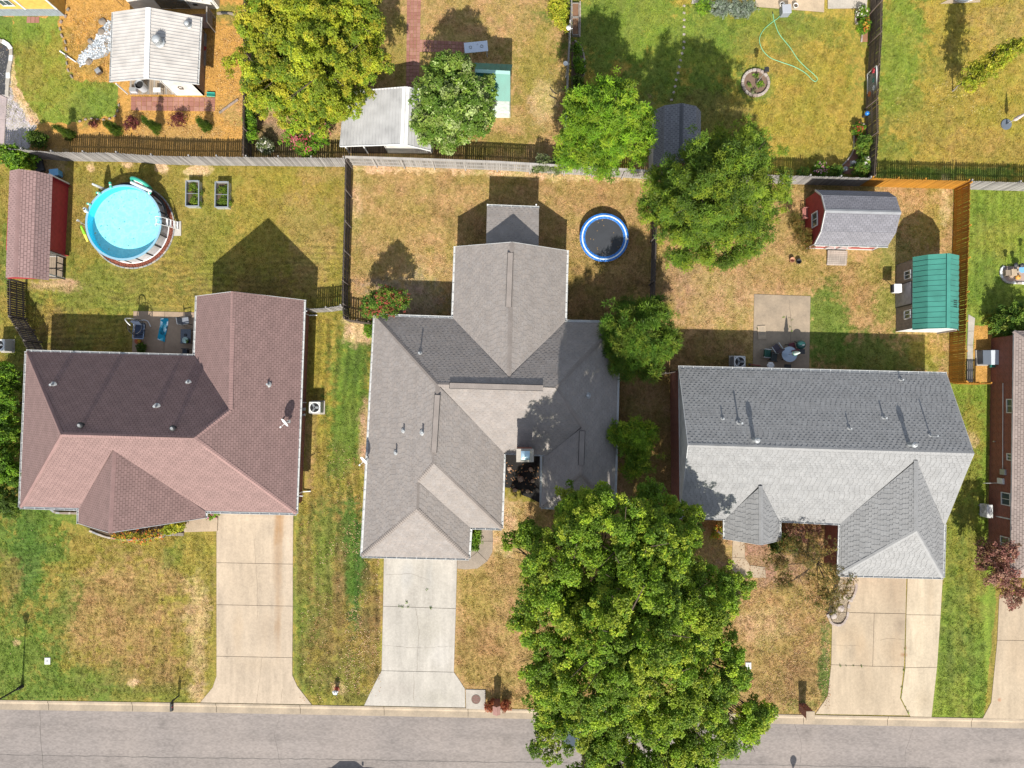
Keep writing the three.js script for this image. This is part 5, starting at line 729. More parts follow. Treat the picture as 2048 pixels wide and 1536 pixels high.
// ------------------------------------------------------------------ trees, shrubs and flowers
function sprigGeo(seed, n, len, wid, spread, up = 0.35) { // a twig end with n pointed leaves folded along the midrib
  const q = rng(seed), pos = [];
  for (let i = 0; i < n; i++) {
    const a = i / n * 6.283 + q() * 0.9, el = (q() - 0.3) * 1.1 + up * 0.5, b = V((q() - 0.5) * spread, (q() - 0.5) * spread * 0.6, (q() - 0.5) * spread), d = V(Math.cos(a) * Math.cos(el), Math.sin(el), Math.sin(a) * Math.cos(el)), l = len * (0.7 + q() * 0.6), w = wid * (0.75 + q() * 0.5);
    const s = V(-Math.sin(a), (q() - 0.5) * 0.9, Math.cos(a)).normalize(), mid = b.clone().addScaledVector(d, l * 0.45), tip = b.clone().addScaledVector(d, l).add(V(0, -l * 0.15, 0)), L = mid.clone().addScaledVector(s, w / 2).add(V(0, w * 0.12, 0)), Rr = mid.clone().addScaledVector(s, -w / 2).add(V(0, w * 0.12, 0));
    for (const p of [b, L, tip, b, tip, Rr]) pos.push(p.x, p.y, p.z);
  }
  const g = new THREE.BufferGeometry(); g.setAttribute('position', new THREE.Float32BufferAttribute(pos, 3)); g.computeVertexNormals(); return g;
}
const SP = { broad: sprigGeo(1, 7, 0.21, 0.13, 0.2), small: sprigGeo(2, 8, 0.12, 0.07, 0.16), fine: sprigGeo(3, 9, 0.26, 0.035, 0.1, 0.8), feather: sprigGeo(4, 9, 0.2, 0.06, 0.22), tiny: sprigGeo(5, 7, 0.07, 0.045, 0.1), needle: sprigGeo(6, 10, 0.12, 0.02, 0.06, 1), bloom: sprigGeo(7, 6, 0.07, 0.06, 0.05, 1) };
const leafMat = new THREE.MeshPhysicalMaterial({ roughness: 0.55, side: THREE.DoubleSide, transmission: 0.38, thickness: 0, specularIntensity: 0.4 });
const PAL = {
  yellow: [[0.17, 0.178, 0.016], [0.115, 0.135, 0.013], [0.205, 0.195, 0.018], [0.085, 0.11, 0.012], [0.22, 0.18, 0.022]],
  glossy: [[0.078, 0.115, 0.02], [0.055, 0.088, 0.014], [0.1, 0.13, 0.024], [0.14, 0.16, 0.05], [0.2, 0.21, 0.12]],
  lime: [[0.115, 0.165, 0.014], [0.085, 0.14, 0.011], [0.15, 0.18, 0.018], [0.07, 0.12, 0.01]],
  dark: [[0.07, 0.1, 0.012], [0.048, 0.078, 0.01], [0.105, 0.13, 0.015], [0.125, 0.14, 0.016], [0.06, 0.09, 0.011]],
  round: [[0.06, 0.1, 0.016], [0.045, 0.08, 0.013], [0.09, 0.125, 0.02], [0.11, 0.12, 0.022]],
  oak: [[0.105, 0.148, 0.012], [0.072, 0.112, 0.01], [0.15, 0.178, 0.015], [0.19, 0.195, 0.024], [0.085, 0.122, 0.011]],
  olive: [[0.12, 0.078, 0.026], [0.085, 0.062, 0.02], [0.15, 0.082, 0.032], [0.07, 0.066, 0.016]],
  maroon: [[0.32, 0.14, 0.11], [0.21, 0.085, 0.065], [0.38, 0.21, 0.15], [0.22, 0.13, 0.06]],
  red: [[0.16, 0.03, 0.03], [0.1, 0.02, 0.02], [0.2, 0.06, 0.05]],
  rusty: [[0.32, 0.08, 0.03], [0.22, 0.05, 0.02], [0.4, 0.13, 0.05]],
  pine: [[0.045, 0.07, 0.008], [0.065, 0.085, 0.01], [0.035, 0.055, 0.008]],
  hedge: [[0.09, 0.15, 0.012], [0.06, 0.11, 0.01], [0.13, 0.18, 0.015], [0.045, 0.08, 0.008]],
  silver: [[0.22, 0.27, 0.2], [0.16, 0.21, 0.14], [0.28, 0.32, 0.27]],
  pale: [[0.16, 0.2, 0.07], [0.1, 0.15, 0.04], [0.24, 0.26, 0.14]],
  gold: [[0.2, 0.19, 0.02], [0.14, 0.15, 0.015], [0.25, 0.2, 0.03]],
};
for (const k of ['yellow', 'glossy', 'lime', 'dark', 'round', 'oak', 'hedge', 'gold', 'olive', 'pine']) PAL[k] = PAL[k].map(([r, g, b]) => [r * 1.72, g * 2.0, b * 1.3]);
function foliage(t, name, blobs, kind, pal, o = {}) {
  const q = rng(o.seed || ((blobs[0][0] * 31 + blobs[0][1] * 7) | 0)), items = [], col = new THREE.Color();
  for (const [px, py, h, r, sy] of blobs) {
    const c = P(px, py, h), pr0 = o.puff || Math.min(0.52, Math.max(0.16, r * 0.27)), n = Math.max(3, Math.round((o.den || 1) * 7.5 * (r / pr0) * (r / pr0) * 0.55));
    for (let i = 0; i < n; i++) {
      const y = 1 - 2 * Math.pow(q(), 1.15) * (o.under ?? 0.8), a = q() * 6.283, s = Math.sqrt(Math.max(0, 1 - y * y)), far = q(), rad = r * (far < 0.25 ? 0.35 + 0.4 * q() : far > 0.82 ? 1.02 + 0.3 * q() : 0.7 + 0.34 * q()), pr = pr0 * (far > 0.82 ? 0.4 + 0.3 * q() : 0.5 + 0.65 * q());
      const cc = V(c.x + Math.cos(a) * s * rad, Math.max(pr * 0.6 + 0.04, c.y + y * rad * (sy || 0.85)), c.z + Math.sin(a) * s * rad), bp = pal[q() * pal.length | 0], tone = 0.72 + q() * 0.56, m = Math.round((o.leaf || 1) * 46 * (pr / (o.size || 1) / 0.55) ** 2 * (kind === SP.tiny || kind === SP.bloom ? 2.6 : kind === SP.small || kind === SP.needle ? 1.7 : 1));
      if (o.gap && vn(cc.x * 1.25 + cc.y * 0.6 + 40, cc.z * 1.25 - cc.y * 0.5 + 40) < o.gap + 0.22 * (q() - 0.5)) continue;
      for (let k = 0; k < m; k++) {
        const v = V(q() - 0.5, (q() - 0.32) * 0.9, q() - 0.5).normalize(), e = pr * (0.45 + 0.65 * Math.sqrt(q())), f = q() < 0.25 ? pal[q() * pal.length | 0] : bp, w = tone * (0.75 + q() * 0.5);
        items.push([cc.x + v.x * e, Math.max(0.02, cc.y + v.y * e * 0.8), cc.z + v.z * e, v, q(), (0.75 + q() * 0.5) * (o.size || 1), f[0] * w, f[1] * w, f[2] * w]);
      }
    }
  }
  const m = new THREE.InstancedMesh(kind, leafMat, items.length), up = V(0, 1, 0), n = V(0, 0, 0), qq = new THREE.Quaternion(), q2 = new THREE.Quaternion(), M4 = new THREE.Matrix4();
  items.forEach((it, i) => { n.copy(it[3]).multiplyScalar(1.25).add(up).normalize(); qq.setFromUnitVectors(up, n); q2.setFromAxisAngle(up, it[4] * 6.283); qq.multiply(q2); M4.compose(V(it[0] - t.position.x, it[1] - t.position.y, it[2] - t.position.z), qq, V(it[5], it[5], it[5])); m.setMatrixAt(i, M4); col.setRGB(it[6], it[7], it[8]); m.setColorAt(i, col); });
  m.name = name; m.userData.kind = 'stuff'; m.castShadow = m.receiveShadow = true; t.add(m); leafCount += items.length; return m;
}
let leafCount = 0;
function limbs(t, base, blobs, r0, bark, o = {}) { // tapered trunk, then limbs that fork out to each mass of leaves
  const q = rng((base.x * 50 + base.z * 11) | 0), hs = blobs.map((b) => b[2] - b[3] * 0.8), fork = o.fork ?? Math.max(0.5, Math.min(...hs) * 0.75), top = V(base.x + (q() - 0.5) * 0.3, fork, base.z + (q() - 0.5) * 0.3);
  const tr = part(t, 'trunk', [rod(V(base.x, -0.05, base.z), V(base.x, 0.25, base.z), r0 * 1.45, r0 * 1.05, 10), rod(V(base.x, 0.2, base.z), top, r0 * 1.05, r0 * 0.8, 10)], bark);
  for (const [px, py, h, r] of blobs) {
    const c = P(px, py, h + r * 0.35), mid = top.clone().lerp(c, 0.5).add(V((q() - 0.5) * r * 0.4, r * 0.25, (q() - 0.5) * r * 0.4)), R1 = Math.min(r0 * 0.55, 0.05 + r * 0.035), gs = [tube([top, mid, c], R1 * 0.62, 10, 6)];
    gs.push(rod(top, top.clone().lerp(mid, 0.6), R1, R1 * 0.6, 6));
    for (let i = 0; i < (o.twigs ?? 5); i++) { const s = mid.clone().lerp(c, q()), e = c.clone().add(V((q() - 0.5) * 1.7 * r, (q() - 0.2) * r * 0.9, (q() - 0.5) * 1.7 * r)); gs.push(rod(s, e, R1 * 0.4, R1 * 0.1, 5)); }
    part(t, 'branch', gs, bark);
  }
  return tr;
}
function tree(name, label, cat, base, blobs, kind, pal, o = {}) {
  const b = P(base[0], base[1]), t = thing(name, label, cat, b, o.group);
  limbs(t, b, o.trunkBlobs || blobs, o.r0 || 0.16, o.bark || M.bark, o);
  foliage(t, 'crown', blobs, kind, pal, o);
  return t;
}
tree('shade_tree', 'broad yellow-green tree over the corner of the bark garden fence', 'tree', [660, 190], [[600, 70, 6.2, 3.1], [556, 140, 5.4, 2.5], [650, 140, 6.4, 3.0], [703, 110, 5.4, 2.0], [620, 200, 5, 2.0], [548, 40, 5.4, 2.2], [592, 232, 4, 1.1], [675, 190, 4.8, 1.5], [700, 40, 5.6, 2.2], [640, 20, 6, 2.6], [530, 190, 4.2, 1.2]], SP.broad, PAL.yellow, { r0: 0.2, den: 1.15, size: 0.64, gap: 0.3 });
tree('garden_tree', 'dense glossy green tree beside the teal shelter and the white shed', 'tree', [920, 265], [[905, 205, 4.6, 2.3], [872, 250, 3.6, 1.5], [950, 190, 4.2, 1.4], [898, 160, 4.6, 1.5], [900, 275, 3.4, 0.95], [955, 240, 3.6, 1.0], [925, 215, 5.6, 1.5]], SP.broad, PAL.glossy, { r0: 0.14, den: 1.2, size: 0.8, gap: 0.22 });
tree('garden_tree', 'bright lime green feathery tree leaning over the back fences', 'tree', [1185, 340], [[1205, 250, 6.6, 2.2], [1165, 290, 5, 1.5], [1232, 205, 7, 1.5], [1252, 280, 5.4, 1.6], [1200, 318, 4.6, 1.3], [1280, 240, 5, 0.9], [1180, 222, 6.4, 1.5], [1215, 235, 8.4, 1.3], [1140, 310, 4.2, 0.9]], SP.feather, PAL.lime, { r0: 0.14, den: 1.25, gap: 0.25 });
tree('shade_tree', 'large dark green shade tree between the charcoal shed and red barn', 'tree', [1385, 470], [[1420, 390, 8.6, 3.1], [1354, 390, 6.8, 1.8], [1502, 365, 7.2, 2.2], [1424, 328, 8.2, 1.75], [1462, 455, 6.6, 2.3], [1380, 465, 6.2, 2.0], [1306, 418, 5.6, 1.0], [1540, 395, 5.8, 1.2], [1362, 502, 5, 1.0], [1445, 505, 5, 1.1], [1488, 302, 7.6, 1.5], [1405, 395, 10.4, 2.0]], SP.feather, PAL.dark, { r0: 0.24, den: 1.3, size: 0.85, gap: 0.3 });
tree('garden_tree', 'round bushy tree with long thin leaves at the grey-brown roof corner', 'tree', [1250, 690], [[1275, 665, 4.6, 1.9], [1240, 640, 3.8, 1.2], [1308, 638, 3.9, 1.2], [1322, 685, 3.5, 1.2], [1250, 712, 3.3, 1.3], [1287, 730, 2.9, 1.1], [1228, 680, 3.2, 1.0], [1280, 660, 5.6, 1.1]], SP.fine, PAL.round, { r0: 0.13, den: 1.3, size: 1.2, gap: 0.2 });
tree('small_tree', 'shaded loose green tree beside the middle of the side wall', 'tree', [1258, 885], [[1270, 880, 3.2, 1.2], [1240, 868, 3, 0.8], [1292, 918, 2.8, 0.9], [1264, 938, 2.4, 0.7], [1295, 870, 2.6, 0.7]], SP.feather, PAL.oak, { r0: 0.08, den: 1.0, gap: 0.25 });
tree('shade_tree', 'huge green street tree spreading over the front lawn and the road', 'tree', [1206, 1205], [[1250, 1245, 11.5, 3.7], [1136, 1130, 10.6, 2.5], [1245, 1085, 11.6, 2.6], [1185, 1050, 11.8, 1.9], [1300, 1090, 10.5, 1.9], [1122, 1235, 9.2, 2.3], [1335, 1115, 8.4, 2.3], [1375, 1225, 9, 2.3], [1428, 1180, 7.4, 1.5], [1205, 1375, 9.4, 2.8], [1330, 1380, 9.4, 2.8], [1415, 1350, 8, 2.0], [1466, 1425, 7, 1.6], [1105, 1360, 7.4, 1.6], [1092, 1418, 6.4, 1.0], [1180, 1480, 7.8, 2.1], [1300, 1500, 8.4, 2.5], [1400, 1480, 7.4, 2.0], [1066, 1080, 7.2, 1.2], [1150, 1030, 7.4, 1.5], [1300, 1020, 7, 1.6], [1372, 1045, 6.4, 1.2], [1062, 1170, 7, 0.9], [1270, 1160, 11.6, 2.4], [1252, 1320, 11.6, 2.2], [1440, 1290, 7.2, 1.2], [1500, 1440, 6.2, 0.8], [1225, 1540, 7.6, 2.0], [1370, 1560, 7.4, 1.8], [1518, 1425, 6, 0.8], [1034, 1095, 7, 0.8], [1475, 1172, 7.2, 0.8], [1048, 1235, 7, 0.7], [1052, 1335, 6.6, 0.7], [1092, 1490, 6.6, 0.9], [1470, 1350, 6.6, 0.8], [1505, 1490, 6, 0.5], [1125, 1005, 7, 0.6]], SP.broad, PAL.oak, { r0: 0.38, fork: 2.6, twigs: 10, den: 1.2, size: 0.66, gap: 0.36, puff: 0.44 });
tree('small_tree', 'thin olive-brown tree shedding leaves beside the front gable', 'tree', [1615, 1110], [[1602, 1108, 3.4, 1.3], [1648, 1155, 3.1, 1.2], [1590, 1155, 2.9, 1.0], [1640, 1195, 2.6, 0.8], [1562, 1092, 2.6, 0.6], [1642, 1092, 3.2, 0.8], [1676, 1180, 2.6, 0.75], [1690, 1152, 2.6, 0.6], [1548, 1128, 2.6, 0.7], [1665, 1210, 2.4, 0.6], [1565, 1170, 2.5, 0.6]], SP.tiny, PAL.olive, { r0: 0.07, den: 0.75, leaf: 0.75, gap: 0.3 });
tree('ornamental_tree', 'maroon leaved ornamental tree against the long brick side wall', 'tree', [1955, 1110], [[1985, 1108, 2.8, 0.8], [2002, 1150, 3, 1.0], [2026, 1190, 2.6, 0.8], [1960, 1128, 2.4, 0.55], [2012, 1104, 3.4, 0.7], [1968, 1092, 2.2, 0.5]], SP.small, PAL.maroon, { r0: 0.06, den: 0.8, leaf: 0.7 });
tree('sapling', 'slender yellow-leaved young tree with a tall thin shadow', 'tree', [1905, 182], [[1938, 166, 1.7, 0.62], [1950, 148, 2.7, 0.75], [1975, 140, 3.3, 0.8], [1990, 122, 4.2, 0.8], [2010, 108, 5.1, 0.7], [2034, 92, 6, 0.5]], SP.small, PAL.gold, { r0: 0.05, den: 0.9, leaf: 0.8, fork: 0.6, bark: M.paleBark });
function shrub(label, base, blobs, kind, pal, o = {}) { const t = thing(o.name || 'shrub', label, o.cat || 'shrub', P(base[0], base[1])); const b = t.position, st = []; const q = rng((base[0] * 3 + base[1]) | 0); for (const [px, py, h, r] of blobs) for (let i = 0; i < 3; i++) { const c = P(px, py, h); st.push(rod(V(b.x + (q() - 0.5) * 0.15, 0, b.z + (q() - 0.5) * 0.15), V(c.x + (q() - 0.5) * r, c.y + (q() - 0.2) * r * 0.6, c.z + (q() - 0.5) * r), 0.02, 0.006, 5)); } part(t, 'stem', st, M.bark); foliage(t, 'foliage', blobs, kind, pal, o); if (o.bloom) foliage(t, 'flowers', blobs.map((b) => [b[0], b[1], b[2] + 0.08, b[3] * 1.02]), SP.bloom, o.bloom, { seed: 99 + base[0], den: 0.5, leaf: 0.35, under: 0.5 }); return t; }
const PINK = [[0.6, 0.12, 0.16], [0.45, 0.06, 0.1], [0.7, 0.25, 0.28]], REDF = [[0.5, 0.05, 0.04], [0.6, 0.15, 0.08]], YELF = [[0.6, 0.4, 0.05], [0.65, 0.2, 0.05]], WHIF = [[0.7, 0.68, 0.6]], PNKW = [[0.7, 0.4, 0.5], [0.6, 0.2, 0.35]];
shrub('pink flowering crape myrtle beside the white shed lean-to', [625, 280], [[612, 268, 2, 1.1], [590, 275, 1.6, 0.8], [640, 265, 1.8, 0.8], [615, 292, 1.3, 0.7]], SP.small, PAL.hedge, { bloom: PINK, leaf: 0.7 });
shrub('crape myrtle with red blooms at the corner of the grey-brown roof', [785, 615], [[770, 606, 2.8, 1.0], [796, 600, 2.5, 0.75], [748, 613, 2.2, 0.8], [775, 592, 3.2, 0.7]], SP.small, PAL.round, { bloom: [[0.4, 0.08, 0.06], [0.3, 0.1, 0.05]], leaf: 0.8 });
for (const [x, y, tx, ty, k] of [[143, 273, 108, 250, 'arborvitae behind the fence shadow, at the lawn corner'], [236, 262, 221, 246, 'arborvitae between the two red shrubs nearest the lawn'], [319, 261, 286, 236, 'arborvitae between the two large red shrubs by the pavers'], [417, 257, 395, 235, 'arborvitae at the far end of the paver strip']]) {
  const d = (tx - 1024) / (x - 1024), H1 = 50 * (1 - 1 / d) || 2, h = Math.max(1.6, Math.min(2.6, H1)), b = P(x, y); const bl = []; for (let i = 0; i < 6; i++) { const f = 0.12 + i * 0.155, hh = h * f, kk = 1 / (1 - hh / 50); bl.push([1024 + (x - 1024) * kk, 808 + (y - 808) * kk, hh, 0.34 * (1.06 - f * 0.75), 1.2]); }
  const t = thing('conifer_shrub', 'narrow green ' + k, 'shrub', b, null); part(t, 'trunk', [rod(b, b.clone().setY(h * 0.8), 0.04, 0.015)], M.bark); foliage(t, 'foliage', bl, SP.needle, PAL.pine, { puff: 0.13, den: 0.9, leaf: 3.2, under: 1 });
}
for (const [x, y, r, k] of [[186, 250, 0.3, 'tiny red shrub beside the lawn edge'], [263, 247, 0.52, 'round red shrub nearer the lawn, below the pavers'], [356, 241, 0.55, 'round red shrub below the middle of the paver strip']]) shrub(k, [x + 1, y + 2], [[x, y, r * 0.9, r], [x + 4, y - 5, r * 1.2, r * 0.6]], SP.tiny, PAL.red, { leaf: 0.8 });
shrub('dark green shrub in the fence shadow by the gravel', [76, 278], [[72, 275, 0.7, 0.55], [84, 281, 0.5, 0.45]], SP.small, PAL.pine);
shrub('bright green leafy plant by the fence corner behind the red shed', [40, 322], [[26, 312, 1.2, 0.75], [50, 320, 0.9, 0.65], [10, 306, 1.2, 0.5], [36, 330, 0.7, 0.45]], SP.broad, PAL.hedge);
[[6, 755, 2.2, 0.9, 'hedge shrub beside the top of the red roof'], [6, 810, 2.3, 1.1, 'hedge shrub beside the red roof, below the first'], [8, 868, 2.2, 1.0, 'hedge shrub beside the middle of the red roof'], [10, 935, 2.3, 1.15, 'large bright hedge shrub beside the lower red roof'], [8, 1000, 1.8, 1.0, 'low dark hedge shrub at the front corner of the red roof']].forEach(([x, y, h, r, k], i) => shrub('green ' + k, [x + 36, y - 4], [[x, y, h, r], [x + 14, y + 12, h * 0.75, r * 0.7], [x - 16, y - 14, h, r * 0.8]], SP.small, i === 4 ? PAL.pine : PAL.hedge, { leaf: 0.9 }));
shrub('small white-blooming green shrub at the back fence under the lime tree', [1096, 338], [[1085, 328, 1.4, 0.6], [1110, 335, 1.1, 0.55], [1076, 338, 1.0, 0.35]], SP.small, PAL.pale, { leaf: 0.8 });
shrub('yellow-green bush at the weathered fence, top of the dry lawn', [1124, 30], [[1118, 22, 1, 0.7], [1125, 45, 0.8, 0.5], [1114, 8, 1, 0.6]], SP.small, PAL.gold);
shrub('red flowers growing along the brown fence under the yellow tree', [508, 200], [[504, 196, 0.7, 0.35], [512, 206, 0.5, 0.3]], SP.tiny, PAL.hedge, { bloom: PINK });
shrub('green bush at the foot of the brown fence', [508, 252], [[500, 246, 1, 0.45], [503, 268, 1, 0.45], [498, 228, 1, 0.4]], SP.small, PAL.hedge);
shrub('pale green bush with white blooms near the fence corner', [538, 297], [[530, 291, 0.7, 0.5], [540, 300, 0.5, 0.35]], SP.small, PAL.pale, { bloom: WHIF });
[[1153, 96, 0.5, 0.3], [1158, 130, 0.6, 0.4], [1156, 165, 0.8, 0.45], [1154, 195, 0.8, 0.4]].forEach(([x, y, h, r], i) => shrub(['low plant at the top of the curved stone bed', 'leafy plant in the middle of the curved stone bed', 'dark green plant at the foot of the curved stone bed', 'tall thin-leaved plant between the stone bed and lime tree'][i], [x, y], [[x, y, h, r], [x + 4, y + 9, h * 0.7, r * 0.8]], i === 3 ? SP.fine : SP.small, i === 2 ? PAL.pine : PAL.hedge));
shrub('clipped round shrub beside the white house patio', [1406, 14], [[1407, 11, 0.5, 0.55]], SP.tiny, PAL.hedge, { leaf: 1.2 });
shrub('silvery ground cover plant along the white house patio', [1460, 20], [[1436, 14, 0.3, 0.6, 0.5], [1462, 15, 0.3, 0.65, 0.5], [1490, 16, 0.3, 0.6, 0.5], [1505, 14, 0.25, 0.4, 0.5], [1448, 24, 0.2, 0.4, 0.5], [1478, 26, 0.2, 0.4, 0.5]], SP.tiny, PAL.silver, { leaf: 1.1 });
shrub('spindly olive shrub in front of the red barn wall', [1606, 480], [[1603, 470, 1.1, 0.6], [1592, 450, 1.4, 0.45], [1612, 492, 0.8, 0.55], [1622, 478, 1.1, 0.4], [1588, 430, 1.5, 0.3]], SP.needle, PAL.olive, { leaf: 0.9 });
shrub('dark bushy shrub in the shade at the brick house back corner', [2015, 640], [[2015, 640, 1.3, 0.9], [2040, 630, 1.5, 1.0], [1996, 650, 0.9, 0.6], [2030, 660, 1.2, 0.8]], SP.small, PAL.round);
shrub('yellow-green trailing plant beside the orange bark', [1990, 642], [[1988, 640, 0.4, 0.35], [1992, 655, 0.35, 0.3]], SP.fine, PAL.gold, { size: 0.6 });
shrub('bright yellow-green shrub below the front gable of the red house', [352, 1044], [[350, 1051, 0.8, 0.55], [342, 1058, 0.5, 0.35]], SP.broad, PAL.gold, { size: 0.7 });
shrub('flowering ground plants along the front bed of the red house', [290, 1058], [[255, 1072, 0.25, 0.4, 0.5], [278, 1074, 0.3, 0.4, 0.5], [300, 1072, 0.3, 0.4, 0.5], [318, 1068, 0.25, 0.35, 0.5], [235, 1072, 0.25, 0.35, 0.5], [286, 1082, 0.25, 0.3, 0.5]], SP.tiny, PAL.gold, { bloom: YELF, leaf: 0.5 });
shrub('pink flowers in the corner above the red house doorstep', [424, 1030], [[420, 1030, 0.35, 0.28, 0.5], [430, 1030, 0.35, 0.26, 0.5]], SP.tiny, PAL.hedge, { bloom: PNKW });
shrub('green shrub between the garage corner and the curved walkway', [952, 1066], [[952, 1068, 0.6, 0.4], [952, 1082, 0.5, 0.35], [948, 1092, 0.4, 0.3]], SP.small, PAL.hedge);
shrub('bright green weed beside the grey-brown house gate', [741, 656], [[741, 654, 0.5, 0.35], [738, 664, 0.4, 0.3]], SP.broad, PAL.hedge, { size: 0.6 });
shrub('yellow flowers under the eave left of the small front gable', [1440, 1056], [[1440, 1058, 0.4, 0.35], [1430, 1070, 0.3, 0.3]], SP.tiny, PAL.gold, { bloom: YELF });
shrub('dark evergreen shrub tucked beside the small front gable', [1562, 1078], [[1564, 1086, 0.9, 0.6], [1582, 1090, 0.8, 0.5], [1548, 1096, 0.6, 0.4]], SP.small, PAL.pine);
shrub('rust coloured shrub filling the recess under the front eave', [1610, 1062], [[1600, 1062, 1.0, 0.7], [1625, 1060, 0.9, 0.6], [1580, 1060, 0.8, 0.5]], SP.tiny, PAL.maroon, { leaf: 0.5 });
for (const [x, k] of [[980, 'nearer the round drain lid'], [1010, 'nearer the street tree']]) shrub('small rusty red shrub beside the brick mailbox, ' + k, [x, 1411], [[x, 1413, 0.55, 0.36], [x + 1, 1411, 0.3, 0.36]], SP.tiny, PAL.rusty, { leaf: 1.3 });
[[1723, 24, 0.4, 0.35, WHIF, 'white flowers in the top fence bed'], [1727, 50, 0.4, 0.4, YELF, 'yellow and red flowers in the top fence bed'], [1717, 258, 0.4, 0.4, REDF, 'red flowers at the head of the brick flower bed'], [1728, 285, 0.7, 0.55, null, 'leafy green plant beside the brick flower bed'], [1726, 308, 0.5, 0.4, null, 'small green plant below the leafy one by the fence'], [1722, 338, 0.8, 0.6, null, 'dark bush in the fence corner by the brick path'], [1727, 328, 0.8, 0.4, WHIF, 'white flowering plant by the fence corner'], [1640, 338, 0.5, 0.5, PNKW, 'pink flowering shrub in the back fence shadow'], [1670, 344, 0.6, 0.5, null, 'dark low shrub along the back fence'], [1606, 344, 0.5, 0.4, null, 'low shrub at the back fence near the shade tree']].forEach(([x, y, h, r, b, k]) => shrub(k, [x, y + 1], [[x, y, h, r], [x + 3, y + 8, h * 0.7, r * 0.7]], SP.small, b ? PAL.hedge : PAL.round, { bloom: b, size: 0.8 }));
console.log('leaves', leafCount);

// ------------------------------------------------------------------ round pool and what stands round it
{
  const c = P(265.5, 453.7), r = 2.67, t = thing('swimming_pool', 'round above-ground pool with grey wall panels and bright blue water', 'pool', c), N = 20, top = 1.2;
  const panelM = [0, 1].map((i) => mat([0.5 + i * 0.05, 0.5 + i * 0.05, 0.52 + i * 0.05], 0.5, { map: TX.grime })), ax = (a, R0) => [c.x + Math.cos(a) * R0, c.z + Math.sin(a) * R0];
  TX.poolCaustics = tex(512, 512, (u, v) => { const w1 = tfbm(u, v, 7, 3), w2 = tfbm(v, u, 11, 3), rd = 1 - Math.min(1, Math.abs(w1 - 0.5) * 9), s = 1 - Math.min(1, Math.abs(w2 - 0.5) * 10); return [0.74 + 0.16 * rd + 0.14 * s, 0.84 + 0.09 * rd + 0.07 * s, 0.88 + 0.06 * (rd + s)]; }); TX.poolCaustics.repeat.set(0.45, 0.45); const blue = 0, floorM = mat([0.36, 0.75, 0.77], 0.6, { bump: BP.wave, rs: 0.3, bs: 0.02, map: TX.poolCaustics });  // pale ridges paint caustic light into the pool floor colour
  for (let i = 0; i < N; i++) {
    const a = (i + 0.5) / N * 6.283, g = new THREE.CylinderGeometry(r, r, top - 0.1, 5, 1, true, Math.PI / 2 - (i + 1) / N * 6.283 + 0.012, 6.283 / N - 0.024); g.translate(c.x, (top - 0.1) / 2 + 0.08, c.z); part(t, 'wall_panel', g, panelM[i & 1]);
    const [x, z] = ax(i / N * 6.283, r + 0.02); part(t, 'post', bx(0.07, top, 0.06, x, top / 2, z, -i / N * 6.283 + Math.PI / 2), M.dark);
  }
  part(t, 'base_rail', tor(r + 0.03, 0.045, c.x, 0.06, c.z, Math.PI / 2, 60), M.white);
  const rimG = new THREE.RingGeometry(r - 0.07, r + 0.08, 60); rimG.rotateX(-Math.PI / 2); part(t, 'top_rail', [put(rimG, c.x, top + 0.02, c.z), put(new THREE.CylinderGeometry(r + 0.08, r + 0.08, 0.05, 60, 1, true), c.x, top - 0.004, c.z)], mat([0.2, 0.36, 0.46], 0.45));
  part(t, 'liner', put(new THREE.CylinderGeometry(r - 0.03, r - 0.03, 0.8, 64, 1, true), c.x, 0.79, c.z), mat([0.05, 0.7, 0.9], 0.55, { side: THREE.DoubleSide }));
  part(t, 'pool_floor', put(new THREE.CircleGeometry(r - 0.03, 64), c.x, 0.45, c.z, 0, -Math.PI / 2), floorM);
  part(t, 'water', put(new THREE.CircleGeometry(r - 0.035, 64), c.x, 1.06, c.z, 0, -Math.PI / 2), new THREE.MeshPhysicalMaterial({ color: new THREE.Color(0.86, 0.98, 1), roughness: 0.03, transmission: 1, thickness: 0, ior: 1.33, bumpMap: BP.wave, bumpScale: 0.02 }));
  { const q = rng(55), lv = []; for (let i = 0; i < 16; i++) { const a = q() * 6.283, d = Math.sqrt(q()) * (r - 0.3); lv.push(bx(0.05 + q() * 0.09, 0.004, 0.04 + q() * 0.05, c.x + Math.cos(a) * d, 1.066, c.z + Math.sin(a) * d, q() * 6)); } part(t, 'floating_leaves', lv, mat([0.05, 0.09, 0.06], 0.8)).userData.kind = 'stuff'; }
  const bed = structure('mulch_bed', c), ring = (a, b) => { const g = new THREE.RingGeometry(a, b, 72); g.rotateX(-Math.PI / 2); return g; };
  part(bed, 'mulch', put(ring(r - 0.1, r + 0.36), c.x, 0.03, c.z), M.mulchRed);
  const chips = []; const q = rng(12); for (let i = 0; i < 900; i++) { const a = q() * 6.283, d = r + 0.04 + q() * 0.31; chips.push(bx(0.05 + q() * 0.07, 0.015, 0.02 + q() * 0.03, c.x + Math.cos(a) * d, 0.045 + q() * 0.015, c.z + Math.sin(a) * d, q() * 6, q() * 0.4)); } part(bed, 'bark_chips', chips, mat([0.24, 0.075, 0.045], 0.95)).userData.kind = 'stuff';
  const edg = []; for (let i = 0; i < 56; i++) { const a = i / 56 * 6.283, [x, z] = ax(a, r + 0.41); part(bed, 'edging_stone', rbx(0.32, 0.1, 0.1, 0.02, x, 0.05, z, -a + Math.PI / 2), i % 3 ? M.grey : M.concreteGrey); }
  // ladder over the wall
  const L = P(336, 452, 0), l = thing('pool_ladder', 'white pool ladder over the rim beside the concrete step pad', 'ladder', L), zo = L.z, xi = c.x + r - 0.55, xo = c.x + r + 0.75;
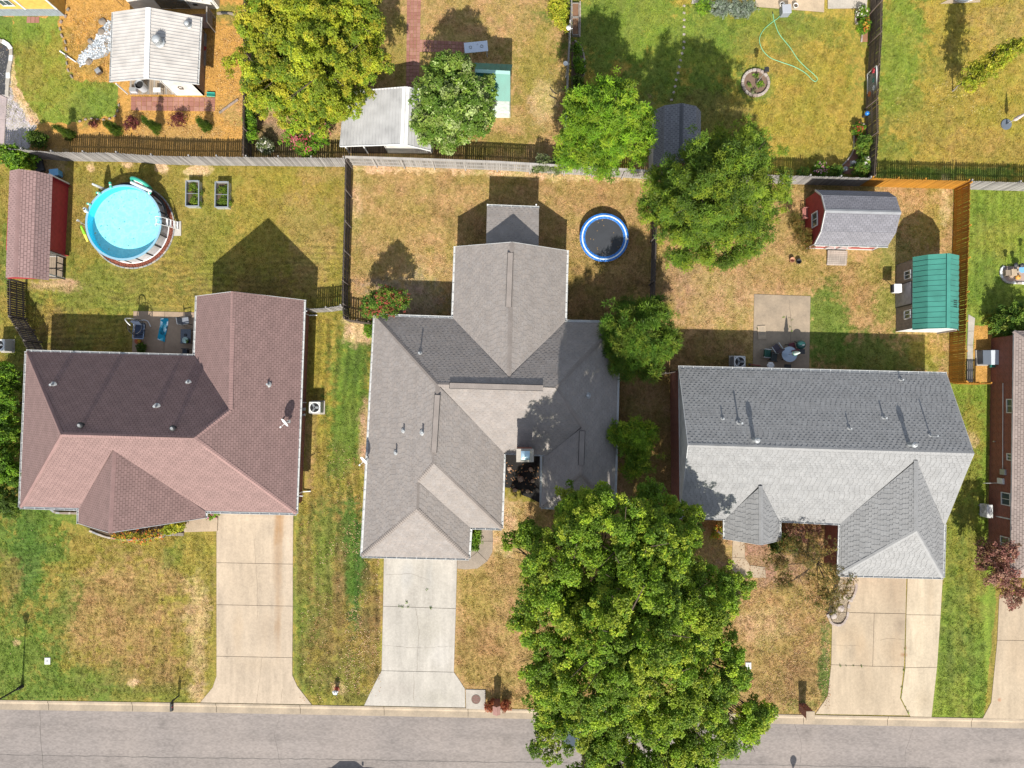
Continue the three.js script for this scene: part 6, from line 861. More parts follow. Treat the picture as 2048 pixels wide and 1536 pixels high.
  for (const dz of [-0.27, 0.27]) part(l, 'rail', [tube([V(xo, 0.03, zo + dz), V(c.x + r + 0.28, 1.25, zo + dz), V(c.x + r + 0.05, 1.62, zo + dz), V(c.x + r - 0.15, 1.6, zo + dz), V(xi, 0.75, zo + dz)], 0.028, 24)], M.white);
  for (let i = 0; i < 4; i++) { const f = (i + 0.6) / 4.4; part(l, 'tread', bx(0.14, 0.03, 0.52, xo + (c.x + r + 0.28 - xo) * f, 1.22 * f, zo), M.white); } part(l, 'tread', bx(0.14, 0.03, 0.52, c.x + r - 0.42, 0.95, zo), M.white);
  // floats and toys
  const fl = (name, label, cat, parts) => { const base = parts[0][1]; const o = thing(name, label, cat, base); for (const p of parts) part(o, p[0], p[2], p[3]); return o; };
  { const p = P(279, 366, 1.15), o = thing('inflatable_float', 'large round inflatable float in green, white and red leaning on the pool rim', 'pool float', p.clone().setY(0)), ry = -0.42; const disc = (R0, th, m, nm, dy, dz, k) => part(o, nm, put(new THREE.TorusGeometry(R0, th, 10, 30), p.x + dz * Math.sin(ry), 0.92 + dy, p.z + dz, ry, -0.2), m, k); const ou = disc(0.68, 0.13, mat([0.03, 0.3, 0.22], 0.4), 'outer_tube', 0, 0); disc(0.44, 0.1, M.white, 'middle_tube', 0, 0.02, ou); part(o, 'red_panel', put(new THREE.CylinderGeometry(0.42, 0.42, 0.12, 24), p.x, 0.92, p.z, ry, Math.PI / 2 - 0.2), mat([0.6, 0.06, 0.07], 0.4)); part(o, 'grey_panel', put(new THREE.CapsuleGeometry(0.11, 1.5, 4, 10), P(283, 374, 1.25).x, 1.3, P(283, 374, 1.25).z, ry, 0, Math.PI / 2), mat([0.5, 0.56, 0.6], 0.4)); }
  { const p = P(215, 380, 0), q2 = P(182, 362, 1.75), o = thing('paddle_board', 'white pointed paddle board standing on end against the pool', 'paddle board', p); const s = new THREE.Shape(); s.moveTo(-0.2, 0); s.bezierCurveTo(-0.28, 0.7, -0.2, 1.4, 0, 1.75); s.bezierCurveTo(0.2, 1.4, 0.28, 0.7, 0.2, 0); s.closePath(); part(o, 'board', put(new THREE.ExtrudeGeometry(s, { depth: 0.08, bevelSize: 0.02, bevelThickness: 0.02, bevelSegments: 2 }), p.x, 0.05, p.z, -0.25, 0.05), M.white); part(o, 'stripe', [put(bx(0.03, 1.3, 0.01, 0, 0.8, 0.11), p.x, 0.05, p.z, -0.25, 0.05)], M.grey); }
  { const a = P(176, 482, 0), b = P(162, 452, 1.3), o = thing('pool_noodle', 'green and yellow pool float leaning on the wall nearest the red shed', 'pool float', a); const m1 = a.clone().lerp(b, 0.5); part(o, 'yellow_half', [rod(a.clone().setY(0.05), m1, 0.09, 0.11, 10)], mat([0.6, 0.55, 0.1], 0.5)); part(o, 'green_half', [rod(m1, b, 0.11, 0.07, 10)], mat([0.2, 0.55, 0.03], 0.5)); }
  { const a = P(174, 452, 0), o = thing('paddle', 'pair of white paddles leaning on the pool near the green float', 'paddle', a); part(o, 'shaft', [rod(a.clone().setY(0.05), P(156, 441, 1.4), 0.02), rod(P(176, 455, 0.05), P(162, 447, 1.3), 0.02)], M.white); part(o, 'blade', [rbx(0.16, 0.36, 0.03, 0.01, P(156, 441, 1.4).x, 1.4, P(156, 441, 1.4).z, 1, 0.2)], M.white); }
  for (const [x, y, k, s] of [[221, 370, 'green and white rope float on the far rim of the pool', 0.32], [197, 386, 'small green foam roll on the pool rim near the paddle board', 0.2], [178, 408, 'green foam roll above the white bottle on the pool rim', 0.18], [298, 386, 'green cup holder hanging over the inner rim of the pool', 0.16]]) { const p = P(x, y, 1.28), o = thing('pool_float', k, 'pool float', p); part(o, 'roll', put(new THREE.CapsuleGeometry(0.09, s, 4, 10), p.x, p.y, p.z, 0.7 + x, 0, Math.PI / 2), mat([0.05, 0.42, 0.3], 0.5)); part(o, 'band', put(new THREE.CylinderGeometry(0.095, 0.095, 0.07, 12), p.x, p.y, p.z, 0.7 + x, 0, Math.PI / 2), M.white); }
  { const p = P(173, 421, 1.25), o = thing('bottle', 'white chlorine bottle on the pool rim nearest the red shed', 'bottle', p); part(o, 'body', rbx(0.2, 0.3, 0.36, 0.06, p.x, p.y + 0.1, p.z, 0.4), M.white); part(o, 'cap', cyl(0.05, 0.05, 0.06, p.x, p.y + 0.28, p.z), M.dark); }
  { const p = P(236, 366, 0.5), o = thing('hose_ring', 'dark vacuum hose looped round the far side of the pool wall', 'hose', p); const a = []; for (let i = 0; i <= 20; i++) { const b = -2.55 + i / 20 * 2.35; const k = Math.sin(i / 20 * Math.PI) * 0.14; a.push(V(c.x + Math.cos(b) * (r + 0.2 + k), 0.6 + Math.sin(i) * 0.1, c.z + Math.sin(b) * (r + 0.2 + k))); } part(o, 'hose', tube(a, 0.09, 60, 8), M.black); part(o, 'hose_end', ball(0.14, a[20].x, a[20].y, a[20].z), M.dark); }
  { const b = P(118, 350, 0), o = thing('storage_bin', 'blue plastic bin behind the red shed by the back fence', 'bin', b); part(o, 'body', rbx(0.6, 0.55, 0.45, 0.05, b.x, 0.28, b.z, 0.1), mat([0.1, 0.3, 0.5], 0.6)); part(o, 'lid', rbx(0.66, 0.06, 0.5, 0.02, b.x, 0.58, b.z, 0.1), mat([0.16, 0.4, 0.62], 0.6)); }
  { const b = P(88, 338, 0), o = thing('wheelbarrow', 'dark wheelbarrow stored behind the red shed roof', 'wheelbarrow', b); part(o, 'tray', rbx(0.6, 0.3, 0.8, 0.08, b.x, 0.45, b.z, 0.3), M.dark); part(o, 'wheel', tor(0.16, 0.05, b.x - 0.1, 0.2, b.z - 0.6, 0, 18, 1.8), M.black); part(o, 'handle', [rod(V(b.x - 0.25, 0.4, b.z + 0.2), V(b.x - 0.2, 0.55, b.z + 0.9), 0.02), rod(V(b.x + 0.25, 0.4, b.z + 0.2), V(b.x + 0.3, 0.55, b.z + 0.85), 0.02)], M.deck); }
}
// two raised planters
[[391, 391, 'galvanised raised planter nearer the pool'], [449, 393, 'galvanised raised planter farther from the pool']].forEach(([x, y, k]) => {
  const p = P(x, y), w = 0.94, d = 1.86, h = 0.5, t = thing('raised_planter', k + ', filled with green plants', 'planter', p, 'raised planters by the pool');
  for (const [a, b, X, Z] of [[0.04, d, -w / 2, 0], [0.04, d, w / 2, 0], [w, 0.04, 0, -d / 2], [w, 0.04, 0, d / 2]]) part(t, 'side_panel', bx(a, h, b, p.x + X, h / 2, p.z + Z), M.galv);
  part(t, 'rim', [[0.07, d + 0.06, -w / 2, 0], [0.07, d + 0.06, w / 2, 0], [w, 0.07, 0, -d / 2], [w, 0.07, 0, d / 2]].map(([a, b, X, Z]) => bx(a, 0.03, b, p.x + X, h + 0.015, p.z + Z)), M.steel);
  part(t, 'brace', bx(w - 0.05, 0.04, 0.03, p.x, h - 0.03, p.z), M.steel); part(t, 'soil', bx(w - 0.06, 0.2, d - 0.06, p.x, 0.12, p.z), M.soil);
  foliage(t, 'plants', [[x - 4, y - 14, 0.28, 0.3, 0.4], [x + 5, y - 4, 0.28, 0.3, 0.4], [x - 3, y + 10, 0.26, 0.3, 0.4], [x + 5, y + 16, 0.24, 0.28, 0.4]], SP.tiny, PAL.dark, { leaf: 1.2 });
});
// ------------------------------------------------------------------ patio furniture
function patioChair(at, ry, label, m, seatM, group) { const t = thing('patio_chair', label, 'chair', at, group); t.rotation.y = ry; const L = (n, g, mm, u) => part(t, n, g, mm, u, true);
  L('seat', rbx(0.52, 0.06, 0.52, 0.03, 0, 0.42, 0), seatM); L('backrest', put(rbx(0.5, 0.58, 0.05, 0.03, 0, 0, 0), 0, 0.74, -0.29, 0, -0.22), seatM);
  for (const s of [-1, 1]) { L('armrest', rbx(0.06, 0.035, 0.56, 0.015, s * 0.3, 0.64, -0.02), m); L('leg', rod(V(s * 0.29, 0, 0.25), V(s * 0.29, 0.63, 0.22), 0.02), m); L('leg', rod(V(s * 0.29, 0, -0.28), V(s * 0.27, 0.9, -0.34), 0.02), m); } return t; }
{
  const fr = M.dark, cu = mat([0.22, 0.24, 0.28], 0.8, { map: TX.grime });
  patioChair(P(376, 643), 1.75, 'grey cushioned patio chair with dark frame, nearest the pool, against the red eave', fr, cu);
  patioChair(P(377, 707), -1.6, 'dark patio chair tucked in the corner under the red roof gutter', fr, mat([0.035, 0.045, 0.06], 0.8));
  const p = P(378, 674), t = thing('side_table', 'low dark glass patio table holding a pale green pot', 'table', p); part(t, 'table_top', rbx(0.75, 0.04, 1.05, 0.02, p.x, 0.5, p.z), mat([0.03, 0.04, 0.06], 0.15, { phys: true, clearcoat: 1 })); for (const a of [-1, 1]) for (const b of [-1, 1]) part(t, 'leg', rod(V(p.x + a * 0.33, 0, p.z + b * 0.48), V(p.x + a * 0.33, 0.49, p.z + b * 0.48), 0.022), fr);
  const pot = P(373, 681, 0.52), o = thing('flower_pot', 'pale green pot plant on the dark patio table', 'flower pot', pot); part(o, 'pot', put(new THREE.LatheGeometry([[0.001, 0], [0.14, 0], [0.2, 0.16], [0.22, 0.2], [0.18, 0.2], [0.17, 0.14], [0.001, 0.14]].map(([a, b]) => new THREE.Vector2(a, b)), 20), pot.x, pot.y, pot.z), mat([0.5, 0.68, 0.62], 0.5)); foliage(o, 'plant', [[373, 681, 0.76, 0.09]], SP.tiny, PAL.hedge, { puff: 0.08 });
  const bw = P(371, 670, 0.52), b2 = thing('bowl', 'small dark bowl beside the pale green pot on the patio table', 'bowl', bw); part(b2, 'bowl', put(new THREE.LatheGeometry([[0.001, 0], [0.06, 0.01], [0.1, 0.06], [0.09, 0.06], [0.001, 0.02]].map(([a, b]) => new THREE.Vector2(a, b)), 16), bw.x, bw.y, bw.z), M.dark); part(b2, 'foot', tor(0.05, 0.01, bw.x, bw.y + 0.005, bw.z, Math.PI / 2, 12), M.dark);
  const rp = P(327, 659), rt = thing('patio_rug', 'turquoise and white palm leaf rug crumpled on the tan patio', 'rug', rp);
  const cv = document.createElement('canvas'); cv.width = 128; cv.height = 384; const x = cv.getContext('2d'); x.fillStyle = '#1389a6'; x.fillRect(0, 0, 128, 384); const q = rng(44); for (let i = 0; i < 16; i++) { const cx = q() * 128, cy = q() * 384, a0 = q() * 6.28; for (let k = 0; k < 9; k++) { const a = a0 + (k - 4) * 0.26; x.strokeStyle = ['#d8eef2', '#0b5f77', '#7fd0de', '#ffffff', '#0f4f63'][i % 5]; x.lineWidth = 5; x.beginPath(); x.moveTo(cx, cy); x.lineTo(cx + Math.cos(a) * 52, cy + Math.sin(a) * 52); x.stroke(); } }
  const ct = new THREE.CanvasTexture(cv); ct.colorSpace = THREE.SRGBColorSpace; const rg = new THREE.PlaneGeometry(0.58, 1.68, 14, 36), pp = rg.attributes.position; for (let i = 0; i < pp.count; i++) { const u = pp.getX(i), v = pp.getY(i); pp.setXYZ(i, u + 0.05 * Math.sin(v * 3.1) - 0.12 * Math.max(0, -v - 0.4), v + (v < -0.7 ? u * -0.3 : 0), 0.012 + 0.02 * Math.abs(Math.sin(v * 7 + u * 4)) * vn(u * 5 + 9, v * 5 + 9) * 2); } rg.computeVertexNormals(); part(rt, 'rug', put(rg, rp.x, 0.035, rp.z, -0.06, -Math.PI / 2), new THREE.MeshStandardMaterial({ map: ct, roughness: 0.95, side: THREE.DoubleSide }));
  part(rt, 'hem', bx(0.5, 0.02, 0.03, rp.x, 0.05, rp.z - 0.83), M.teal);
  // hanging egg chair on a white curved stand
  const e = P(286, 655), h = thing('hanging_chair', 'egg shaped hanging chair on a white curved stand with dark cushion', 'hanging chair', e);
  part(h, 'stand', [tube([V(e.x - 0.45, 0.05, e.z + 0.45), V(e.x - 0.62, 0.05, e.z), V(e.x - 0.3, 0.05, e.z - 0.45), V(e.x + 0.3, 0.05, e.z - 0.5), V(e.x + 0.6, 0.05, e.z - 0.05)], 0.035, 40), tube([V(e.x - 0.25, 0.05, e.z - 0.5), V(e.x - 0.35, 1.0, e.z - 0.55), V(e.x - 0.3, 1.8, e.z - 0.4), V(e.x, 2.0, e.z - 0.1), V(e.x + 0.1, 1.85, e.z + 0.05)], 0.04, 40)], M.white);
  part(h, 'basket', [...[0, 1, 2, 3, 4, 5, 6, 7].map((i) => { const a = i / 8 * Math.PI; return put(new THREE.TorusGeometry(0.58, 0.016, 5, 24, Math.PI * 1.25), e.x + 0.1, 0.98, e.z + 0.1, a, 0, Math.PI * 0.9); }), tor(0.5, 0.02, e.x + 0.1, 1.3, e.z + 0.1), tor(0.57, 0.02, e.x + 0.1, 1.0, e.z + 0.1), rod(V(e.x + 0.1, 1.5, e.z + 0.08), V(e.x + 0.1, 1.86, e.z + 0.05), 0.012)], M.dark);
  part(h, 'cushion', [rbx(0.72, 0.16, 1.15, 0.07, e.x + 0.12, 0.62, e.z + 0.3, -0.12), put(rbx(0.7, 0.6, 0.14, 0.06, 0, 0, 0), e.x + 0.02, 0.9, e.z - 0.25, -0.12, -0.3)], mat([0.03, 0.045, 0.08], 0.85));
  part(h, 'footrest_frame', [bar(V(e.x - 0.27, 0.72, e.z - 0.15), V(e.x - 0.36, 0.72, e.z + 0.86), 0.05, 0.03), bar(V(e.x + 0.5, 0.72, e.z - 0.15), V(e.x + 0.41, 0.72, e.z + 0.9), 0.05, 0.03), bar(V(e.x - 0.36, 0.72, e.z + 0.86), V(e.x + 0.41, 0.72, e.z + 0.9), 0.05, 0.03)], mat([0.25, 0.32, 0.42], 0.5));
  shrub('small potted green plant in the shade by the red roof gutter', [283, 697], [[282, 696, 0.5, 0.3], [285, 700, 0.3, 0.25]], SP.small, PAL.pine, { name: 'potted_plant', cat: 'plant', size: 0.8 });
  { const b = P(279, 683), o = thing('flower_pot', 'orange flower pot beside the hanging chair footrest', 'flower pot', b); part(o, 'pot', cyl(0.2, 0.15, 0.3, b.x, 0.18, b.z, 16), mat([0.35, 0.09, 0.04], 0.8)); foliage(o, 'flowers', [[278, 682, 0.42, 0.16]], SP.bloom, YELF, { puff: 0.1 }); }
}
// ------------------------------------------------------------------ trampoline
{
  const c = P(1208.5, 475, 0.66), r = 1.76, t = thing('trampoline', 'round trampoline with a black mat and striped blue safety pad', 'trampoline', c.clone().setY(0)), q = rng(4);
  part(t, 'mat', put(new THREE.CylinderGeometry(1.47, 1.47, 0.02, 56), c.x, 0.62, c.z), mat([0.045, 0.05, 0.06], 0.8, { map: TX.granule, rs: 0.6 }));
  TX.poolCaustics = tex(512, 512, (u, v) => { const w1 = tfbm(u, v, 7, 3), w2 = tfbm(v, u, 11, 3), rd = 1 - Math.min(1, Math.abs(w1 - 0.5) * 9), s = 1 - Math.min(1, Math.abs(w2 - 0.5) * 10); return [0.74 + 0.16 * rd + 0.14 * s, 0.84 + 0.09 * rd + 0.07 * s, 0.88 + 0.06 * (rd + s)]; }); TX.poolCaustics.repeat.set(0.45, 0.45); const blueM = mat([0.02, 0.15, 0.5], 0.45, { bump: BP.wave, rs: 1.2, bs: 0.05 }), ring = (a, b, y, th, m, nm, u) => { const g = new THREE.LatheGeometry([[a, -th], [a, 0.3 * th], [(a + b) / 2, th], [b, 0.2 * th], [b, -th]].map(([s, k]) => new THREE.Vector2(s, k)), 64); return part(t, nm, put(g, c.x, y, c.z), m, u); };
  const pad = ring(1.4, r + 0.02, 0.66, 0.03, blueM, 'safety_pad'); ring(1.55, 1.64, 0.695, 0.008, mat([0.62, 0.72, 0.82], 0.4), 'pad_stripe', pad);
  { const sm = [], sp = [], lv = []; for (let i = 0; i < 24; i++) { const a = i / 24 * 6.283; sm.push(put(bx(0.36, 0.008, 0.02, 1.59, 0, 0), c.x, 0.693, c.z, a)); } for (let i = 0; i < 72; i++) { const a = i / 72 * 6.283; sp.push(put(bx(0.12, 0.012, 0.012, 1.42, 0, 0), c.x, 0.64, c.z, a)); } for (let i = 0; i < 14; i++) { const a = q() * 6.283, d = Math.sqrt(q()) * 1.35; lv.push(bx(0.07, 0.006, 0.05, c.x + Math.cos(a) * d, 0.636, c.z + Math.sin(a) * d, q() * 6)); } part(t, 'pad_seams', sm, mat([0.012, 0.09, 0.32], 0.6), pad).userData.kind = 'stuff'; part(t, 'springs', sp, M.steel).userData.kind = 'stuff'; part(t, 'leaf_litter', lv, mat([0.22, 0.14, 0.06], 0.9)).userData.kind = 'stuff'; }
  part(t, 'frame', tor(r - 0.04, 0.035, c.x, 0.6, c.z, Math.PI / 2, 48), M.steel); for (let i = 0; i < 6; i++) { const a = i / 6 * 6.283 + 0.3; part(t, 'leg', rod(V(c.x + Math.cos(a) * (r - 0.03), 0.6, c.z + Math.sin(a) * (r - 0.03)), V(c.x + Math.cos(a) * r, 0, c.z + Math.sin(a) * r), 0.025), M.steel); }
  part(t, 'warning_tag', bx(0.2, 0.012, 0.14, c.x + 1.62, 0.705, c.z + 0.12), M.white);
}
// ------------------------------------------------------------------ back patio of the pale grey house
{
  const c = P(1571, 710), t = thing('patio_table', 'round glass patio table in the shade behind the pale grey house', 'table', c), R0 = 0.56;
  part(t, 'table_top', put(new THREE.CylinderGeometry(R0, R0, 0.02, 40), c.x, 0.72, c.z), mat([0.28, 0.36, 0.46], 0.12, { phys: true, clearcoat: 1 })); part(t, 'rim', tor(R0, 0.02, c.x, 0.72, c.z, Math.PI / 2, 40), M.grey); for (let i = 0; i < 4; i++) { const a = i * 1.57 + 0.7; part(t, 'leg', rod(V(c.x + Math.cos(a) * 0.2, 0.7, c.z + Math.sin(a) * 0.2), V(c.x + Math.cos(a) * 0.48, 0, c.z + Math.sin(a) * 0.48), 0.02), M.dark); }
  const u = thing('patio_umbrella', 'closed white and teal umbrella standing through the glass table', 'umbrella', c.clone().setY(0.02)); part(u, 'pole', rod(c.clone().setY(0.05), c.clone().setY(2.62), 0.022, 0.022, 8), M.white); const fold = new THREE.LatheGeometry([[0.1, 1.35], [0.16, 1.5], [0.13, 1.9], [0.07, 2.4], [0.02, 2.55]].map(([a, b]) => new THREE.Vector2(a, b)), 12), fp = fold.attributes.position; for (let i = 0; i < fp.count; i++) { const a = Math.atan2(fp.getZ(i), fp.getX(i)), k = 1 + 0.3 * Math.sin(a * 6); fp.setX(i, fp.getX(i) * k); fp.setZ(i, fp.getZ(i) * k); } fold.computeVertexNormals(); part(u, 'canopy', put(fold, c.x, 0, c.z), mat([0.55, 0.66, 0.62], 0.8, { side: THREE.DoubleSide })); part(u, 'tie', tor(0.16, 0.02, c.x, 1.75, c.z, Math.PI / 2, 16), M.teal); part(u, 'finial', ball(0.03, c.x, 2.63, c.z), M.dark);
  const gm = mat([0.02, 0.1, 0.075], 0.75), fm = mat([0.4, 0.42, 0.42], 0.5);
  patioChair(P(1530, 708), 1.5, 'dark green sling chair farthest from the glass table', fm, gm); patioChair(P(1548, 697), 0.6 + Math.PI, 'dusky purple sling chair beside the glass table', fm, mat([0.06, 0.05, 0.065], 0.8)); patioChair(P(1543, 715), 1.4, 'dark slate sling chair in front of the white flower', M.dark, mat([0.035, 0.045, 0.045], 0.8)); patioChair(P(1579, 694), 3.4, 'dark red chair half hidden by the glass table', M.dark, mat([0.1, 0.02, 0.03], 0.8));
  { const b = P(1593, 691), o = thing('barbecue', 'round dark green kettle barbecue beside the glass table', 'barbecue', b); part(o, 'bowl', ball(0.34, b.x, 0.75, b.z, 0.75, 18), mat([0.015, 0.07, 0.065], 0.35)); part(o, 'lid_handle', bx(0.16, 0.05, 0.04, b.x + 0.06, 1.03, b.z + 0.05), M.steel); for (let i = 0; i < 3; i++) { const a = i * 2.1; part(o, 'leg', rod(V(b.x + Math.cos(a) * 0.2, 0.6, b.z + Math.sin(a) * 0.2), V(b.x + Math.cos(a) * 0.35, 0, b.z + Math.sin(a) * 0.35), 0.018), M.dark); } part(o, 'shelf', bx(0.5, 0.02, 0.35, b.x + 0.05, 0.72, b.z + 0.5), M.dark); }
  { const b = P(1512, 652), o = thing('paving_slab', 'loose tan paving slab lying on the back patio', 'paving slab', b); part(o, 'slab', rbx(0.6, 0.05, 1.0, 0.01, P(1523, 665).x, 0.06, P(1523, 665).z, 0.05), M.concreteTan); part(o, 'worn_patch', bx(0.4, 0.004, 0.6, P(1523, 662).x, 0.088, P(1523, 662).z), M.kerb); }
  { const b = P(1541, 731, 0.7), o = thing('ornament', 'white flower shaped ornament on a post by the back gutter', 'ornament', b.clone().setY(0)); part(o, 'post', rod(b.clone().setY(0), b, 0.03), M.white); for (let i = 0; i < 6; i++) { const a = i / 6 * 6.283; part(o, 'petal', ball(0.14, b.x + Math.cos(a) * 0.14, 0.72, b.z + Math.sin(a) * 0.14, 0.35, 10), M.white); } }
  { const b = P(1575, 733), o = thing('doormat', 'black doormat on the patio under the back gutter', 'mat', b); part(o, 'mat', rbx(0.5, 0.02, 0.3, 0.01, b.x, 0.045, b.z), M.black); part(o, 'border', bx(0.44, 0.004, 0.24, b.x, 0.058, b.z), M.dark); }
  { const b = P(1516, 730), o = thing('garden_tool', 'red handled garden tool lying by the back wall', 'tool', b); part(o, 'handle', rod(P(1500, 729, 0.1), P(1521, 731, 0.12), 0.025), M.redPaint); part(o, 'head', bx(0.2, 0.04, 0.12, P(1499, 729).x, 0.1, P(1499, 729).z), M.dark); }
}
function condenser(at, label, m = M.grey) { const t = thing('air_conditioner', label, 'air conditioner', at, 'air conditioner units beside the houses'), w = 0.82, h = 0.85; part(t, 'pad', rbx(1.0, 0.08, 1.0, 0.02, at.x, 0.04, at.z), M.concreteGrey); part(t, 'cabinet', rbx(w, h, w, 0.06, at.x, h / 2 + 0.08, at.z), m); part(t, 'top_panel', [put(new THREE.RingGeometry(0.33, 0.41, 28), at.x, h + 0.105, at.z, 0, -Math.PI / 2), ...[[0, -1], [0, 1], [-1, 0], [1, 0]].map(([a, b]) => bx(a ? 0.05 : w - 0.06, 0.02, b ? 0.05 : w - 0.06, at.x + a * 0.38, h + 0.09, at.z + b * 0.38))], mat([0.6, 0.61, 0.6], 0.5)); part(t, 'fan_well', put(new THREE.CircleGeometry(0.33, 28), at.x, h + 0.087, at.z, 0, -Math.PI / 2), M.black); const g = []; for (let i = 1; i < 6; i++) g.push(tor(0.06 * i, 0.006, at.x, h + 0.11, at.z, Math.PI / 2, 24)); for (let i = 0; i < 8; i++) { const a = i / 8 * 6.283; g.push(rod(V(at.x, h + 0.115, at.z), V(at.x + Math.cos(a) * 0.36, h + 0.11, at.z + Math.sin(a) * 0.36), 0.006, 0.006, 4)); } part(t, 'fan_guard', g, M.dark); for (let i = 0; i < 3; i++) part(t, 'fan_blade', put(bx(0.26, 0.01, 0.14, 0.16, 0, 0), at.x, h + 0.095, at.z, i * 2.094, 0.1), M.galv); return t; }
condenser(P(634, 815).add(V(0.1, 0, 0)), 'pale air conditioner unit beside the red roofed house wall', mat([0.38, 0.38, 0.36], 0.6)); condenser(P(1471, 725), 'grey air conditioner unit behind the pale grey house', mat([0.24, 0.27, 0.31], 0.6));
condenser(P(36, 692).add(V(-0.7, 0, 0)), 'pale air conditioner unit at the frame edge past the bending fence', mat([0.55, 0.56, 0.56], 0.6));
{ const b = P(1944, 716).add(V(0.85, 0, 0)), t = thing('generator', 'standby generator with a dark and pale lid beside the brick side wall', 'generator', b); b.x = P(1975, 718, 0.4).x; t.position.copy(b); part(t, 'base', rbx(1.3, 0.1, 1.15, 0.02, b.x, 0.05, b.z), M.concreteGrey); part(t, 'housing', rbx(1.12, 0.62, 1.0, 0.06, b.x, 0.41, b.z), mat([0.12, 0.14, 0.17], 0.5)); part(t, 'lid', put(rbx(0.62, 0.06, 1.06, 0.03, 0, 0, 0), b.x + 0.28, 0.77, b.z, 0, 0, 0.05), mat([0.46, 0.5, 0.55], 0.45)); part(t, 'side_cover', put(rbx(0.56, 0.05, 1.04, 0.02, 0, 0, 0), b.x - 0.28, 0.75, b.z, 0, 0, 0.1), mat([0.1, 0.12, 0.15], 0.5)); part(t, 'gas_fitting', [rbx(0.42, 0.22, 0.22, 0.04, b.x + 0.4, 0.35, b.z + 0.6)], M.teal); part(t, 'conduit', tube([V(b.x + 0.5, 0.5, b.z + 0.5), V(b.x + 0.9, 0.6, b.z + 0.45), V(b.x + 1.15, 0.8, b.z + 0.6), V(b.x + 1.15, 1.3, b.z + 1.2), V(b.x + 1.15, 1.35, b.z + 1.6)], 0.025, 24), M.galv); }
{ const b = P(1960, 1019), t = thing('heat_pump', 'white slim heat pump box standing on the green side strip', 'heat pump', b); b.x += 0.1; part(t, 'cabinet', rbx(0.42, 0.75, 0.92, 0.04, b.x, 0.48, b.z), M.white); part(t, 'fan_grille', [tor(0.26, 0.015, b.x - 0.215, 0.48, b.z - 0.1, 0, 24, Math.PI / 2), tor(0.15, 0.012, b.x - 0.215, 0.48, b.z - 0.1, 0, 20, Math.PI / 2)], M.grey); part(t, 'top_panel', rbx(0.44, 0.03, 0.94, 0.01, b.x, 0.87, b.z), M.trim); for (const s of [-1, 1]) part(t, 'foot', bx(0.46, 0.1, 0.06, b.x, 0.05, b.z + s * 0.32), M.grey); }
{ const p = P(1791, 577, 1.2), t = thing('window_air_conditioner', 'boxy air conditioner hanging on the wall of the teal roofed shed', 'air conditioner', p); part(t, 'case', rbx(0.55, 0.42, 0.62, 0.03, p.x + 0.08, p.y, p.z), mat([0.6, 0.61, 0.62], 0.55)); part(t, 'rear_grille', [bx(0.12, 0.36, 0.56, p.x - 0.22, p.y, p.z), ...[0, 1, 2, 3].map((i) => bx(0.02, 0.03, 0.5, p.x - 0.29, p.y - 0.12 + i * 0.08, p.z))], M.dark); part(t, 'bracket', [rod(V(p.x - 0.2, p.y - 0.2, p.z - 0.2), V(p.x + 0.35, p.y - 0.6, p.z - 0.2), 0.02), rod(V(p.x - 0.2, p.y - 0.2, p.z + 0.2), V(p.x + 0.35, p.y - 0.6, p.z + 0.2), 0.02)], M.grey); }
{ const b = P(1607, 430), t = thing('garden_bench', 'small red garden bench facing out from the barn wall', 'bench', b), rm = mat([0.5, 0.2, 0.17], 0.7, { map: TX.wood }); for (let i = 0; i < 4; i++) part(t, 'seat_slat', bx(0.1, 0.025, 0.78, b.x - 0.2 + i * 0.13, 0.42, b.z), rm); for (let i = 0; i < 3; i++) part(t, 'back_slat', bx(0.025, 0.1, 0.78, b.x + 0.28 + i * 0.04, 0.55 + i * 0.15, b.z), rm); for (const s of [-1, 1]) { part(t, 'armrest', bx(0.55, 0.03, 0.06, b.x + 0.02, 0.62, b.z + s * 0.38), rm); part(t, 'leg', bx(0.06, 0.6, 0.06, b.x - 0.22, 0.3, b.z + s * 0.38), rm); part(t, 'leg', bx(0.06, 0.9, 0.06, b.x + 0.3, 0.45, b.z + s * 0.38), rm); } }
for (const [x, y, k, m] of [[1582, 521, 'terracotta pot lying by the spindly shrub', mat([0.4, 0.2, 0.12], 0.8)], [1595, 524, 'dark bucket on the bare ground near the barn ramp', M.dark]]) { const b = P(x, y), o = thing('pot', k, 'pot', b); part(o, 'body', put(new THREE.LatheGeometry([[0.001, 0], [0.12, 0], [0.17, 0.24], [0.19, 0.26], [0.16, 0.26], [0.11, 0.05], [0.001, 0.04]].map(([a, c]) => new THREE.Vector2(a, c)), 18), b.x, 0.01, b.z), m); part(o, 'rim', tor(0.18, 0.015, b.x, 0.27, b.z, Math.PI / 2, 18), m); }

// ------------------------------------------------------------------ along the street
{ const b = P(358, 1391), t = thing('mailbox', 'black mailbox on a leaning dark post at the kerb of the red roofed house', 'mailbox', b); const bp = P(346, 1411, 1.05); part(t, 'post', [rod(V(b.x, 0, b.z), V(b.x, 1.25, b.z), 0.05, 0.05, 8), bar(V(b.x, 0.92, b.z - 0.1), V(b.x, 0.92, b.z + 0.45), 0.06, 0.06)], M.dark); const s = new THREE.Shape(); s.moveTo(-0.1, 0); s.lineTo(0.1, 0); s.lineTo(0.1, 0.13); s.absarc(0, 0.13, 0.1, 0, Math.PI); s.closePath(); part(t, 'box', put(new THREE.ExtrudeGeometry(s, { depth: 0.52, bevelEnabled: false }), b.x, 0.97, b.z + 0.1), M.dark); part(t, 'flag', bx(0.02, 0.16, 0.06, b.x + 0.115, 1.2, b.z + 0.3), M.redPaint); }
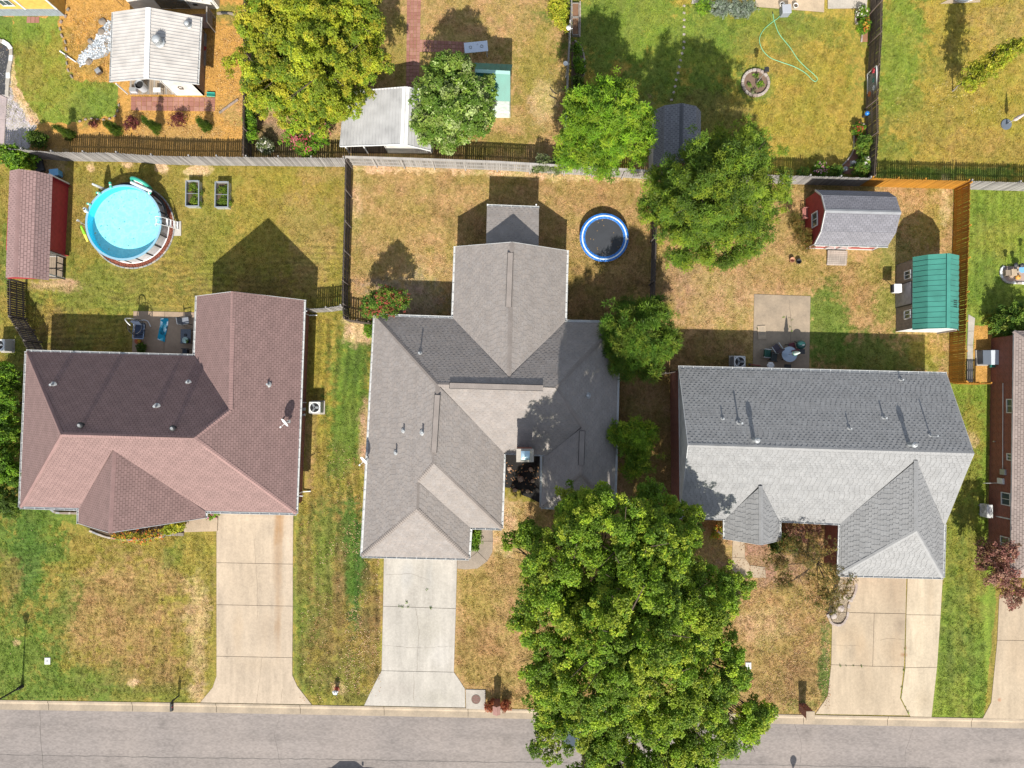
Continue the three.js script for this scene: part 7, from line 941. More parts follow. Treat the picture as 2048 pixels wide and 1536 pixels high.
function brickMailbox(at, label, w, h, o = {}) { const t = thing('brick_mailbox', label, 'mailbox', at); const q = rng(at.x * 10 | 0); part(t, 'pillar', bx(w, h, w * 1.1, at.x, h / 2, at.z), M.brick); if (o.gable) { const m = mat([0.4, 0.22, 0.19], 0.9, { map: TX.granule }); for (const s of [-1, 1]) part(t, 'roof_slope', put(bx(w * 0.66, 0.05, w * 1.3, 0, 0, 0), at.x + s * w * 0.27, h + 0.12, at.z, 0, 0, -s * 0.55), m); part(t, 'ridge', bx(0.07, 0.05, w * 1.32, at.x, h + 0.27, at.z), m); part(t, 'gable_wall', [face([V(at.x - w / 2, h, at.z + w * 0.55), V(at.x + w / 2, h, at.z + w * 0.55), V(at.x, h + 0.25, at.z + w * 0.55)])], M.brick); } else part(t, 'cap', rbx(w + 0.1, 0.08, w * 1.1 + 0.1, 0.02, at.x, h + 0.04, at.z), M.concreteTan); part(t, 'box_door', rbx(0.2, 0.2, 0.06, 0.02, at.x, h - 0.3, at.z + w * 0.57), M.dark); return t; }
brickMailbox(P(994, 1404), 'brick mailbox with a peaked top between two rusty red shrubs', 0.46, 1.3, { gable: true });
brickMailbox(P(1604, 1414), 'red brick mailbox with flat cap at the kerb by the wide driveway', 0.5, 1.35);
{ const b = P(674, 1378), t = thing('fire_hydrant', 'white capped red fire hydrant on a bare patch in the side strip', 'fire hydrant', b), r = mat([0.3, 0.06, 0.04], 0.5); part(t, 'barrel', cyl(0.11, 0.13, 0.55, b.x, 0.3, b.z, 14), r); part(t, 'bonnet', ball(0.16, b.x, 0.62, b.z, 0.7, 14), M.white); part(t, 'outlet', [cyl(0.06, 0.06, 0.42, b.x, 0.45, b.z, 10, 0, 0, Math.PI / 2)], M.white); part(t, 'outlet_cap', cyl(0.09, 0.09, 0.16, b.x + 0.05, 0.42, b.z + 0.14, 12, 0, Math.PI / 2), mat([0.4, 0.5, 0.6], 0.5)); part(t, 'base_flange', cyl(0.19, 0.19, 0.06, b.x, 0.04, b.z, 14), r); part(t, 'operating_nut', cyl(0.03, 0.03, 0.08, b.x, 0.76, b.z, 5), M.grey); }
{ const b = P(952, 1398), t = thing('manhole_cover', 'round rusty iron drain lid set in its concrete pad', 'manhole', b); b.y = 0.05; part(t, 'lid', cyl(0.3, 0.3, 0.02, b.x, 0.06, b.z, 28), mat([0.2, 0.11, 0.09], 0.85, { map: TX.granule })); part(t, 'ring', tor(0.32, 0.018, b.x, 0.056, b.z, Math.PI / 2, 28), M.rock); part(t, 'lug', [0, 1, 2, 3, 4, 5].map((i) => bx(0.12, 0.012, 0.03, b.x + Math.cos(i * 1.047) * 0.17, 0.075, b.z + Math.sin(i * 1.047) * 0.17, -i * 1.047)), M.rock); }
for (const [x, y, k] of [[95.5, 1321.5, 'square white meter box lid in the striped front lawn'], [1496.5, 1331, 'white meter box lid half under the street tree']]) { const b = P(x, y), t = thing('meter_box', k, 'meter box', b, 'meter box lids in the front lawns'); part(t, 'frame', rbx(0.42, 0.06, 0.5, 0.03, b.x, 0.03, b.z), mat([0.55, 0.55, 0.52], 0.7)); part(t, 'lid', rbx(0.34, 0.03, 0.42, 0.02, b.x, 0.06, b.z), M.white); part(t, 'reader_cover', rbx(0.1, 0.02, 0.16, 0.01, b.x, 0.08, b.z), M.grey); }
for (const [x, y, h, k] of [[45, 1372, 4.45, 'slim dark street lamp leaning out of the front lawn corner'], [1585, 1660, 4.3, 'slim dark street lamp on the far side of the road']]) { const b = P(x, y), t = thing('street_lamp', k, 'street lamp', b, 'street lamps'); part(t, 'base', cyl(0.1, 0.14, 0.5, b.x, 0.25, b.z, 12), M.black); part(t, 'pole', rod(b.clone().setY(0.4), b.clone().setY(h - 0.35), 0.06, 0.04, 10), M.black); part(t, 'lantern', put(new THREE.LatheGeometry([[0.05, -0.42], [0.1, -0.38], [0.09, -0.28], [0.17, -0.18], [0.23, -0.02], [0.22, 0.1], [0.15, 0.2], [0.06, 0.24], [0.001, 0.25]].map(([a, c]) => new THREE.Vector2(a, c)), 16), b.x, h, b.z), M.dark); }
// ------------------------------------------------------------------ cars
function car(at, ry, label, m) {
  const t = thing('parked_car', label, 'car', at); t.rotation.y = ry; const L = (n, g, mm, u) => part(t, n, g, mm, u, true);
  const prof = (pts, w, b) => { const s = new THREE.Shape(pts.map(([x, y]) => new THREE.Vector2(x, y))); const g = new THREE.ExtrudeGeometry(s, { depth: w - 2 * b, bevelEnabled: true, bevelSize: b, bevelThickness: b, bevelSegments: 3, bevelOffset: -b }); g.translate(0, 0, -(w - 2 * b) / 2); return g; };
  const body = L('body', prof([[-2.2, 0.3], [2.2, 0.3], [2.28, 0.55], [2.2, 0.78], [1.1, 0.92], [-1.7, 0.95], [-2.25, 0.85], [-2.3, 0.5]], 1.78, 0.12), m); L('cabin', prof([[0.95, 0.9], [0.25, 1.42], [-1.0, 1.45], [-1.75, 0.92]], 1.5, 0.12), M.glass); L('roof', prof([[0.2, 1.4], [-0.98, 1.43], [-1.0, 1.49], [0.15, 1.47]], 1.36, 0.03), m);
  for (const x of [-1.4, 1.4]) for (const s of [-1, 1]) { const w = L('wheel', cyl(0.32, 0.32, 0.2, x, 0.32, s * 0.8, 20, 0, Math.PI / 2), M.black); L('rim', cyl(0.19, 0.19, 0.21, x, 0.32, s * 0.805, 12, 0, Math.PI / 2), M.steel, w); }
  for (const s of [-1, 1]) { L('headlight', rbx(0.1, 0.12, 0.34, 0.03, 2.2, 0.66, s * 0.6), M.white); L('tail_light', rbx(0.08, 0.14, 0.3, 0.03, -2.24, 0.72, s * 0.62), M.redPaint); L('wing_mirror', rbx(0.14, 0.12, 0.2, 0.03, 0.72, 1.0, s * 0.98), m); }
  return t;
}
{ const p = P(1185, 1462); p.y = -0.1; car(p, 0.02, 'dark teal car parked at the kerb beneath the street tree', mat([0.012, 0.03, 0.04], 0.3, { phys: true, clearcoat: 1 })); const q = P(704, 1588); q.y = -0.1; car(q, 0.02, 'dark car whose shadow falls on the road at the bottom edge', mat([0.03, 0.032, 0.036], 0.3, { phys: true, clearcoat: 1 })); }
// ------------------------------------------------------------------ stone edges and planting beds
function stones(name, pts, n, size, mats, y = 0.06, seed = 3) { const t = structure(name), q = rng(seed), cur = new THREE.CatmullRomCurve3(pts.map(([x, z]) => P(x, z))); for (let i = 0; i < n; i++) { const p = cur.getPointAt(Math.min(1, (i + 0.5) / n)), d = cur.getTangentAt(Math.min(1, (i + 0.5) / n)); part(t, 'edging_stone', rbx(size * (0.85 + q() * 0.3), 0.12 + q() * 0.04, size * 0.55 * (0.85 + q() * 0.3), 0.03, p.x, y, p.z, -Math.atan2(d.z, d.x) + (q() - 0.5) * 0.15), mats[q() * mats.length | 0]); } return t; }
const STN = [mat([0.4, 0.33, 0.29], 0.9, { map: TX.granule }), mat([0.35, 0.27, 0.23], 0.9, { map: TX.granule }), mat([0.44, 0.38, 0.34], 0.9, { map: TX.granule })], SG = [M.concreteGrey, M.rock, M.grey];
function bed(pts, m, y = 0.03) { const s = structure('planting_bed'); part(s, m === M.mulchBlack ? 'mulch' : 'soil', slab(polyG(pts), -0.1, y), m); return s; }
function boulders(list, m = M.rock, label = 'rock') { list.forEach(([x, y, r, lab]) => { const b = P(x, y), g = new THREE.IcosahedronGeometry(r, 2), p = g.attributes.position; for (let i = 0; i < p.count; i++) { const k = 0.75 + 0.5 * vn(p.getX(i) / r * 1.3 + x, p.getZ(i) / r * 1.3 + p.getY(i) / r + y); p.setXYZ(i, p.getX(i) * k, p.getY(i) * k * 0.55, p.getZ(i) * k); } g.computeVertexNormals(); g.translate(b.x, r * 0.25, b.z); solo('rock', g, m, lab, 'rock'); }); }
{ // tree ring round bed with bird house
  const c = P(1510, 167), t = structure('tree_ring', c), q = rng(6); part(t, 'soil', put(new THREE.CircleGeometry(0.86, 32), c.x, 0.05, c.z, 0, -Math.PI / 2), mat([0.2, 0.13, 0.09], 0.95, { map: TX.granule, rs: 2 })); for (let i = 0; i < 19; i++) { const a = i / 19 * 6.283; part(t, 'edging_stone', rbx(0.3, 0.2, 0.2, 0.04, c.x + Math.cos(a) * 0.96, 0.1 + q() * 0.02, c.z + Math.sin(a) * 0.96, -a + Math.PI / 2), STN[q() * 3 | 0]); }
  const b = P(1511, 169), o = thing('bird_house', 'bird house on a tall pole in the stone ringed bed', 'bird house', b); part(o, 'pole', rod(b, b.clone().setY(2.0), 0.03), M.deckGrey); part(o, 'box', bx(0.24, 0.28, 0.24, b.x, 2.12, b.z), M.bark); for (const s of [-1, 1]) part(o, 'roof', put(bx(0.2, 0.02, 0.34, 0, 0, 0), b.x + s * 0.08, 2.31, b.z, 0, 0, -s * 0.6), M.dark);
  [[1520, 168, 0.22, 'green plant at the sunny side of the stone ring'], [1513, 152, 0.16, 'small plant at the far side of the stone ring'], [1499, 172, 0.14, 'low plant at the shed side of the stone ring'], [1508, 184, 0.18, 'pale plant at the near side of the stone ring']].forEach(([x, y, r, k], i) => shrub(k, [x, y], [[x, y, r, r]], SP.tiny, i === 3 ? PAL.pale : PAL.hedge, { name: 'plant', cat: 'plant', puff: 0.12 }));
}
stones('bed_edging', [[1160, 4], [1160, 40], [1159, 74]], 16, 0.2, STN, 0.06, 4); stones('bed_edging', [[1149, 82], [1160, 92], [1167, 110], [1169, 130], [1167, 152]], 13, 0.22, STN, 0.06, 5);
stones('bed_edging', [[1712, 20], [1712, 47], [1723, 49], [1722, 84]], 14, 0.22, STN, 0.06, 7); stones('bed_edging', [[1708, 250], [1707, 280], [1705, 304], [1690, 325], [1678, 336]], 26, 0.17, STN, 0.06, 8); stones('bed_edging', [[1709, 249], [1718, 247], [1730, 250]], 8, 0.14, STN, 0.06, 9);
bed([[1162, 84], [1168, 110], [1168, 150], [1150, 210], [1142, 210], [1143, 84]], mat([0.2, 0.14, 0.09], 0.95, { map: TX.granule })); bed([[1714, 18], [1740, 18], [1735, 84], [1724, 84], [1723, 48], [1714, 46]], mat([0.33, 0.17, 0.09], 0.95, { map: TX.granule })); bed([[1709, 250], [1733, 252], [1738, 352], [1672, 346], [1692, 326], [1707, 304]], mat([0.34, 0.16, 0.11], 0.95, { map: TX.granule, rs: 2 }));
for (const [y0, y1, k] of [[10, 38, 'brown raised bed at the frame top along the weathered fence'], [39, 74, 'brown raised bed beside the brick edging, nearer the shrubs']]) { const a = P(1144, y0), b = P(1157, y1), t = thing('raised_bed', k, 'planter', V((a.x + b.x) / 2, 0, (a.z + b.z) / 2)), w = b.x - a.x, d = b.z - a.z, x = t.position.x, z = t.position.z; for (const [p, q, X, Z] of [[0.05, d, -w / 2, 0], [0.05, d, w / 2, 0], [w, 0.05, 0, -d / 2 + 0.02], [w, 0.05, 0, d / 2 - 0.02]]) part(t, 'side_board', bx(p, 0.3, q, x + X, 0.15, z + Z), M.deckGrey); part(t, 'soil', bx(w - 0.06, 0.2, d - 0.06, x, 0.13, z), mat([0.24, 0.13, 0.075], 0.95, { map: TX.granule, rs: 2 })); }
stones('bed_edging', [[104, 1019], [112, 1024], [155, 1026]], 9, 0.3, SG, 0.06, 11); stones('bed_edging', [[180, 1061], [220, 1075], [280, 1079], [330, 1072]], 24, 0.26, SG, 0.06, 12); stones('bed_edging', [[320, 1068], [369, 1068]], 4, 0.44, SG, 0.06, 13); bed([[160, 1048], [372, 1036], [370, 1064], [320, 1068], [220, 1073], [182, 1058]], M.soil);
{ // dark courtyard bed with pale stones
  bed([[1008, 907], [1098, 911], [1083, 914], [1080, 1006], [1060, 996], [1044, 990], [1040, 980], [1008, 974]], M.mulchBlack); boulders([[1018, 937, 0.16, 'pale stone near the chimney on black mulch'], [1062, 939, 0.17, 'pale stone beside the right wing on black mulch'], [1041, 958, 0.24, 'large pale stone in the middle of the black mulch'], [1066, 962, 0.14, 'pale stone below the middle one on black mulch'], [1030, 980, 0.16, 'pale stone at the dry grass edge of the mulch'], [1056, 983, 0.15, 'pale stone at the shaded end of the mulch'], [1008, 957, 0.12, 'pale stone by the garage wing eave']], mat([0.42, 0.3, 0.22], 0.9, { map: TX.granule }));
  const q = rng(41), L = []; for (let i = 0; i < 60; i++) { const p = P(1012 + q() * 66, 925 + q() * 62); L.push(bx(0.08 + q() * 0.06, 0.008, 0.05, p.x, 0.045, p.z, q() * 6, q() * 0.5)); } solo('fallen_leaves', L, mat([0.3, 0.16, 0.08], 0.9), 'scattered tan leaves on the black mulch', 'fallen leaves', null, 'stuff');
}
{ // stone edged bed at the wide driveway
  bed([[1672, 1156], [1700, 1154], [1711, 1168], [1710, 1182], [1697, 1210], [1690, 1240], [1680, 1249], [1664, 1246], [1654, 1228], [1660, 1200]], mat([0.06, 0.045, 0.034], 0.96, { map: TX.granule, rs: 2, bump: BP.fine, bs: 0.02 }));
  stones('bed_edging', [[1700, 1154], [1711, 1168], [1710, 1182], [1697, 1210], [1692, 1236], [1680, 1249], [1664, 1246], [1654, 1228]], 19, 0.32, [STN[0], STN[2], M.concreteTan], 0.05, 21); boulders([[1690, 1192, 0.2, 'pale flat stone at the driveway bed near the thin tree'], [1682, 1216, 0.22, 'pale stone in the driveway bed, second from the kerb end'], [1668, 1232, 0.22, 'pale stone at the lawn corner of the driveway bed'], [1700, 1200, 0.16, 'small stone on the driveway edge of the bed']], STN[2]);
}
{ // river gravel and rocks in the bark garden
  const s = structure('gravel_bed'); part(s, 'gravel', slab(polyG([[226, 44], [226, 96], [214, 112], [196, 118], [178, 122], [160, 132], [153, 122], [170, 104], [186, 86], [200, 58], [214, 46]]), -0.1, 0.03), mat([0.4, 0.43, 0.46], 0.9, { map: TX.granule, rs: 1.2, bump: BP.fine, bs: 0.03 }));
  const q = rng(17), cob = [], cob2 = []; for (let i = 0; i < 700; i++) { const f = q(), p = P(160 + f * 64 + (q() - 0.5) * 6, 124 - f * 56 + (q() - 0.5) * (22 + f * 44)); if (p.x > P(225, 80).x) continue; const g = new THREE.DodecahedronGeometry(0.035 + q() * 0.04, 0); g.scale(1, 0.6, 1); g.translate(p.x, 0.045, p.z); (q() < 0.6 ? cob : cob2).push(g); } part(s, 'cobbles', cob, mat([0.5, 0.52, 0.54], 0.8)).userData.kind = 'stuff'; part(s, 'cobbles', cob2, mat([0.28, 0.32, 0.36], 0.8)).userData.kind = 'stuff';
  boulders([[206, 44, 0.24, 'brown boulder at the top of the pale gravel'], [204, 64, 0.26, 'rounded tan boulder beside the pale gravel'], [182, 83, 0.2, 'small tan boulder at the middle of the gravel'], [179, 124, 0.26, 'dark brown boulder at the low end of the gravel'], [212, 88, 0.16, 'small stone under the white roof edge on the gravel']]);
  stones('bed_edging', [[141, 14], [136, 22], [133, 32], [122, 48], [124, 70], [132, 86], [134, 112], [137, 140], [148, 160]], 11, 0.24, [M.rock, STN[1]], 0.07, 31); stones('bed_edging', [[155, 245], [180, 238], [210, 240], [232, 232], [240, 205]], 9, 0.2, [M.rock, STN[1]], 0.06, 32); stones('bed_edging', [[440, 226], [455, 215], [476, 200]], 9, 0.26, [M.rock, STN[1]], 0.06, 33);
  const b = P(199, 144), t = thing('sump_cover', 'dark square pump cover tilted in the orange bark', 'cover', b); part(t, 'box', rbx(0.42, 0.24, 0.42, 0.02, b.x, 0.12, b.z, 0.6), M.bark); part(t, 'lid', rbx(0.36, 0.03, 0.36, 0.01, b.x, 0.25, b.z, 0.6), M.grey);
  const w = P(121, 103), pi = thing('drain_pipe', 'white drain pipe crossing the bark to the gravel', 'pipe', w); part(pi, 'pipe', rod(P(120, 102, 0.08), P(152, 124, 0.08), 0.05), M.white); part(pi, 'end_collar', rod(P(120, 102, 0.08), P(122, 103.5, 0.08), 0.065), M.white);
  const po = P(246, 13), sl = thing('garden_lamp', 'small purple globe lamp on a dark stake in the bark', 'lamp', po); part(sl, 'stake', rod(po, po.clone().setY(1.0).add(V(0, 0, 0)), 0.02), M.dark); part(sl, 'globe', ball(0.12, po.x, 1.08, po.z, 1, 14), M.purple);
}
{ // barbecue, table and bowl on the plank porch
  const b = P(289, 178, 0.24), t = thing('smoker', 'grey drum smoker with a dark opening on the plank porch', 'barbecue', b); part(t, 'drum', put(new THREE.CylinderGeometry(0.33, 0.3, 0.7, 20, 1, true), b.x, 0.65, b.z), mat([0.4, 0.42, 0.45], 0.5, { side: THREE.DoubleSide })); part(t, 'fire_grate', put(new THREE.CircleGeometry(0.3, 20), b.x, 0.85, b.z, 0, -Math.PI / 2), M.black); part(t, 'rim', tor(0.33, 0.02, b.x, 1.0, b.z, Math.PI / 2, 24), M.grey);
  const c = P(321, 186, 0.24), o = thing('stool', 'white topped small table at the edge of the plank porch', 'table', c); part(o, 'top', rbx(0.55, 0.05, 0.35, 0.02, c.x, 0.75, c.z), M.white); for (const a of [-1, 1]) for (const d of [-1, 1]) part(o, 'leg', rod(V(c.x + a * 0.22, 0.24, c.z + d * 0.12), V(c.x + a * 0.22, 0.73, c.z + d * 0.12), 0.02), M.grey);
  const e = P(270, 183, 0.24), k = thing('storage_box', 'pale box beside the smoker on the plank porch', 'box', e); part(k, 'body', rbx(0.5, 0.3, 0.3, 0.03, e.x, 0.4, e.z), mat([0.5, 0.48, 0.52], 0.6)); part(k, 'lid', rbx(0.52, 0.05, 0.32, 0.02, e.x, 0.57, e.z), M.grey);
  const d = P(420, 190), tr = thing('splash_block', 'teal splash trough at the corner of the white roof', 'trough', d); part(tr, 'base', bx(0.62, 0.03, 0.26, d.x + 0.1, 0.06, d.z, -0.05), M.teal); for (const s of [-1, 1]) part(tr, 'side', bx(0.62, 0.1, 0.03, d.x + 0.1, 0.1, d.z + s * 0.13, -0.05), mat([0.05, 0.38, 0.3], 0.5));
}
// ------------------------------------------------------------------ houses along the top edge
{ const c = P(130, 31), t = thing('cottage', 'yellow clapboard building with a grey ribbed skirt at the top corner', 'house', c), ym = mat([0.62, 0.4, 0.09], 0.75, { map: TX.grime }), gm = mat([0.32, 0.37, 0.42], 0.55, { map: TX.grime }), x0 = P(-90, 31).x, z0 = c.z, zn = P(130, -120).z;
  const sk = [bx(c.x - x0, 0.85, 0.06, (c.x + x0) / 2, 0.43, z0)]; for (let x = x0; x < c.x; x += 0.2) sk.push(bx(0.04, 0.85, 0.03, x, 0.43, z0 + 0.04)); part(t, 'skirting', sk, gm); part(t, 'wall', [bx(c.x - x0, 1.8, 0.1, (c.x + x0) / 2, 1.75, z0 - 0.08), bx(0.1, 2.65, z0 - zn, c.x - 0.06, 1.33, (z0 + zn) / 2 - 0.05)], ym); const q = rng(61); for (let i = 0; i < 9; i++) part(t, 'clapboard', put(bx(c.x - x0, 0.2, 0.02, 0, 0, 0), (c.x + x0) / 2, 0.97 + i * 0.19, z0 - 0.01, 0, -0.12), ym); for (const x of [P(38, 12, 1.5).x, c.x - 0.05]) part(t, 'corner_board', bx(0.14, 1.8, 0.06, x, 1.75, z0 + 0.02), M.white); part(t, 'roof', [slab([[x0, z0 + 0.1], [c.x + 0.15, z0 + 0.1], [c.x + 0.15, zn], [x0, zn]], 2.66, 2.8)], M.grey); pane(t, P(15, 12, 1.5).x, 1.7, z0 + 0.02, 0, 0.9, 0.8); }
{ const a = P(268, 24), b = P(437, 27), t = thing('house', 'white sided house with dark glass doors behind the porch shed', 'house', V((a.x + b.x) / 2, 0, a.z)), z = a.z - 0.3, zn = P(300, -140).z, xm = (a.x + b.x) / 2; part(t, 'wall', [bx(b.x - a.x, 2.5, 0.12, xm, 1.25, z)], M.vinyl); part(t, 'wall', [bx(0.12, 2.5, z - zn, b.x, 1.25, (z + zn) / 2), bx(0.12, 2.5, z - zn, a.x, 1.25, (z + zn) / 2)], M.white); part(t, 'roof', slab([[a.x - 0.3, z + 0.3], [b.x + 0.3, z + 0.3], [b.x + 0.3, zn], [a.x - 0.3, zn]], 2.5, 2.75), M.grey); for (const [x, w] of [[322, 1.0], [352, 1.6]]) { const X = P(x, 12, 1.0).x; part(t, 'glass_door', [bx(w, 2.0, 0.06, X, 1.1, z + 0.08)], M.trim); part(t, 'pane', bx(w - 0.2, 1.85, 0.03, X, 1.1, z + 0.11), M.glass); } pane(t, P(388, 10, 1.5).x, 1.5, z + 0.07, 0, 0.8, 0.9); part(t, 'wall_vent', bx(0.3, 0.2, 0.05, P(391, 19, 0.5).x, 0.55, z + 0.08), M.dark);
  const d0 = P(388, 28), d1 = P(430, 64), dk = thing('deck', 'small brown deck with a stair rail beside the porch shed', 'deck', V((d0.x + d1.x) / 2, 0, (d0.z + d1.z) / 2)), q = rng(9); for (let i = 0; i < 10; i++) part(dk, 'deck_board', bx(0.135, 0.04, d1.z - d0.z - 0.3, d0.x + 0.1 + i * 0.147, 0.42 + q() * 0.005, (d0.z + d1.z) / 2 + 0.1), mat([0.2 + q() * 0.04, 0.14, 0.11], 0.9, { map: TX.wood })); const rl = (p, q2, n) => { const g = [bar(p.clone().setY(1.4), q2.clone().setY(1.4), 0.09, 0.04), bar(p.clone().setY(0.55), q2.clone().setY(0.55), 0.04, 0.06)]; for (let i = 0; i <= n; i++) { const s = p.clone().lerp(q2, i / n); g.push(bx(0.04, 0.95, 0.04, s.x, 0.92, s.z)); } return g; }; part(dk, 'railing', rl(V(d1.x, 0, d0.z + 0.3), V(d1.x, 0, d1.z), 10), M.deckGrey); part(dk, 'railing', rl(V(d0.x + 0.6, 0, d1.z), V(d1.x - 0.6, 0, d1.z), 5), M.dark); for (const [x, z2] of [[d0.x, d1.z], [d1.x, d1.z], [d1.x, d0.z + 0.3]]) part(dk, 'post', bx(0.1, 1.4, 0.1, x, 0.7, z2), M.deckGrey);
  const w0 = P(408, 70), bb = thing('timber_beam', 'weathered timber lying along the brown wall of the porch shed', 'timber', w0.clone().setY(0)); part(bb, 'beam', bar(P(409, 68, 0.1), P(407, 132, 0.1), 0.3, 0.16), M.deckGrey); part(bb, 'strap', bar(P(405, 95, 0.2), P(412, 98, 0.2), 0.3, 0.03), M.redWood);
  stones('bed_edging', [[436, 28], [450, 27], [466, 29], [486, 36]], 12, 0.3, [M.rock, M.dark], 0.06, 35); }
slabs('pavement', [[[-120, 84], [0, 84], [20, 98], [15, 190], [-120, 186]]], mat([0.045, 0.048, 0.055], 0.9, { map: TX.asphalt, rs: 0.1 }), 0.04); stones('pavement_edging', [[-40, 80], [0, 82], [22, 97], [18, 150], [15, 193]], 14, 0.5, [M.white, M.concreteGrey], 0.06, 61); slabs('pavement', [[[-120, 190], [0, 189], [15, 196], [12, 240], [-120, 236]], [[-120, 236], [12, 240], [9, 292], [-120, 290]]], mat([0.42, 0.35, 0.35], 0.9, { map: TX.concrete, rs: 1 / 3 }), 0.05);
{ const z = P(1580, 2).z, x0 = P(1385, 0).x, x1 = P(1745, 0).x, t = thing('house', 'white house along the top edge behind the hose lawn', 'house', V((x0 + x1) / 2, 0, z - 3)), zn = z - 7; part(t, 'wall', [bx(x1 - x0, 2.4, 0.12, (x0 + x1) / 2, 1.2, z - 0.5)], M.white); part(t, 'wall', [bx(0.12, 2.4, z - 0.5 - zn, x0, 1.2, (z - 0.5 + zn) / 2), bx(0.12, 2.4, z - 0.5 - zn, x1, 1.2, (z - 0.5 + zn) / 2)], M.white); part(t, 'roof', slab([[x0 - 0.3, z - 0.2], [x1 + 0.3, z - 0.2], [x1 + 0.3, zn], [x0 - 0.3, zn]], 2.4, 2.6), M.grey); pane(t, P(1600, 0).x, 1.4, z - 0.43, 0, 1.4, 1.1);
  const b = P(1567, 27), o = thing('hose_cabinet', 'grey hose cabinet on the lawn edge by the white house', 'hose reel', b); part(o, 'cabinet', rbx(0.62, 0.6, 0.62, 0.04, b.x, 0.3, b.z, 0.05), mat([0.22, 0.24, 0.28], 0.6)); part(o, 'lid', rbx(0.66, 0.05, 0.66, 0.02, b.x, 0.62, b.z, 0.05), mat([0.3, 0.32, 0.36], 0.55)); part(o, 'reel_crank', [tor(0.14, 0.02, b.x - 0.2, 0.45, b.z - 0.42, 0.3, 18)], M.steel);
  const h = P(1560, 40), hs = thing('garden_hose', 'pale green garden hose looping across the lawn', 'hose', h); part(hs, 'hose', tube([[1562, 29], [1556, 36], [1545, 44], [1527, 60], [1519, 78], [1524, 98], [1540, 115], [1562, 124], [1590, 134], [1612, 147], [1625, 160], [1631, 163], [1635, 158], [1630, 151], [1612, 135], [1597, 120], [1580, 95], [1558, 67], [1551, 50], [1547, 36], [1546, 28]].map(([x, y]) => P(x, y, 0.06)), 0.021, 220, 6), mat([0.18, 0.5, 0.3], 0.5)); part(hs, 'nozzle', rod(P(1546, 28, 0.04), P(1545, 24, 0.06), 0.035), M.dark);
  for (const [x, y, k] of [[1588, 16, 'round pale pot beside the hose cabinet'], [1561, 14, 'small pale pot behind the hose cabinet']]) { const p = P(x, y), g = thing('flower_pot', k, 'flower pot', p); part(g, 'pot', put(new THREE.LatheGeometry([[0.001, 0], [0.12, 0], [0.19, 0.3], [0.2, 0.34], [0.15, 0.34], [0.14, 0.28], [0.001, 0.28]].map(([a, c]) => new THREE.Vector2(a, c)), 18), p.x, 0.03, p.z), M.vinyl); part(g, 'soil', put(new THREE.CircleGeometry(0.14, 16), p.x, 0.315, p.z, 0, -Math.PI / 2), M.soil); } }
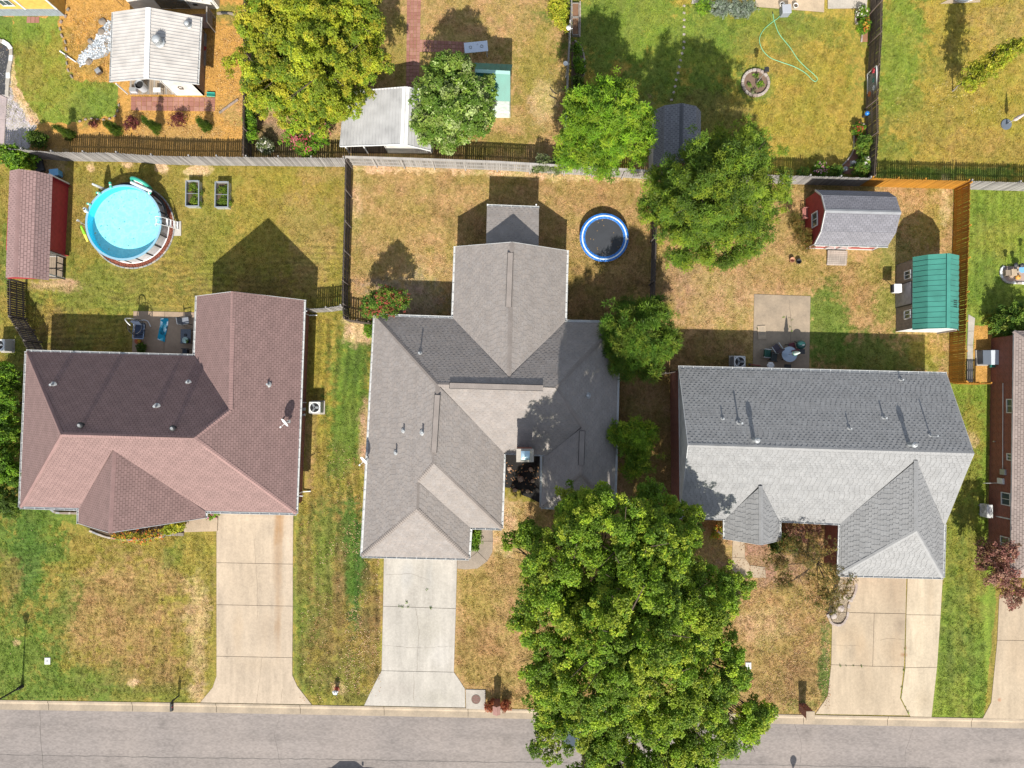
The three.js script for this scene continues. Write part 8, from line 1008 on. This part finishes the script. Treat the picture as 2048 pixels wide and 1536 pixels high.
// ------------------------------------------------------------------ things along the flower trellis fence and the far lawns
{ const t = thing('trellis', 'grey lattice trellis with red flowers on the bracing fence', 'trellis', P(1741, 165)), x = P(1744, 160, 0.9).x, za = P(1756, 132, 1.5).z, zb = P(1752, 190, 1.5).z, g = []; const zc = (za + zb) / 2, L = zb - za; for (let i = 0; i < 18; i++) for (const s of [-1, 1]) { const z = za + i * L / 18 + 0.05; g.push(rod(V(x, 0.3, Math.max(za, Math.min(zb, z - s * 0.5))), V(x, 1.5, Math.max(za, Math.min(zb, z + s * 0.5))), 0.012, 0.012, 4)); } part(t, 'lattice', g, M.galv).userData.kind = 'stuff'; part(t, 'frame', [bar(V(x, 1.55, za), V(x, 1.55, zb), 0.06, 0.06), bar(V(x, 0.28, za), V(x, 0.28, zb), 0.06, 0.06), bx(0.06, 1.3, 0.06, x, 0.9, za), bx(0.06, 1.3, 0.06, x, 0.9, zb)], M.white);
  for (const [x2, y, h, k, m] of [[1748, 141, 1.2, 'red flower ornament at the top of the trellis', M.redPaint], [1749, 160, 1.1, 'green leaf ornament in the middle of the trellis', M.teal], [1749, 176, 1.1, 'white ornament below the green one on the trellis', M.white], [1740, 188, 0.6, 'orange flower ornament at the foot of the trellis', mat([0.5, 0.15, 0.04], 0.6)]]) { const p = P(x2, y, h), o = thing('garden_ornament', k, 'ornament', p.clone().setY(0)); part(o, 'stake', rod(p.clone().setY(0.02), p, 0.01), M.dark); for (let i = 0; i < 5; i++) part(o, 'petal', ball(0.09, p.x - 0.03, p.y + Math.cos(i * 1.257) * 0.1, p.z + Math.sin(i * 1.257) * 0.12, 0.8, 8), m); }
  const b = P(1733.5, 227, 0.5), o = thing('gazing_ball', 'blue gazing ball on a stand by the fence', 'ornament', b.clone().setY(0)); part(o, 'ball', ball(0.17, b.x, 0.55, b.z, 1, 18), mat([0.02, 0.16, 0.5], 0.15, { phys: true, clearcoat: 1 })); part(o, 'stand', cyl(0.06, 0.12, 0.4, b.x, 0.2, b.z, 12), M.dark);
  const s = P(1704, 327), d = thing('statue', 'white sitting dog statue at the end of the curved brick path', 'statue', s), G2 = [ball(0.14, s.x, 0.2, s.z, 1.4, 12), ball(0.09, s.x + 0.04, 0.47, s.z + 0.1, 1, 12), ball(0.05, s.x + 0.05, 0.44, s.z + 0.19, 0.8, 8), rod(V(s.x - 0.06, 0, s.z + 0.12), V(s.x - 0.04, 0.28, s.z + 0.08), 0.03), rod(V(s.x + 0.1, 0, s.z + 0.12), V(s.x + 0.06, 0.28, s.z + 0.08), 0.03)]; part(d, 'body', G2, M.white); part(d, 'plinth', rbx(0.34, 0.06, 0.4, 0.02, s.x, 0.04, s.z), M.concreteGrey);
  const l = P(1685, 342), f = thing('garden_lantern', 'blue-grey stone lantern beside the back fence bushes', 'lantern', l); part(f, 'base', cyl(0.14, 0.18, 0.2, l.x, 0.1, l.z, 8), M.grey); part(f, 'body', cyl(0.1, 0.1, 0.3, l.x, 0.35, l.z, 6), M.galv); part(f, 'roof', put(new THREE.ConeGeometry(0.2, 0.16, 6), l.x, 0.58, l.z), M.grey);
  const u = P(2012, 249), um = thing('patio_umbrella', 'closed pale garden umbrella on a round grey base', 'umbrella', u); part(um, 'base', [cyl(0.38, 0.4, 0.07, u.x, 0.04, u.z, 28), cyl(0.06, 0.08, 0.3, u.x, 0.2, u.z, 12)], mat([0.1, 0.12, 0.15], 0.6)); part(um, 'pole', rod(u.clone().setY(0.1), u.clone().setY(2.2), 0.022), M.white); part(um, 'canopy', put(new THREE.LatheGeometry([[0.1, 0.85], [0.15, 1.0], [0.11, 1.5], [0.05, 2.05], [0.01, 2.2]].map(([a, c]) => new THREE.Vector2(a, c)), 10), u.x, 0, u.z), mat([0.6, 0.52, 0.52], 0.8, { side: THREE.DoubleSide })); part(um, 'tie', tor(0.13, 0.018, u.x, 1.3, u.z, Math.PI / 2, 14), M.grey);
  const pz = P(1925, -24), pl = thing('paddling_pool', 'white rimmed paddling pool on a brick pad at the top edge', 'paddling pool', pz); part(pl, 'rim', tor(1.1, 0.13, pz.x, 0.3, pz.z, Math.PI / 2, 36), M.white); part(pl, 'wall', put(new THREE.CylinderGeometry(1.1, 1.15, 0.3, 36, 1, true), pz.x, 0.16, pz.z), M.white); part(pl, 'water', put(new THREE.CircleGeometry(1.08, 32), pz.x, 0.22, pz.z, 0, -Math.PI / 2), mat([0.4, 0.5, 0.6], 0.1)); }
{ // table and posts of the dry middle lawn
  const c = P(952, 94, 0.95), t = thing('utility_table', 'pale blue utility table with two round basins by the paver path', 'table', c.clone().setY(0)), ry = 0.1, m = mat([0.5, 0.56, 0.66], 0.45); part(t, 'table_top', rbx(1.72, 0.05, 0.78, 0.02, c.x, 0.95, c.z, ry), m); for (const s of [-0.4, 0.42]) part(t, 'basin', [tor(0.1, 0.02, c.x + s, 0.985, c.z - s * 0.1, Math.PI / 2, 18)], M.grey); part(t, 'tap', [rod(V(c.x + 0.12, 0.97, c.z - 0.18), V(c.x + 0.12, 1.2, c.z - 0.18), 0.02)], M.white); for (const a of [-1, 1]) for (const b of [-1, 1]) part(t, 'leg', rod(V(c.x + a * 0.78, 0, c.z + b * 0.32 - a * 0.08), V(c.x + a * 0.78, 0.94, c.z + b * 0.32 - a * 0.08), 0.03), m);
  for (const [x, y, k] of [[1131, 128, 'white bird feeder on the weathered fence, nearer the lime tree'], [1137, 57, 'white bird feeder on the weathered fence beside the raised beds']]) { const p = P(x, y, 1.95), f = thing('bird_feeder', k, 'bird feeder', p); part(f, 'tray', cyl(0.13, 0.11, 0.16, p.x, p.y, p.z, 14), M.white); part(f, 'roof', put(new THREE.ConeGeometry(0.17, 0.14, 14), p.x, p.y + 0.18, p.z), M.white); part(f, 'arm', rod(V(p.x, p.y - 0.06, p.z), V(p.x + 0.3, p.y - 0.1, p.z - 0.05), 0.02), M.white); }
  for (const [a, b, k] of [[[1100, 175], [1112, 188], 'dark curved hose piece on the dry lawn, upper one'], [[1099, 190], [1112, 197], 'dark curved hose piece on the dry lawn, lower one']]) { const p = P(...a), q = P(...b), o = thing('hose_piece', k, 'hose', p.clone()); const mid = p.clone().lerp(q, 0.5).add(V(-0.06, 0.06, 0.04)); p.y = q.y = 0.03; part(o, 'pipe', tube([p, mid, q], 0.028, 16), M.dark); part(o, 'fitting', ball(0.04, q.x, q.y, q.z), M.black); }
  // white edging stones in a line across the lawn
  const L = [[1368, 12], [1368, 26], [1368, 40], [1368, 54], [1368, 69], [1368, 84], [1367, 96], [1364, 107], [1361, 121], [1358, 134], [1356, 146], [1352, 160], [1350, 173], [1347, 185], [1343, 200]]; const st = structure('stepping_stones'); L.forEach(([x, y]) => { const p = P(x, y); part(st, 'stone', rbx(0.16, 0.05, 0.2, 0.02, p.x, 0.02, p.z, x), STN[2]); });
}
{ // ornament bed on the bright green lawn
  const t = structure('ornament_bed'); part(t, 'gravel', slab(polyG([[2006, 533], [2060, 530], [2060, 566], [2012, 564], [2001, 552], [2001, 540]]), -0.1, 0.04), mat([0.42, 0.32, 0.27], 0.9, { map: TX.granule, rs: 1.5 })); stones('bed_edging', [[2060, 567], [2030, 566], [2012, 564], [2002, 553], [2001, 540], [2006, 533]], 14, 0.3, [M.white, M.concreteGrey], 0.06, 51);
  { const p = P(2012, 547), o = thing('planter_box', 'tan wooden box with one pale lid in the ornament bed', 'box', p); part(o, 'box', bx(0.36, 0.4, 0.4, p.x - 0.14, 0.22, p.z + 0.02), M.deck); part(o, 'lid', bx(0.4, 0.44, 0.46, p.x + 0.28, 0.24, p.z), M.concreteTan); }
  { const p = P(2030, 543), o = thing('bird_bath', 'blue topped bird bath in the ornament bed', 'bird bath', p); part(o, 'pedestal', cyl(0.09, 0.16, 0.6, p.x, 0.3, p.z, 14), M.concreteGrey); part(o, 'bowl', cyl(0.28, 0.12, 0.12, p.x, 0.66, p.z, 24), M.concreteGrey); part(o, 'water', put(new THREE.CircleGeometry(0.24, 24), p.x, 0.725, p.z, 0, -Math.PI / 2), mat([0.16, 0.36, 0.6], 0.1)); }
  { const p = P(2032, 555), o = thing('garden_ornament', 'orange pumpkin ornament in front of the bird bath', 'ornament', p); part(o, 'body', ball(0.2, p.x, 0.2, p.z, 0.75, 14), mat([0.5, 0.25, 0.05], 0.6)); part(o, 'stalk', cyl(0.02, 0.03, 0.1, p.x, 0.38, p.z, 6), M.bark); }
  for (const [x, y, h, k] of [[2010, 536, 0.9, 'tall square post lantern at the head of the ornament bed'], [2024, 536, 0.8, 'round topped lantern behind the bird bath'], [2040, 532, 1.5, 'tallest dark lantern stake in the ornament bed']]) { const p = P(x, y), o = thing('garden_lantern', k, 'lantern', p); part(o, 'stake', rod(p, p.clone().setY(h), 0.02), M.dark); part(o, 'lantern', rbx(0.22, 0.26, 0.22, 0.03, p.x, h + 0.1, p.z), M.dark); part(o, 'cap', put(new THREE.ConeGeometry(0.17, 0.12, 8), p.x, h + 0.29, p.z), M.dark); }
}
// ------------------------------------------------------------------ fallen leaves and weeds
{ const leafG = new THREE.BufferGeometry(); leafG.setAttribute('position', new THREE.Float32BufferAttribute([-0.05, 0, 0, 0, 0.012, 0.032, 0.055, 0, 0, -0.05, 0, 0, 0.055, 0, 0, 0, 0.006, -0.032], 3)); leafG.computeVertexNormals();
  const scatter = (label, regions, pal) => { const q = rng(regions[0][0] | 0), L = []; for (const [x0, x1, y0, y1, n, ok] of regions) for (let i = 0; i < n; i++) { const x = x0 + q() * (x1 - x0), y = y0 + q() * (y1 - y0); if (fbm(x * 0.035, y * 0.035) < 0.36 + 0.25 * q()) continue; if (ok && !ok(x, y)) continue; L.push([x, y, q(), q(), q()]); } const m = new THREE.InstancedMesh(leafG, new THREE.MeshStandardMaterial({ roughness: 0.9, side: THREE.DoubleSide }), L.length), M4 = new THREE.Matrix4(), c = new THREE.Color(); L.forEach(([x, y, a, b, k], i) => { const p = P(x, y); _e.set((b - 0.5) * 0.7, a * 6.28, (k - 0.5) * 0.7); M4.compose(V(p.x, 0.045, p.z), _q.setFromEuler(_e), V(0.45 + b * 0.5, 1, 0.45 + b * 0.5)); m.setMatrixAt(i, M4); const f = pal[k * pal.length | 0]; c.setRGB(...f); m.setColorAt(i, c); }); m.name = num('fallen_leaves'); m.userData = { label, category: 'fallen leaves', kind: 'stuff' }; m.castShadow = m.receiveShadow = true; scene.add(m); };
  scatter('dry tan leaves scattered over the lawn by the thin olive tree', [[1400, 1660, 1055, 1420, 9000, (x, y) => x < 1662 - Math.max(0, 1240 - y) * 0.02]], [[0.36, 0.21, 0.11], [0.25, 0.12, 0.055], [0.42, 0.29, 0.17], [0.16, 0.07, 0.03]]);
  scatter('small pale leaves scattered down the green strip between two driveways', [[600, 762, 1040, 1405, 1500], [690, 760, 1100, 1390, 1500], [640, 730, 880, 1100, 400], [10, 420, 1060, 1390, 260]], [[0.5, 0.38, 0.22], [0.28, 0.14, 0.07], [0.44, 0.25, 0.14]]);
  scatter('yellow leaves fallen round the slender young tree', [[1860, 2000, 160, 230, 500], [1770, 1990, 120, 260, 200]], [[0.5, 0.4, 0.1], [0.42, 0.35, 0.16]]);
  scatter('bark and leaf bits strewn over the orange bark garden', [[140, 235, 20, 160, 1600], [245, 480, 224, 275, 1500], [410, 484, 35, 225, 2200]], [[0.5, 0.28, 0.08], [0.25, 0.11, 0.03], [0.56, 0.38, 0.17]]);
  const weed = (label, pts, r = 0.09) => { const b = P(...pts[0]), t = thing('weeds', label, 'weeds', b); foliage(t, 'foliage', pts.map(([x, y]) => [x, y, 0.04, r * 0.6, 0.5]), SP.tiny, PAL.hedge, { puff: 0.05, den: 0.5 }); part(t, 'stem', pts.map(([x, y]) => rod(P(x, y, 0), P(x, y, 0.08), 0.008)), M.bark); };
  weed('weeds growing in the cracked joint of the grey driveway', [[797, 1213], [801, 1213], [805, 1213], [812, 1204], [817, 1213], [853, 1178], [861, 1216]]); weed('weeds along the joint between the two driveway slabs', [[1810, 1310], [1807, 1340], [1806, 1348], [1803, 1375], [1804, 1384], [1812, 1415], [1816, 1425], [1809, 1298]], 0.08); weed('weeds in the cross joint of the wide driveway', [[1680, 1331], [1692, 1331], [1707, 1331], [1722, 1332]], 0.06);
  weed('green weeds in the cracks of the back patio slab', [[1583, 640], [1577, 636], [1581, 654], [1583, 662], [1516, 659], [1568, 636]], 0.07);
}

renderer.render(scene, camera);
